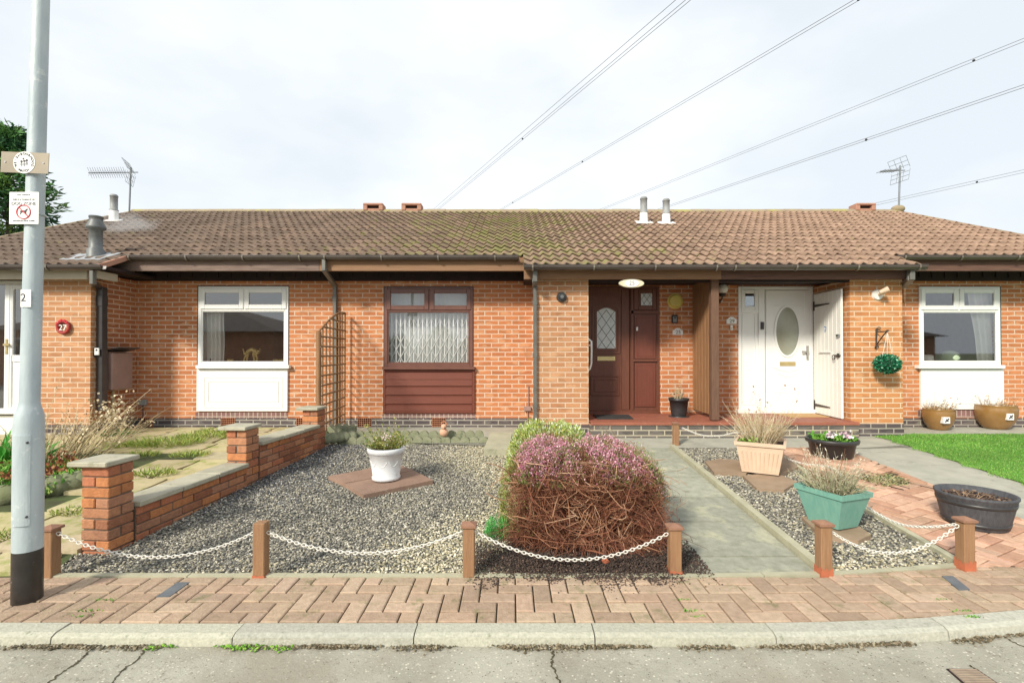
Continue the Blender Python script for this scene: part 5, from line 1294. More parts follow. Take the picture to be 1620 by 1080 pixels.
dog = [(-6, 0.5), (-6.5, 2.5), (-5.4, 1.6), (-3, 2.2), (2, 2.4), (4, 4.6), (6, 5.2), (7, 3.8), (5, 2.8), (4, -.5), (4.6, -4.4), (3.6, -4.4), (2.6, -1), (-3, -.8), (-5.4, -4.2), (-6.2, -3.6), (-4.8, -.5)]
g.prism([(rc_.x+a*sc_, rc_.z+b*sc_) for a, b in dog][::-1], yq-.0002, yq+.001); g.build('dog_symbol', 'ink', t)
g = MB(); g.tube([ax(rc_.z)+Vector((.046*math.cos(a), .046*math.sin(a), 0)) for a in np.linspace(0, 2*math.pi, 25)], .006, 6); g.build('band', 'galv', t)
t = thing('number_sign', 'small white label with a black 2 on the lamp post', 'sign', at(40, 486, BY-.06))
SY2 = BY-.05; g = MB(); bx(g, 32.5, 458, 48.5, 485.5, SY2, .003); g.build('plate', 'sign_white', t); p = at(37, 471, SY2); g = MB(); g.text('2', .062, p.x, SY2-.001, p.z); g.build('numeral', 'ink', t)

# ================================================================== GARDEN WALL, TRELLIS
BR = [(1, 1, 1), (.85, .75, .7), (1.15, 1.1, 1.0), (.75, .6, .55), (1.1, .85, .75), (1.2, 1.0, .7)]
rnd = random.Random(11)
GW = thing('garden_wall', 'stepped low brick garden wall with three capped pillars and stone coping', 'wall', (-2.85, 3.55, 0))
def brick(g, c, a, b, h, rot):
    q_ = rnd.uniform(.88, 1.1); cl = [v*q_ for v in rnd.choice(BR)]
    g.obox(Vector(c)+Vector((rnd.uniform(-.003, .003), rnd.uniform(-.003, .003), rnd.uniform(-.002, .002))), a, b, h, rot @ Matrix.Rotation(R(rnd.uniform(-.8, .8)), 3, 'Z'), tuple(cl), bev=.005)
wang = math.atan(.1); wr = Matrix.Rotation(-wang, 3, 'Z')
def pillar(y, zb, zt, xo=0):
    xr_ = xw(y); c = Vector((xr_-.105, y+.108, 0)); n = round((zt-zb)/.075); hh = (zt-zb)/n
    g = MB(); g.obox((c.x, c.y, (zb+zt)/2), .094, .094, (zt-zb)/2, wr, mi=1)
    for i in range(n):
        z = zb+hh*(i+.5)
        if i % 2: 
            for s_ in (-1, 1): brick(g, c+wr @ Vector((s_*.0545, 0, z)), .0495, .105, hh/2-.005, wr)
        else:
            for s_ in (-1, 1): brick(g, c+wr @ Vector((0, s_*.0545, z)), .105, .0495, hh/2-.005, wr)
    o_ = g.build('pillar', ['gbrick', 'mortar'], GW)
    g = MB(); t_ = rnd.uniform(.95, 1.1); g.obox((c.x-.03, c.y+.0, zt+.018), .145, .148, .0175, Matrix.Rotation(R(-3), 3, 'Z'), (t_, t_, t_), bev=.006); g.build('cap', 'coping', o_)
pillar(3.45, -.06, .612); pillar(4.95, .0, .63); pillar(6.40, .05, .66)
def run(y0, y1, zb, zt):
    n = round((zt-zb)/.075); hh = (zt-zb)/n; g = MB()
    yy = [y0, y1]; p0 = Vector((xw(y0)-.06, y0, 0)); p1 = Vector((xw(y1)-.06, y1, 0)); d_ = (p1-p0); L_ = d_.length; d_.normalize()
    g.obox(((p0.x+p1.x)/2-.02, (y0+y1)/2, (zb+zt)/2), .07, L_/2, (zt-zb)/2, wr, mi=1)
    for i in range(n):
        z = zb+hh*(i+.5); s_ = -.1 if i % 2 else .0
        while s_ < L_:
            a, b = max(s_, 0), min(s_+.215, L_)
            if b-a > .03: brick(g, p0+d_*((a+b)/2)+Vector((.01, 0, z)), .05, (b-a)/2, hh/2-.005, wr); brick(g, p0+d_*((a+b)/2)+Vector((-.09, 0, z)), .05, (b-a)/2, hh/2-.005, wr)
            s_ += .225
    o_ = g.build('wall_section', ['gbrick', 'mortar'], GW)
    g = MB(); m_ = max(1, round(L_/.44)); 
    for i in range(m_):
        a, b = L_*i/m_+.004, L_*(i+1)/m_-.004; t_ = rnd.uniform(.9, 1.1); c = p0+d_*((a+b)/2); g.obox((c.x-.04, c.y, zt+.02+rnd.uniform(-.002, .002)), .128, (b-a)/2, .02, wr, (t_, t_, t_), bev=.006)
    g.build('coping', 'coping', o_)
run(3.67, 4.95, -.08, .262); run(5.17, 6.40, .02, .435)
TR = thing('trellis', 'brown wooden trellis panel with arched top between wall and house', 'trellis', (-2.7, 7.2, .3))
tx0, tx1, ty0, ty1 = -2.63, -2.735, 6.66, 8.0
def trp(t_, z): return Vector((tx0+(tx1-tx0)*t_, ty0+(ty1-ty0)*t_, z))
def ttop(t_): return 1.70+.36*math.sin(t_*math.pi/2)
g = MB(); g.tube([trp(0, .22), trp(0, ttop(0))], .036, 4); g.build('post', 'timber', TR)
g = MB(); g.tube([trp(1, .22), trp(1, ttop(1))], .016, 4); g.tube([trp(.05, .30), trp(1, .30)], .014, 4); g.tube([trp(i/12, ttop(i/12)) for i in range(13)], .018, 4); g.build('frame', 'timber', TR)
g = MB()
for i in range(1, 8): t_ = i/8; g.tube([trp(t_, .30), trp(t_, ttop(t_))], .013, 4)
z_ = .42
while z_ < 2.05:
    t0 = 0
    while t0 < 1 and ttop(t0) < z_: t0 += .02
    if t0 < .95: g.tube([trp(t0, z_)+Vector((.014, 0, 0)), trp(1, z_)+Vector((.014, 0, 0))], .013, 4)
    z_ += .135
g.build('lattice', pm('trellis_wood', (.30, .175, .09), (.20, .115, .06), 8, .8), TR)

# ================================================================== POSTS AND CHAINS
def post_mesh(parent, p, h, cap, red, w_=.036):
    g = MB(); zb = p.z-.03
    g.box(p.x-w_, p.x+w_, p.y-w_, p.y+w_, zb, p.z+h-(.028 if cap else 0), bev=.004); g.build('shaft', 'postwood', parent)
    if cap:
        g = MB(); z_ = p.z+h; g.box(p.x-w_-.012, p.x+w_+.012, p.y-w_-.012, p.y+w_+.012, z_-.028, z_-.012, bev=.003)
        q = w_+.012; g.add([(p.x-q, p.y-q, z_-.012), (p.x+q, p.y-q, z_-.012), (p.x+q, p.y+q, z_-.012), (p.x-q, p.y+q, z_-.012), (p.x, p.y, z_+.006)], [(0, 1, 4), (1, 2, 4), (2, 3, 4), (3, 0, 4)]); g.build('cap', 'postcap', parent)
    if red:
        g = MB(); e = w_+.002; rr = random.Random(int(p.x*100)); n = 9
        for (ux, uy) in ((1, 0), (0, 1)):
            for s_ in (-1, 1):
                top = [p.z+red*rr.uniform(.65, 1.15) for _ in range(n)]
                for i in range(n-1):
                    a, b = -e+2*e*i/(n-1), -e+2*e*(i+1)/(n-1)
                    f = lambda q, z: (p.x+q, p.y+s_*e, z) if ux else (p.x+s_*e, p.y+q, z)
                    g.add([f(a, zb), f(b, zb), f(b, top[i+1]), f(a, top[i])], [(0, 1, 2, 3)])
        g.build('red_paint', 'redpaint', parent)
PG = 'short brown timber posts carrying white chain'
PL = [((80, 911), 830, True, 0, 'capped brown post immediately right of the lamp post foot'),
      ((413, 911), 825, False, .02, 'flat-topped brown post without cap at the gravel front edge'),
      ((742, 910), 825, True, 0, 'capped brown post left of the brown twiggy bush'),
      ((1067, 906), 828, True, .03, 'capped brown post between the twiggy bush and the slab path'),
      ((1303, 908), 823, True, .055, 'brown post with red foot beside the slab path end'),
      ((1527, 899), 817, True, .06, 'rightmost brown post, red foot, near the black half barrel'),
      ((1069, 703), 667, True, 0, 'far brown post at the porch end of the slab path')]
POST = []
for (px, py), yt, cap, red, lb in PL:
    p = gp(px, py); h = at(px, yt, p.y).z-p.z; t = thing('chain_post', lb, 'post', p, PG); post_mesh(t, p, h, cap, red); POST.append((p, h))
def chain(label, pts, pitch=.0235):
    # resample
    pts = [Vector(p) for p in pts]; seg = [0]
    for a, b in zip(pts[:-1], pts[1:]): seg.append(seg[-1]+(b-a).length)
    n = int(seg[-1]/pitch); g = MB(); i = 0
    for k in range(n):
        s_ = (k+.5)*pitch
        while seg[i+1] < s_: i += 1
        f = (s_-seg[i])/(seg[i+1]-seg[i]); c = pts[i].lerp(pts[i+1], f); d_ = (pts[i+1]-pts[i]).normalized()
        s1_ = d_.cross(Vector((0, 0, 1))).normalized(); u_ = s1_.cross(d_); q = (s1_+u_*.8 if k % 2 else u_-s1_*.8).normalized(); nrm = d_.cross(q)
        m_ = 8; path = [c+d_*.0165*math.cos(2*math.pi*j/m_)+q*.0095*math.sin(2*math.pi*j/m_) for j in range(m_)]
        vs = []
        for j in range(m_):
            ct = (path[j]-c).normalized()
            for e in range(4): a = math.pi/2*e; vs.append(path[j]+(ct*math.cos(a)+nrm*math.sin(a))*.0034)
        g.add(vs, [(j*4+e, j*4+(e+1) % 4, ((j+1) % m_)*4+(e+1) % 4, ((j+1) % m_)*4+e) for j in range(m_) for e in range(4)], smooth=True)
    o_ = g.build('chain', 'chain', None, pts[0]); props(o_, label, 'chain', 'white plastic chains between the posts'); return o_
def sagpts(a, b, drop, n=40):
    return [a.lerp(b, i/n)+Vector((0, 0, -drop*4*(i/n)*(1-i/n))) for i in range(n+1)]
def pside(i, s_, dz=-.06): p, h = POST[i]; return Vector((p.x+s_*.038, p.y, p.z+h+dz))
chain('white chain between the lamp post and the uncapped post', sagpts(pside(0, 1, -.05), pside(1, -1, -.065), .155))
chain('white chain crossing in front of the middle gravel bed', sagpts(pside(1, 1, -.065), pside(2, -1), .135))
chain('white chain hanging in front of the brown twiggy bush', sagpts(pside(2, 1), pside(3, -1), .175))
chain('white chain across the front of the right gravel strip', sagpts(pside(4, 1), pside(5, -1, -.05), .165))
gpts = [at(1512, 829, 3.17), at(1470, 833, 3.35), at(1430, 830, 3.6), at(1395, 816, 3.85), at(1365, 795, 4.1), at(1345, 768, 4.25), at(1325, 745, 4.4), at(1305, 737, 4.8), at(1270, 733, 5.1), at(1240, 722, 5.35), at(1215, 703, 5.55), at(1190, 690, 5.7), at(1165, 684, 5.9), at(1140, 689, 6.15), at(1110, 688, 6.35), at(1078, 676, 6.6)]
fine = []
for i in range(len(gpts)-1):
    p0, p1, p2, p3 = gpts[max(i-1, 0)], gpts[i], gpts[i+1], gpts[min(i+2, len(gpts)-1)]
    for k in range(6):
        u = k/6; fine.append(.5*((2*p1)+(-p0+p2)*u+(2*p0-5*p1+4*p2-p3)*u*u+(-p0+3*p1-3*p2+p3)*u**3))
chain('long white chain running back over the planters to the porch post', fine+[gpts[-1]])

# ================================================================== POTS
def soil_disc(parent, cx, cy, z, r, sx=1, sy=1):
    g = MB(); g.lathe(cx, cy, [(r, z-.03), (r, z), (r*.6, z+.008)], 20, sx, sy); return g.build('compost', 'soil', parent)
# red flags + white pot
A = gxy((546, 768), (655, 747), (685, 762.5), (575, 786)); B_ = gxy((519.5, 756), (625, 736), (655, 746.5), (546, 767))
for pts, lb in ((A, 'front reddish paving slab under the white pot'), (B_, 'rear reddish paving slab under the white pot')):
    c_ = (sum(p[0] for p in pts)/4, sum(p[1] for p in pts)/4); g = MB(); g.slab(pts, -.03, .022, zf=lambda x, y: G(y)); props(g.build('paving_slab', 'slab_red', None, (c_[0], c_[1], G(c_[1]))), lb, 'paving slab', 'reddish slabs under the white pot')
p = gp(611, 757, .025); cx, cy, z0 = p.x, p.y, p.z; t = thing('plant_pot', 'white embossed round pot with yellow-green shrub on reddish slabs', 'plant pot', (cx, cy, z0))
g = MB(); g.lathe(cx, cy, [(.125, z0), (.142, z0+.004), (.143, z0+.03), (.134, z0+.04), (.172, z0+.27), (.186, z0+.275), (.19, z0+.31), (.185, z0+.325), (.17, z0+.325), (.165, z0+.28)], 40)
for k_ in range(5):     # embossed garlands
    a0 = -math.pi/2+(k_-2)*.72
    pts = []
    for u in np.linspace(-1, 1, 9):
        a = a0+u*.3; z_ = z0+.20-.05*(1-u*u); r_ = .134+(z_-z0-.04)/.23*.038; pts.append((cx+r_*math.cos(a), cy+r_*math.sin(a), z_))
    g.tube(pts, .0035, 5)
    for z_ in (): r_ = .134+(z_-.04)/.23*.038; g.sphere((cx+r_*math.cos(a0), cy+r_*math.sin(a0), z0+z_), .01, n=8, k=5)
g.build('pot', 'potwhite', t); soil_disc(t, cx, cy, z0+.30, .165)
YG = [(.30, .34, .05), (.42, .42, .09), (.20, .28, .04), (.5, .46, .16), (.12, .2, .03)]
stems_part('shrub', t, (cx, cy, z0+.29), .1, .24, 1.1, 90, [(.25, .2, .08), (.35, .3, .12)], .0035, .25, 1500, YG, .013, .026, .25)
N = 60; Pp = np.array([cx, cy-.02, z0+.42])+RNG.normal(0, [.04, .04, .025], (N, 3)); V, Fc = np_leaves(Pp, RNG.normal(size=(N, 3)), np.full(N, .02), np.full(N, .022)); np_build('blossom', V, Fc, pal(N, [(.85, .6, .6), (.8, .7, .68)]), 'leafcol', t)
# tan square planter
def tub_rect(name, ctr, a0, a1, b0, b1, h, rot, z0, mat, parent, rim=.018, ribs=0, th=.014):
    """tapered rectangular tub; a: half x (bottom, top), b: half y"""
    g = MB(); R3 = Matrix.Rotation(rot, 3, 'Z')
    def ring(a, b, z): return [Vector((ctr[0], ctr[1], z))+R3 @ Vector((x*a, y*b, 0)) for x, y in ((-1, -1), (1, -1), (1, 1), (-1, 1))]
    rs = [ring(a0, b0, z0), ring(a1, b1, z0+h-.04), ring(a1+rim, b1+rim, z0+h-.038), ring(a1+rim*1.2, b1+rim*1.2, z0+h), ring(a1-.004, b1-.004, z0+h), ring(a1-th, b1-th, z0+h-.05)]
    vs = [v for r_ in rs for v in r_]
    g.add(vs, [(4*i+j, 4*i+(j+1) % 4, 4*i+4+(j+1) % 4, 4*i+4+j) for i in range(len(rs)-1) for j in range(4)]+[(3, 2, 1, 0)])
    if ribs:
        for (j, (nx_, ny_)) in enumerate(((0, -1), (1, 0), (0, 1), (-1, 0))):
            for k_ in range(ribs):
                u = -.8+1.6*k_/(ribs-1)
                if nx_ == 0: b_, t_ = Vector((u*a0, ny_*b0, 0)), Vector((u*a1, ny_*b1, 0))
                else: b_, t_ = Vector((nx_*a0, u*b0, 0)), Vector((nx_*a1, u*b1, 0))
                c = Vector((ctr[0], ctr[1], 0)); P0 = c+R3 @ b_+Vector((0, 0, z0+.03)); P1 = c+R3 @ (b_.lerp(t_, .8))+Vector((0, 0, z0+(h-.04)*.8))
                g.tube([P0, P1], .009, 6)
    o_ = g.build(name, mat, parent)
    g = MB(); r_ = ring(a1-th, b1-th, z0+h-.035); g.add(r_, [(0, 1, 2, 3)]); g.build('compost', 'soil', parent); return o_
p = gp(1203, 751, .03); z0 = p.z; ctr = (p.x*1.045, p.y+.22); t = thing('planter', 'tan ribbed square planter full of dry grass on stepping stones', 'planter', (ctr[0], ctr[1], z0))
tub_rect('tub', ctr, .175, .225, .175, .225, .33, R(-30), z0, 'pottan', t, ribs=9)
stems_part('dry_grass', t, (ctr[0], ctr[1], z0+.30), .15, .42, .75, 300, [(.70, .58, .38), (.60, .48, .30), (.78, .68, .5), (.45, .34, .2)], .0036, .2, 420, DRY+[(.35, .4, .15)], .008, .05, .1)
stems_part('green_leaves', t, (ctr[0]-.1, ctr[1]-.06, z0+.3), .08, .08, 1.2, 30, [(.2, .3, .05)], .003, .3, 160, [(.22, .38, .06), (.3, .45, .1)], .02, .04, .2)
stems_part('seed_heads', t, (ctr[0]-.02, ctr[1], z0+.3), .12, .62, .35, 9, [(.4, .33, .25)], .002, .08, 60, [(.35, .22, .16)], .014, .02, .97)
# green planter
z0 = .02+.03; c1_ = onz(1331, 841, z0); rotg = math.atan2(.13, .31); ctr = (2.545, 3.90); t = thing('planter', 'weathered green rectangular planter with grey-green lavender on a flat stone', 'planter', (*ctr, z0))
tub_rect('tub', ctr, .105, .155, .125, .19, .28, R(20), z0+.01, 'potgreen', t, rim=.012)
LAV = [(.38, .38, .24), (.48, .46, .32), (.30, .32, .18), (.5, .42, .28)]
stems_part('lavender', t, (ctr[0], ctr[1], z0+.26), .14, .20, .9, 300, LAV, .0032, .3, 1500, LAV+[(.3, .36, .2)], .006, .028, .2)
stems_part('twigs', t, (ctr[0], ctr[1]+.02, z0+.26), .06, .28, .8, 40, [(.34, .18, .1)], .004, .25)
stems_part('silver_sprigs', t, (ctr[0]-.02, ctr[1]+.05, z0+.27), .12, .32, .45, 60, [(.62, .56, .42)], .003, .15, 260, [(.66, .6, .46)], .007, .03, .5)
# stones under
def stone(lb, pts, h=.035):
    q = gxy(*pts); c_ = (sum(p[0] for p in q)/len(q), sum(p[1] for p in q)/len(q)); g = MB(); g.slab(q, -.03, h-.02, zf=lambda x, y: G(y)); props(g.build('stepping_stone', 'stone_brown', None, (*c_, G(c_[1]))), lb, 'stepping stone', 'flat brown stones in the right gravel')
stone('flat brown stone left of the tan planter', [(1115, 731), (1140, 727), (1180, 730), (1190, 742), (1180, 751), (1130, 749)])
stone('flat brown stone behind the right side of the tan planter', [(1215, 724), (1245, 722), (1263, 740), (1235, 752), (1200, 745)])
stone('angular flat brown stone in front of the tan planter', [(1175, 754), (1225, 749), (1262, 764), (1240, 777), (1197, 774)])
stone('flat brown stone under the green planter', [(1268, 820), (1330, 815), (1378, 848), (1358, 858), (1300, 850)])
# black bowl with flowers
p = gp(1316, 727); z0 = p.z+.008; cx, cy = p.x*(p.y+.16)/p.y, p.y+.16; t = thing('flower_bowl', 'black round bowl planted with white and pink flowers', 'planter', (cx, cy, z0))
g = MB(); g.lathe(cx, cy, [(.20, z0), (.22, z0+.02), (.255, z0+.17), (.28, z0+.175), (.29, z0+.21), (.28, z0+.225), (.262, z0+.222), (.25, z0+.18)], 36); g.build('bowl', 'black', t); soil_disc(t, cx, cy, z0+.19, .25)
GRN = [(.10, .30, .03), (.16, .40, .05), (.06, .2, .02), (.25, .45, .08)]
stems_part('foliage', t, (cx, cy, z0+.18), .2, .07, .6, 60, GRN, .003, .3, 1300, GRN, .03, .04, .2)
for (dx, dz, s_) in ((-.10, .075, 1), (.09, .08, 1)):
    N = 46; Pp = np.array([cx+dx, cy-.12, z0+.2+dz])+RNG.normal(0, [.032*s_, .03, .018], (N, 3)); V, Fc = np_leaves(Pp, RNG.normal(size=(N, 3))+np.array([0, -.6, .6]), np.full(N, .032), np.full(N, .034)); np_build('flower', V, Fc, pal(N, [(.85, .68, .74), (.85, .8, .82), (.78, .5, .62)]), 'leafcol', t)
# half barrel
p = gp(1543, 846); z0 = p.z+.008; cy = p.y+.20; cx = p.x*cy/p.y; t = thing('half_barrel', 'black half barrel tub holding bare soil on the red brick paving', 'planter', (cx, cy, z0))
g = MB(); n = 40; prof = [(.19, z0), (.20, z0+.01), (.217, z0+.09), (.236, z0+.18), (.248, z0+.235), (.256, z0+.245), (.256, z0+.26), (.236, z0+.26), (.22, z0+.2)]
g.lathe(cx, cy, prof, n); g.build('tub', 'barrel', t)
g = MB(); 
for zz, r_ in ((.025, .201), (.18, .235)): g.lathe(cx, cy, [(r_, z0+zz), (r_+.006, z0+zz+.001), (r_+.012, z0+zz+.028), (r_+.004, z0+zz+.029)], n)
g.build('hoop', 'black', t); soil_disc(t, cx, cy, z0+.205, .222)
x, y = scatter([(cx-.25, cy-.25), (cx+.25, cy-.25), (cx+.25, cy+.25), (cx-.25, cy+.25)], 700); k_ = (x-cx)**2+(y-cy)**2 < .043; x, y = x[k_], y[k_]
pebbles('soil_crumbs', x, y, np.full(len(x), z0+.21)+RNG.uniform(0, .02, len(x)), RNG.uniform(.01, .03, len(x)), pal(len(x), [(.08, .05, .04), (.14, .09, .06), (.3, .2, .14)], [.5, .4, .1]), 'stone', t)
stems_part('twigs', t, (cx-.06, cy, z0+.21), .08, .06, 1.5, 20, [(.3, .2, .12)], .004, .4)
# golden glazed pots
def goldpot(px, wpx, ytop, ybase, lb, sticker):
    Y = (CAMZ-.19)*F/(ybase-HY)+.05; c_ = at(px, ybase, Y); z0 = .19; k_ = F/Y; r_ = wpx/2/k_*.93; h = (ybase-ytop)/k_
    t = thing('glazed_pot', lb, 'plant pot', (c_.x, Y+r_*.6, z0), 'round golden-brown glazed pots by the right wall'); cy = Y+r_*.6; s_ = (cy)/Y; r_ *= s_; 
    g = MB(); g.lathe(c_.x*s_, cy, [(r_*.55, z0), (r_*.62, z0+.02), (r_*.86, z0+h*.3), (r_*.98, z0+h*.6), (r_, z0+h*.85), (r_*.94, z0+h*.97), (r_*.97, z0+h), (r_*.9, z0+h), (r_*.86, z0+h*.9)], 36); g.build('pot', 'potgold', t)
    soil_disc(t, c_.x*s_, cy, z0+h*.93, r_*.88)
    stems_part('dead_stems', t, (c_.x*s_, cy, z0+h*.9), r_*.8, .18, .8, 60, DRY+[(.35, .2, .12)], .004, .4, 90, [(.45, .25, .13), (.6, .42, .26)], .02, .04, .0)
    if sticker:
        q = at(sticker[0], sticker[1], cy-r_*.97); a = .05
        g = MB(); g.box(q.x-a, q.x+a, q.y-.012, q.y+.05, q.z-a, q.z+a); so_ = g.build('square_badge', 'sign_white', t)
        g = MB(); g.tube([(q.x-a*.6, q.y-.014, q.z-a*.5), (q.x+a*.6, q.y-.014, q.z+a*.5)], .009, 5); g.tube([(q.x-a*.3, q.y-.014, q.z+a*.35), (q.x+a*.1, q.y-.014, q.z)], .008, 5); g.tube([(q.x, q.y-.014, q.z-.01), (q.x+a*.5, q.y-.014, q.z-a*.3)], .007, 5); g.build('emblem', 'ink', so_)
goldpot(1485, 45, 648, 681, 'smaller golden-brown pot with a square badge, left under the right window', (1497, 664.5))
goldpot(1575, 57, 642, 680, 'larger golden-brown pot with a square badge, right under the right window', (1598, 659))
goldpot(1634, 42, 648, 673, 'golden-brown pot cut off by the right edge of the picture', None)
# slab step, ornaments, edging
q = gxy((765, 718), (806, 718), (810, 690), (776, 690)); g = MB(); g.slab(q, -.05, .06, zf=lambda x, y: G(y)); props(g.build('stone_step', 'edging', None, (q[0][0], q[0][1], G(q[0][1]))), 'pale thick stone slab between the gravel and the green heather', 'stone slab')
t = thing('scalloped_edging', 'mossy two-tier scalloped stone edging below the brown window', 'edging', gp(650, 695)); MOS = pm('mossy_stone', (.20, .22, .13), (.29, .29, .20), 12, .95, bump=.7, bscale=50, dirt=((.10, .13, .07), 9, .55)); 
for row in (0, 1):
    g = MB(); rr = random.Random(row)
    ylev = (6.80, 6.93)[row]; zt = (G(6.8)+.07, G(6.9)+.13)[row]; x_ = xpx(545, 6.85)+row*.06
    while x_ < xpx(770, 6.85):
        w_ = .066+rr.uniform(-.004, .004); pts = [(x_-w_, G(6.8)-.06), (x_+w_, G(6.8)-.06)]+[(x_+w_*math.cos(a), zt-.055+.055*math.sin(a)+rr.uniform(-.004, .004)) for a in np.linspace(0, math.pi, 7)]
        g.prism([(a, b) for a, b in pts][::-1], ylev-.03, ylev+.03); x_ += .13
    g.build('front_tier' if row == 0 else 'rear_tier', MOS, t)
g = MB(); 
for i in range(5):
    a = at(516+i*10, 690-i*2.2, 6.65+i*.05); g.sphere((a.x, a.y, G(6.7)+.07), .085, 1, .7, .9, 12, 7, jit=.06)
g.build('end_stones', MOS, t)
g = MB(); c_ = at(540, 679, 7.05); 
for i in range(4): g.prism([(c_.x-.19+i*.1, .1), (c_.x-.09+i*.1, .1), (c_.x-.09+i*.1, .34+.0*i), (c_.x-.14+i*.1, .38+.02*math.sin(i)), (c_.x-.19+i*.1, .34)][::-1], 7.0, 7.1)
o_ = g.build('stone_edging_block', MOS, None, c_); props(o_, 'upright mossy scalloped stone block beside the trellis foot', 'edging stone')
p = gp(702, 697, .02); t = thing('animal_ornament', 'small terracotta animal ornament with a looped handle on the mossy edging', 'garden ornament', p); z0 = .26; cx, cy = p.x, 6.78
g = MB(); g.sphere((cx, cy, z0+.05), .062, 1, .9, .95); g.sphere((cx+.0, cy-.01, z0+.13), .04, 1, 1, 1); g.tube([(cx, cy-.03, z0+.13), (cx+.005, cy-.075, z0+.12)], [.02, .01], 8); g.build('body', pm('terra_pale', (.62, .38, .26), (.55, .32, .21), 12, .85), t)
g = MB(); g.tube([(cx+.035*math.cos(a), cy, z0+.165+.035*math.sin(a)) for a in np.linspace(-.4, math.pi+.4, 10)], .009, 6); g.build('handle', 'terracotta', t)

# ================================================================== HEATHER HEDGE
x, y = scatter([(-.2, 3.1), (1.08, 3.1), (1.05, 5.6), (.0, 5.6)], 9000); z_ = Gn(y)+.0+RNG.uniform(-.02, .03, len(x))
sheet('bush_bed', [(-.02, 3.13), (1.06, 3.13), (1.12, 6.4), (0.1, 6.4)], .004, 'soil')
# spilled soil reaching over the pavement
N = 30000; xx = RNG.normal(.55, .48, N); yy = 3.22+np.abs(RNG.normal(0, .2, N))*RNG.choice([-1, 1], N, p=[.35, .65]); edge = 3.0+.05*np.sin(xx*7)+.05*np.sin(xx*17+1)+.03*np.sin(xx*41)-np.where(RNG.uniform(0, 1, N) < .05, .12, 0)
k_ = (xx > -.28) & (xx < 1.28) & (yy > edge) & (yy < 3.8); xx, yy = xx[k_], yy[k_]; hz = .008+.05*np.exp(-((xx-.5)/.6)**2)*np.clip((yy-3.02)/.2, 0, 1)
o_ = pebbles('spilled_soil', xx, yy, Gn(yy)+hz*RNG.uniform(.1, 1, len(xx)), RNG.uniform(.005, .016, len(xx)), pal(len(xx), [(.06, .042, .034), (.095, .065, .05), (.035, .025, .02), (.19, .12, .085)], [.4, .3, .22, .08]), 'stone')
props(o_, 'dark crumbly soil spilled from under the bush onto the pavement', 'soil', kind='stuff')
BU = thing('heather_bush', 'large bush of bare reddish-brown twigs topped with pink flowers', 'shrub', (.55, 3.85, .03))
TW = [(.17, .062, .036), (.23, .088, .048), (.31, .13, .07), (.10, .036, .022), (.38, .19, .11), (.21, .07, .04)]
def ellipsoid_pts(N, c, r, lo=-.1, front=False):
    d_ = RNG.normal(size=(N, 3)); d_ /= np.linalg.norm(d_, axis=1)[:, None]; d_[:, 2] = np.abs(d_[:, 2])*(1-lo)+lo
    return d_
def bushtwigs(N, ctr, rx, ry, h, S=7, r0=.0055, inner=.3, curl=.2):
    """twigs growing from a low core to a box-like domed surface"""
    a = RNG.uniform(0, 2*np.pi, N); e = RNG.uniform(-.06, 1.0, N)**1.0*math.pi/2
    sq = lambda v: np.sign(v)*np.abs(v)**.5
    tx_ = np.stack([ctr[0]+rx*sq(np.cos(a))*np.cos(e*.9)**.25, ctr[1]+ry*sq(np.sin(a))*np.cos(e*.9)**.25, ctr[2]+h*np.maximum(np.sin(e), -.02)], 1)
    core = np.stack([ctr[0]+RNG.normal(0, rx*inner, N), ctr[1]+RNG.normal(0, ry*inner, N), ctr[2]+RNG.uniform(0, .12, N)], 1)
    s0 = RNG.uniform(.0, .45, N)[:, None]; st = core*(1-s0)+tx_*s0; en = core+(tx_-core)*RNG.uniform(.85, 1.07, (N, 1))
    t_ = np.linspace(0, 1, S); L_ = np.linalg.norm(en-st, axis=1)[:, None, None]
    b1 = RNG.normal(0, curl, (N, 1, 3)); b2 = RNG.normal(0, curl*.5, (N, 1, 3)); b1[..., 2] += curl*.6
    P = st[:, None]+(en-st)[:, None]*t_[None, :, None]+L_*(b1*np.sin(np.pi*t_)[None, :, None]+b2*np.sin(2*np.pi*t_)[None, :, None])
    P[..., 2] = np.maximum(P[..., 2], .02)
    rad = r0*(1-.65*t_)[None]*RNG.uniform(.45, 1.3, (N, 1)); return P, rad
parts = []
ctr = (.57, 3.88, .03)
VO = np.stack([RNG.uniform(.1, 1.05, 15), np.full(15, 3.34), RNG.uniform(.08, .42, 15)], 1); VR = RNG.uniform(.04, .085, 15)
for (N, r0, cr) in ((1300, .0056, .13), (7000, .0021, .15)):
    P, rad = bushtwigs(N, ctr, .57, .58, .54, 7, r0, .34, cr)
    dm = np.linalg.norm((P[:, :, None, :]-VO[None, None])*np.array([1, .45, 1]), axis=3)/VR; kp = (dm.min(axis=(1, 2)) > 1); P, rad = P[kp], rad[kp]; N = len(P)
    V, Fc = np_tubes(P, rad); parts.append((V, Fc, np.repeat(pal(N, TW, [.22, .25, .2, .1, .07, .16], .2), 6*3, axis=0)))
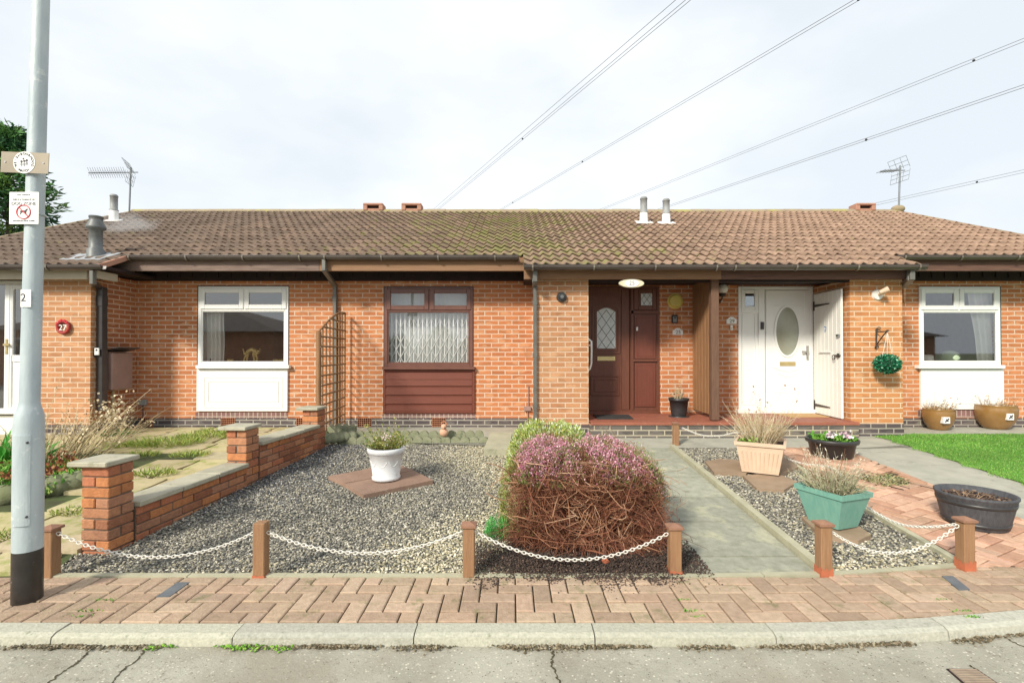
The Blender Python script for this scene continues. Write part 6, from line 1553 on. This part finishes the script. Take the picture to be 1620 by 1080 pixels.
# heavy pale stems showing in the cut front face
N = 430; a = RNG.uniform(-np.pi*.98, -np.pi*.02, N); zz = RNG.uniform(.06, .5, N); c0 = np.stack([.55+.30*np.cos(a)+RNG.normal(0, .06, N), 3.86+.30*np.sin(a), zz], 1)
dd_ = np.stack([RNG.normal(0, .8, N)+np.cos(a)*.5, -RNG.uniform(.1, .6, N), RNG.normal(.15, .5, N)], 1); dd_ /= np.linalg.norm(dd_, axis=1)[:, None]; t_ = np.linspace(0, 1, 9); L_ = RNG.uniform(.18, .42, N)[:, None, None]
b1 = RNG.normal(0, .16, (N, 1, 3)); b2 = RNG.normal(0, .10, (N, 1, 3)); b1[..., 1] -= .1
Q = c0[:, None]+dd_[:, None]*L_*t_[None, :, None]+L_*(b1*np.sin(np.pi*t_)[None, :, None]+b2*np.sin(2*np.pi*t_)[None, :, None]); Q[..., 2] = np.clip(Q[..., 2], .02, .62)
V, Fc = np_tubes(Q, .0052*(1-.6*t_)[None]*RNG.uniform(.6, 1.25, (N, 1)), 4); parts2 = [(V, Fc, np.repeat(pal(N, [(.46, .25, .145), (.36, .18, .10), (.56, .36, .23), (.24, .11, .062)], jit=.15), 8*4, axis=0))]
# fine side shoots
N = 20000; i = RNG.integers(0, len(P), N); k_ = RNG.integers(3, 6, N); q = P[i, k_]; dr_ = (P[i, k_+1]-q); dr_ /= np.linalg.norm(dr_, axis=1)[:, None]+1e-9
dd_ = dr_+RNG.normal(0, .6, (N, 3)); dd_ /= np.linalg.norm(dd_, axis=1)[:, None]; L_ = RNG.uniform(.03, .09, N)[:, None, None]; t_ = np.linspace(0, 1, 3)
Q = q[:, None]+dd_[:, None]*L_*t_[None, :, None]; V, Fc = np_tubes(Q, np.full((N, 3), .0014)); parts.append((V, Fc, np.repeat(pal(N, TW+[(.24, .1, .055)], jit=.2), 2*3, axis=0)))
# ragged low shoots lying over the soil
N = 500; a = RNG.uniform(np.pi*1.02, np.pi*1.98, N); p0 = np.stack([.56+.42*np.cos(a)+RNG.normal(0, .06, N), 3.72+.38*np.sin(a), RNG.uniform(.03, .12, N)], 1)
dd_ = np.stack([np.cos(a)+RNG.normal(0, .5, N), np.sin(a)*.6, RNG.uniform(-.25, .15, N)], 1); L_ = RNG.uniform(.06, .22, N)[:, None, None]; t_ = np.linspace(0, 1, 4)
Q = p0[:, None]+dd_[:, None]*L_*t_[None, :, None]+np.array([0, 0, .05])*np.sin(np.pi*t_)[None, :, None]; Q[..., 2] = np.maximum(Q[..., 2], .015); V, Fc = np_tubes(Q, np.full((N, 4), .0024)*np.array([1, .9, .7, .4])); parts.append((V, Fc, np.repeat(pal(N, TW), 9, axis=0)))
V, Fc, C = merge(parts+parts2); np_build('branches', V, Fc, C, 'twigcol', BU)
g = MB(); g.box(.2, .9, 3.6, 4.3, .02, .42, bev=.1); g.build('inner_mass', pm('shade_core', (.02, .01, .007), (.04, .02, .014), 30, .95, bump=1, bscale=40), BU)  # near-black block: shade deep between the twigs put into its colour
def crown(name, parent, N, pts_fn, cols, lw, ll, p=None, up=.8):
    P, n_ = pts_fn(N); V, Fc = np_leaves(P, n_+np.array([0, 0, up])+RNG.normal(0, .4, (N, 3)), RNG.uniform(.6, 1.3, N)*lw, RNG.uniform(.6, 1.3, N)*ll); return np_build(name, V, Fc, pal(N, cols, p, .18), 'leafcol', parent)
def dome(cx, cy, z0, rx, ry, h, emin, thick, clump=7, amin=0, amax=2*math.pi, pw=.6):
    ph = RNG.uniform(0, 6, 6)
    def f(N):
        a = RNG.uniform(amin, amax, N); e = np.arcsin(RNG.uniform(math.sin(emin), 1, N)); sq = lambda v: np.sign(v)*np.abs(v)**pw
        bump_ = 1+.05*np.sin(clump*a+ph[0])*np.cos(e*5+ph[1])+.04*np.sin(3.1*clump*a+ph[2]+e*9)
        r_ = bump_*(1-np.abs(RNG.normal(0, thick, N)))
        P = np.stack([cx+rx*r_*sq(np.cos(a))*np.cos(e)**.6, cy+ry*r_*sq(np.sin(a))*np.cos(e)**.6, z0+h*r_*np.sin(e)**(.8 if pw < .5 else 1)], 1)
        n_ = np.stack([np.cos(a)*np.cos(e), np.sin(a)*np.cos(e), np.sin(e)], 1); return P, n_
    return f
# green sprigs then pink bells on the crown
crown('foliage', BU, 14000, dome(.55, 3.92, .03, .61, .62, .65, R(38), .08, pw=.42), [(.14, .19, .05), (.22, .26, .08), (.10, .12, .04), (.3, .26, .12), (.16, .08, .04)], .006, .03)
PK = [(.60, .22, .33), (.70, .34, .44), (.50, .15, .26), (.76, .50, .58), (.32, .2, .1), (.22, .22, .07)]
crown('blossom', BU, 15000, dome(.53, 3.92, .03, .60, .62, .665, R(46), .045, 9, pw=.42), PK, .010, .014, [.22, .26, .12, .2, .1, .1])
crown('blossom', BU, 9000, dome(.55, 3.92, .03, .61, .62, .65, R(40), .06, 11, pw=.42), PK, .009, .014, [.2, .2, .12, .14, .18, .16])
crown('blossom', BU, 1500, dome(.90, 3.75, .06, .25, .33, .60, R(30), .06, 9), [(.62, .35, .42), (.3, .34, .14), (.22, .28, .08), (.7, .5, .52)], .009, .02)
crown('foliage', BU, 3500, dome(.93, 3.8, .06, .24, .35, .60, R(25), .08, 9), [(.24, .28, .10), (.34, .36, .16), (.3, .2, .1)], .005, .028)
# dried brown side sprigs on the left flank
crown('dry_foliage', BU, 3500, dome(.30, 3.85, .03, .33, .45, .52, R(10), .08, 9, math.pi*.6, math.pi*1.45), [(.30, .17, .09), (.36, .26, .12), (.22, .12, .06), (.26, .27, .1)], .006, .03)
GH = thing('heather_bush', 'rounded yellow-green heather tipped white, behind the pink one', 'shrub', (.4, 4.95, .08))
GC = [(.30, .40, .07), (.42, .50, .13), (.20, .30, .05), (.62, .68, .42), (.74, .78, .60), (.5, .42, .1)]
crown('foliage', GH, 22000, dome(.38, 5.0, .08, .44, .62, .60, R(8), .08, 6), GC, .011, .032, [.25, .25, .15, .15, .1, .1])
P, rad = bushtwigs(700, (.36, 5.0, .06), .38, .55, .52, 5, .004, .3, .15); V, Fc = np_tubes(P, rad); np_build('branches', V, Fc, np.repeat(pal(700, TW), 12, axis=0), 'twigcol', GH)
g = MB(); g.sphere((.36, 5.0, .25), .3, 1.1, 1.6, .9, 14, 8, jit=.08); g.build('inner_mass', pm('heather_inner', (.12, .13, .04), (.08, .08, .03), 20, .95), GH)
t = thing('low_shrub', 'yellow-green low growth along the left flank of the twiggy bush', 'shrub', (.05, 4.1, .05))
for (cx, cy, rr_, hh_) in ((.03, 4.45, .13, .30), (.02, 4.1, .12, .2), (.0, 3.75, .1, .13)):
    pass
def multi(N):
    Ps, ns = [], []
    for (cx, cy, rr_, hh_) in ((.03, 4.45, .15, .34), (.03, 4.1, .13, .24), (.0, 3.78, .1, .15)):
        P, n_ = dome(cx, cy, .02, rr_, rr_*1.3, hh_, R(0), .12)(N//3); Ps.append(P); ns.append(n_)
    return np.concatenate(Ps), np.concatenate(ns)
crown('foliage', t, 3600, multi, [(.30, .34, .08), (.22, .28, .06), (.42, .40, .16), (.15, .2, .04)], .007, .03)
P0 = gp(788, 850); t = thing('fern_clump', 'small vivid green feathery plant in the gravel left of the bush', 'plant', P0)
crown('fronds', t, 1800, dome(P0.x, P0.y+.05, .01, .10, .12, .15, R(5), .3), [(.08, .42, .09), (.16, .52, .14), (.05, .28, .06)], .004, .03)
g = MB(); p = gp(958, 898); g.obox((p.x, p.y, .05), .022, .018, .008, Matrix.Rotation(.5, 3, 'Z') @ Matrix.Rotation(.3, 3, 'X'), bev=.004); props(g.build('brick_fragment', 'redpaint', None, (p.x, p.y, .05)), 'orange brick fragment on the dark soil', 'rubble')
# paving bed plant (diamond bed)
sheet('planting_bed', hole if False else gxy((1352, 755), (1410, 751), (1450, 768), (1395, 772)), -.004, 'soil')
q = gxy((1356, 756), (1408, 752.5), (1444, 767), (1395, 771)); x, y = scatter(q, 420)
Pq = np.stack([x, y, Gn(y)+.0], 1); N = 420; V, Fc = np_leaves(Pq, np.stack([RNG.normal(0, .8, N), RNG.normal(0, .8, N), np.ones(N)*.6], 1), np.full(N, .01), RNG.uniform(.03, .08, N))
props(np_build('bed_plants', V, Fc, pal(N, [(.35, .32, .16), (.45, .4, .24), (.2, .24, .1)]), 'leafcol', None, (x.mean(), y.mean(), .1)), 'straggly dry growth in the diamond planting bed of the paving', 'plants', kind='stuff')

# ================================================================== LEFT GARDEN
LG = [(-8.5, 3.09), (-2.93, 3.09), (-3.06, 3.45), (xw(3.7)-.2, 3.7), (xw(6.6)-.2, 6.6), (-2.76, 8.1), (-8.5, 8.1)]
sheet('left_garden_bed', LG, -.014, 'mossjoint')
g = MB(); rr = random.Random(21)
def inLG(px_, py_): return pip(np.array([px_]), np.array([py_]), LG)[0]
row_y = 3.12; j = 0
while row_y < 8.0:
    hgt = rr.uniform(.26, .5); x_ = -8.4+rr.uniform(0, .3)
    while x_ < -2.6:
        wd_ = rr.uniform(.35, .75); cx_, cy_ = x_+wd_/2, row_y+hgt/2
        bed = (cx_ < -4.1 and 4.3 < cy_ < 6.4)
        if inLG(min(x_+wd_, cx_+.28), cy_) and not bed and inLG(cx_, row_y+.02):
            pts = []
            m_ = [(x_+.02, row_y+.02), (cx_, row_y+.014), (x_+wd_-.02, row_y+.02), (x_+wd_-.01, cy_), (x_+wd_-.014, row_y+hgt-.014), (cx_, row_y+hgt-.012), (x_+.014, row_y+hgt-.014), (x_+.01, cy_)]
            pts = [(a+rr.uniform(-.012, .012), b+rr.uniform(-.012, .012)) for a, b in m_]; t_ = rr.uniform(.85, 1.12); dz = rr.uniform(-.004, .006)
            g.slab(pts, -.05, .014+dz, (t_, t_*rr.uniform(.95, 1.02), t_*rr.uniform(.85, 1.05)), zf=lambda x, y: G(y))
        x_ += wd_
    row_y += hgt
struct(g.build('stone_paving', 'flag'))
# grass tufts growing through the flags: one clump per thing
def tuft(name, lb, cat, px, py, r_, h, N, cols, group=None, wl=.008):
    p = gp(px, py); t = thing(name, lb, cat, p, group)
    a = RNG.uniform(0, 6.28, N); q = r_*np.sqrt(RNG.uniform(0, 1, N)); P = np.stack([p.x+q*np.cos(a)*1.5, p.y+q*np.sin(a), np.full(N, p.z+.01)], 1)
    Dd = np.stack([np.cos(a)*.7+RNG.normal(0, .5, N), np.sin(a)*.7+RNG.normal(0, .5, N), np.full(N, .8)], 1); V, Fc = np_leaves(P, Dd, np.full(N, wl), RNG.uniform(.5, 1.1, N)*h); np_build('blades', V, Fc, pal(N, cols, jit=.2), 'leafcol', t)
GRS = [(.24, .34, .05), (.34, .42, .08), (.16, .26, .03), (.45, .45, .14)]
tg = 'grass tufts growing between the flagstones'
tuft('grass_tuft', 'broad grass tuft on the flagstones left of the middle pillar', 'grass tuft', 262, 704, .30, .13, 900, GRS, tg)
tuft('grass_tuft', 'grass tuft against the middle pillar back', 'grass tuft', 330, 692, .26, .11, 600, GRS, tg)
tuft('grass_tuft', 'small grass tuft beside the lower wall coping', 'grass tuft', 243, 752, .14, .09, 330, GRS, tg)
tuft('grass_tuft', 'thin grass tuft behind the front pillar cap', 'grass tuft', 228, 722, .12, .10, 220, GRS, tg)
tuft('grass_tuft', 'flat grass tuft between lamp post and front pillar', 'grass tuft', 118, 812, .12, .05, 240, GRS, tg)
tuft('grass_tuft', 'low grass tuft in the joint in front of the left pier', 'grass tuft', 205, 706, .2, .09, 420, GRS, tg)
tuft('grass_tuft', 'sparse grass tuft halfway along the lower wall, on the flagstone side', 'grass tuft', 300, 722, .16, .08, 300, GRS, tg)
tuft('grass_tuft', 'flat grass tuft nearest the left picture edge by the pavement', 'grass tuft', 14, 850, .12, .05, 260, GRS, tg)
tuft('weed_clump', 'green weeds at the house wall under the white window', 'weeds', 350, 684, .22, .09, 400, GRS)
t = thing('flower_bed', 'overgrown raised bed of green leaves behind the lamp post', 'flower bed', (-4.1, 4.7, .06))
def bedpts(x0, x1, y0, y1, z, zr_):
    def f(N):
        x = RNG.uniform(x0, x1, N); y = RNG.uniform(y0, y1, N); b_ = .5+.5*np.sin(x*9+3)*np.sin(y*8+1)
        return np.stack([x, y, Gn(y)+z+b_*zr_*RNG.uniform(.2, 1, N)], 1), np.stack([RNG.normal(0, .5, N), RNG.normal(0, .5, N)-.3, np.full(N, .5)], 1)
    return f
g = MB(); n = 14
for i in range(n): a = at(10+i*9, 790-i*2.3, 4.45+.03*i); g.sphere((a.x, a.y, G(a.y)+.05), rnd.uniform(.10, .14), 1.1, .8, .8, 10, 6, jit=.12)
g.build('rocks', pm('mossy_rock', (.13, .15, .07), (.2, .21, .13), 9, .95, bump=.8, bscale=30), t)
crown('leaves', t, 3600, bedpts(-5.6, -4.25, 4.5, 5.5, .02, .14), [(.10, .32, .03), (.18, .42, .06), (.06, .2, .02), (.3, .4, .1)], .022, .05)
crown('rust_leaves', t, 350, bedpts(-5.0, -4.45, 4.6, 5.2, .1, .2), [(.3, .1, .04), (.4, .2, .08), (.22, .06, .04)], .03, .04)
t = thing('dry_perennial', 'tangle of straw-coloured dry stalks leaning before the left pier', 'dead plant', (-4.6, 5.6, .13))
def lean_stalks(N, base, rb, h, dirx, spread, cols, r0):
    path, rad = twigs(N, base, rb, h, spread, 6, .2, r0, .9); tt_ = np.linspace(0, 1, 6); path[..., 0] += dirx*(tt_**1.3)[None]*h*RNG.uniform(.3, 1.2, (N, 1)); V, Fc = np_tubes(path, rad); return path, (V, Fc, np.repeat(pal(N, cols), 15, axis=0))
STR = [(.60, .49, .30), (.68, .57, .37), (.42, .32, .18)]
ps = []
for (px, py, rb, h, dx, N) in ((85, 735, .3, .75, .6, 50), (120, 720, .35, .62, .5, 60), (60, 745, .2, .45, .5, 30), (170, 700, .2, .45, .35, 34), (150, 690, .3, .4, .2, 30)):
    p = gp(px, py); path, pt = lean_stalks(N, p, rb, h, dx, .6, STR, .0055); ps.append(pt); M_ = 2*N
    i = RNG.integers(0, N, M_); P = path[i, RNG.integers(3, 6, M_)]; V, Fc = np_leaves(P+RNG.normal(0, .012, (M_, 3)), RNG.normal(size=(M_, 3)), np.full(M_, .02), RNG.uniform(.02, .05, M_)); ps.append((V, Fc, pal(M_, STR+[(.4, .28, .16)])))
V, Fc, C = merge(ps); np_build('stalks', V, Fc, C, 'twigcol', t)
# denser pale seed heads at the downpipe foot
p = at(178, 652, 7.2); N = 260; P = np.array(p)+RNG.normal(0, [.12, .1, .12], (N, 3)); V, Fc = np_leaves(P, RNG.normal(size=(N, 3)), np.full(N, .035), np.full(N, .04)); np_build('seed_heads', V, Fc, pal(N, [(.66, .56, .38), (.5, .4, .24), (.75, .66, .48)]), 'leafcol', t)
tuft('iris_clump', 'tall green strap leaves at the left picture edge', 'plant', 5, 735, .2, .42, 160, [(.08, .35, .05), (.15, .45, .08)], None, .03)
tuft('weed_clump', 'dark green weeds at the foot of the meter conduit', 'weeds', 185, 690, .14, .12, 300, [(.05, .16, .03), (.08, .22, .04)])

# ================================================================== ROAD DETAILS
def cover(name, lb, cat, pts, mat, z):
    c_ = (sum(p[0] for p in pts)/len(pts), sum(p[1] for p in pts)/len(pts), z); g = MB(); g.slab(pts, z-.01, z+.002); return g, c_
q = [tuple(gp(x, y)[:2]) for x, y in ((247, 946), (268, 946), (300, 923), (281, 923))]
g, c_ = cover('c', '', '', q, '', .009); props(g.build('drain_cover', 'covergrey', None, c_), 'small dark utility cover in the pavement at the left', 'utility cover')
q = [tuple(gp(x, y)[:2]) for x, y in ((1517, 935), (1534, 934), (1508, 913), (1490, 913))]
g, c_ = cover('c', '', '', q, '', .009); props(g.build('drain_cover', 'covergrey', None, c_), 'small dark utility cover in the pavement near the rightmost post', 'utility cover')
def rp_(px, py, z=-.05): Y = (CAMZ-z)*F/(py-HY); return at(px, py, Y)
q = [rp_(x, y) for x, y in ((1497, 1055), (1545, 1055), (1600, 1092), (1540, 1092))]
t = thing('manhole_cover', 'square metal inspection cover in the road at bottom right', 'manhole cover', sum(q, Vector())/4)
g = MB(); g.slab([tuple(p[:2]) for p in q], -.055, -.045); g.build('frame', 'soffit', t)
c_ = sum(q, Vector())/4; g = MB(); g.slab([tuple((c_+(p-c_)*.9)[:2]) for p in q], -.05, -.043)
for i in range(9):
    f = i/8; a = c_+(q[0].lerp(q[3], f)-c_)*.85; b = c_+(q[1].lerp(q[2], f)-c_)*.85; g.tube([Vector((a.x, a.y, -.042)), Vector((b.x, b.y, -.042))], .004, 4)
g.build('lid', pm('lid_metal', (.30, .24, .18), (.22, .17, .13), 20, .8), t)
rr = random.Random(77)
for pxs in ([(868, 1017), (876, 1032), (871, 1046), (880, 1060), (886, 1085)], [(232, 1021), (214, 1042), (188, 1062), (165, 1090)], [(142, 1027), (118, 1048), (86, 1068), (62, 1092)], [(1578, 998), (1602, 1012), (1640, 1030)], [(1534, 1049), (1541, 1054), (1545, 1063)]):
    P = [rp_(x, y) for x, y in pxs]; L1 = []
    for a, b in zip(P[:-1], P[1:]):
        for k in range(9): L1.append(a.lerp(b, k/9)+Vector((rr.gauss(0, .004), rr.gauss(0, .003), 0)))
    g = MB()
    for a, b in zip(L1[:-1], L1[1:]):
        d = (b-a).normalized(); n_ = Vector((-d.y, d.x, 0)); w1, w2 = rr.uniform(.001, .006), rr.uniform(.001, .006)
        if rr.random() < .25: w1 += .006
        g.add([(*(a+n_*w1)[:2], -.0482), (*(a-n_*w1)[:2], -.0482), (*(b-n_*w2)[:2], -.0482), (*(b+n_*w2)[:2], -.0482)], [(0, 1, 2, 3)])
    struct(g.build('road_crack', M['crackfill']))
# moss and debris along the kerb foot
N = 8000; xx = RNG.uniform(-3.4, 3.6, N); dens = (np.sin(xx*5)+np.sin(xx*13.7+1)+RNG.uniform(-1.6, 1.6, N)) > .2; xx = xx[dens]; N = len(xx)
yy = np.array([KB(v) for v in xx])-.128-np.abs(RNG.normal(0, .009+.009*(np.sin(xx*9)>0), N)); grn = (np.sin(xx*4.1+1.2) > .1) & (xx < -.2)
C = pal(N, [(.12, .09, .05), (.2, .16, .1), (.08, .07, .04), (.3, .26, .18)]); C2 = pal(N, [(.16, .36, .03), (.1, .26, .02), (.25, .42, .06)]); C = np.where((grn & (RNG.uniform(0, 1, N) < .75))[:, None], C2, C)
o_ = pebbles('kerb_moss', xx, yy, -.046+RNG.uniform(0, .012, N), RNG.uniform(.006, .02, N), C); props(o_, 'moss and dirt lying along the foot of the kerb', 'moss', kind='stuff')
# little weeds in paver joints
N = 260; cxs = RNG.choice([.98, 2.45, -2.3], N); xx = cxs+RNG.normal(0, .028, N); yy = RNG.choice([2.68, 2.8, 2.62], N)+RNG.normal(0, .006, N)
V, Fc = np_leaves(np.stack([xx, yy, np.full(N, .002)], 1), np.stack([RNG.normal(0, .5, N), RNG.normal(0, .5, N), np.ones(N)], 1), np.full(N, .006), np.full(N, .014)); props(np_build('joint_weeds', V, Fc, pal(N, GRN), 'leafcol'), 'tiny green weeds in the pavement joints', 'weeds', kind='stuff')

# ================================================================== TREE (left, behind the house)
def conifer(lb, X, Y, h, r_, N, group=None, name='conifer_tree', cols=None):
    t = thing(name, lb, 'tree', (X, Y, 0), group)
    g = MB(); g.tube([(X, Y, -.1), (X+.05, Y, h*.5), (X, Y, h*.93)], [r_*.1, r_*.06, .02], 10); g.build('trunk', 'bark', t)
    nb = 330; hb = RNG.uniform(.06, 1, nb)*h; ab = RNG.uniform(0, 6.28, nb); lb_ = r_*np.clip(1.15*(1-(hb/h)**1.6)+.08, .1, 1)*RNG.uniform(.65, 1.12, nb)
    t_ = np.linspace(0, 1, 5); base = np.stack([np.full(nb, X), np.full(nb, Y), hb], 1)
    dirs = np.stack([np.cos(ab), np.sin(ab), RNG.uniform(.1, .5, nb)], 1); Pth = base[:, None]+dirs[:, None]*lb_[:, None, None]*t_[None, :, None]; Pth[..., 2] += (-.25*(t_**2))[None]*lb_[:, None]*.6
    V, Fc = np_tubes(Pth, np.outer(np.full(nb, .03), 1-.8*t_)); np_build('limbs', V, Fc, np.full((len(Fc), 3), .07)*np.array([1.2, 1, .8]), 'twigcol', t)
    i = RNG.integers(0, nb, N); s_ = RNG.uniform(.25, 1.03, N)**.8; k = np.minimum((s_*4).astype(int), 3); f = (s_*4-k)[:, None]; P = Pth[i, k]*(1-f)+Pth[i, k+1]*f+RNG.normal(0, .09, (N, 3)); dn = dirs[i]+RNG.normal(0, .45, (N, 3)); dn[:, 2] -= .15
    V, Fc = np_leaves(P, dn, RNG.uniform(.03, .07, N), RNG.uniform(.12, .28, N)); cl = np.repeat(pal(nb, cols or [(.07, .20, .08), (.11, .27, .08), (.045, .13, .06), (.18, .33, .09)], jit=.25)[i], 1, axis=0)*RNG.uniform(.8, 1.2, (N, 1))
    np_build('crown', V, Fc, cl, 'leafcol', t); return t
conifer('dark green conifer rising beyond the left end of the roof', -14.45, 14.0, 7.8, 1.85, 26000)

# ================================================================== OVERHEAD CABLES
dvec = at(455, 530, 1.0)-Vector((0, 0, CAMZ)); dvec = dvec/dvec.y
def cable(group, lb, ends, zh, spacers=()):
    """one bundle: sub-conductors given by the pixel where each crosses the upper right of the view"""
    p0 = at(*ends[0], 1.0)-Vector((0, 0, CAMZ)); Y0 = (zh-CAMZ)/p0.z
    t = thing('power_line', lb, 'overhead cable', at(*ends[0], Y0), group)
    for e in ends:
        A_ = at(*e, Y0); pts = []
        for s_ in np.linspace(-Y0*.55, 460, 40): pts.append(A_+dvec*s_)
        g = MB(); g.tube(pts, .026, 5, caps=False); g.build('conductor', 'wire', t)
    for (px, py) in spacers:
        best = min((abs((at(px, py, 1.0).x)-((at(*ends[0], Y0)+dvec*s_).x/(Y0+s_))), s_) for s_ in np.linspace(-Y0*.4, 400, 2500))[1]
        c = sum((at(*e, Y0)+dvec*best for e in ends[-2:]), Vector())/2
        g = MB(); g.sphere(c+Vector((0, 0, -.05)), .14 if c.y < 120 else .3, 1, 1, 1, 8, 6); g.build('spacer', 'ink', t)
GC_ = 'high voltage conductor bundles crossing the sky'
cable(GC_, 'leftmost overhead cable bundle, the steepest of the five', [(1069.3, 0), (1085, 0), (1093, 0)], 34, [(815, 234)])
cable(GC_, 'second overhead cable bundle from the left, reaching the top edge', [(1351, 0), (1357, 2)], 34, [(920, 257), (810, 323.7), (1355, 3)])
cable(GC_, 'upper overhead cable bundle leaving at the right edge', [(1620, 60.8), (1620, 66)], 34, [(1542, 95.7)])
cable(GC_, 'middle overhead cable bundle leaving at the right edge', [(1620, 134), (1620, 138.5)], 26, [(1371, 223)])
cable(GC_, 'lowest overhead cable bundle, behind the right aerial', [(1620, 268.6), (1620, 273)], 26, [(1545.7, 287.5)])

# ================================================================== THE OTHER SIDE OF THE ROAD (seen in the window glass)
def opp(x0, x1, y, lb):
    t = thing('opposite_bungalow', lb, 'house', ((x0+x1)/2, y, 0), 'bungalows across the road')
    g = MB(); g.box(x0, x1, y-8, y, -.1, 2.5); g.build('wall', 'brick_dark', t)
    g = MB(); rz_ = 4.2; e = .5; ym = y-4
    A_ = [(x0-e, y+e, 2.45), (x1+e, y+e, 2.45), (x1-5, ym, rz_), (x0+5, ym, rz_), (x0-e, y-8-e, 2.45), (x1+e, y-8-e, 2.45)]
    g.add(A_, [(0, 1, 2, 3), (4, 0, 3), (1, 5, 2), (5, 4, 3, 2), (0, 4, 5, 1)]); g.build('roof', 'opp_tile', t)
    for wx in (x0+1, x0+3.5):
        g = MB(); g.box(wx, wx+1.3, y, y+.04, 1.0, 2.1); f_ = g.build('window', 'white', t); g = MB(); g.box(wx+.08, wx+1.22, y+.041, y+.045, 1.08, 2.02); g.build('pane', 'pipe_dark', f_)
opp(-24, -11.8, -8, 'bungalow across the road, left'); opp(17, 27, -15, 'bungalow across the road, right')
for i, (X, Y, h, r_) in enumerate(((-7.0, -14, 2.3, 1.7), (-4.6, -15, 2.9, 1.9), (-2.4, -14, 2.3, 1.6))):
    conifer(('bushy evergreen across the road, left', 'bushy evergreen across the road, tallest', 'bushy evergreen across the road, right')[i], X, Y, h, r_, 5000, 'evergreens across the road')

bpy.context.view_layer.update()
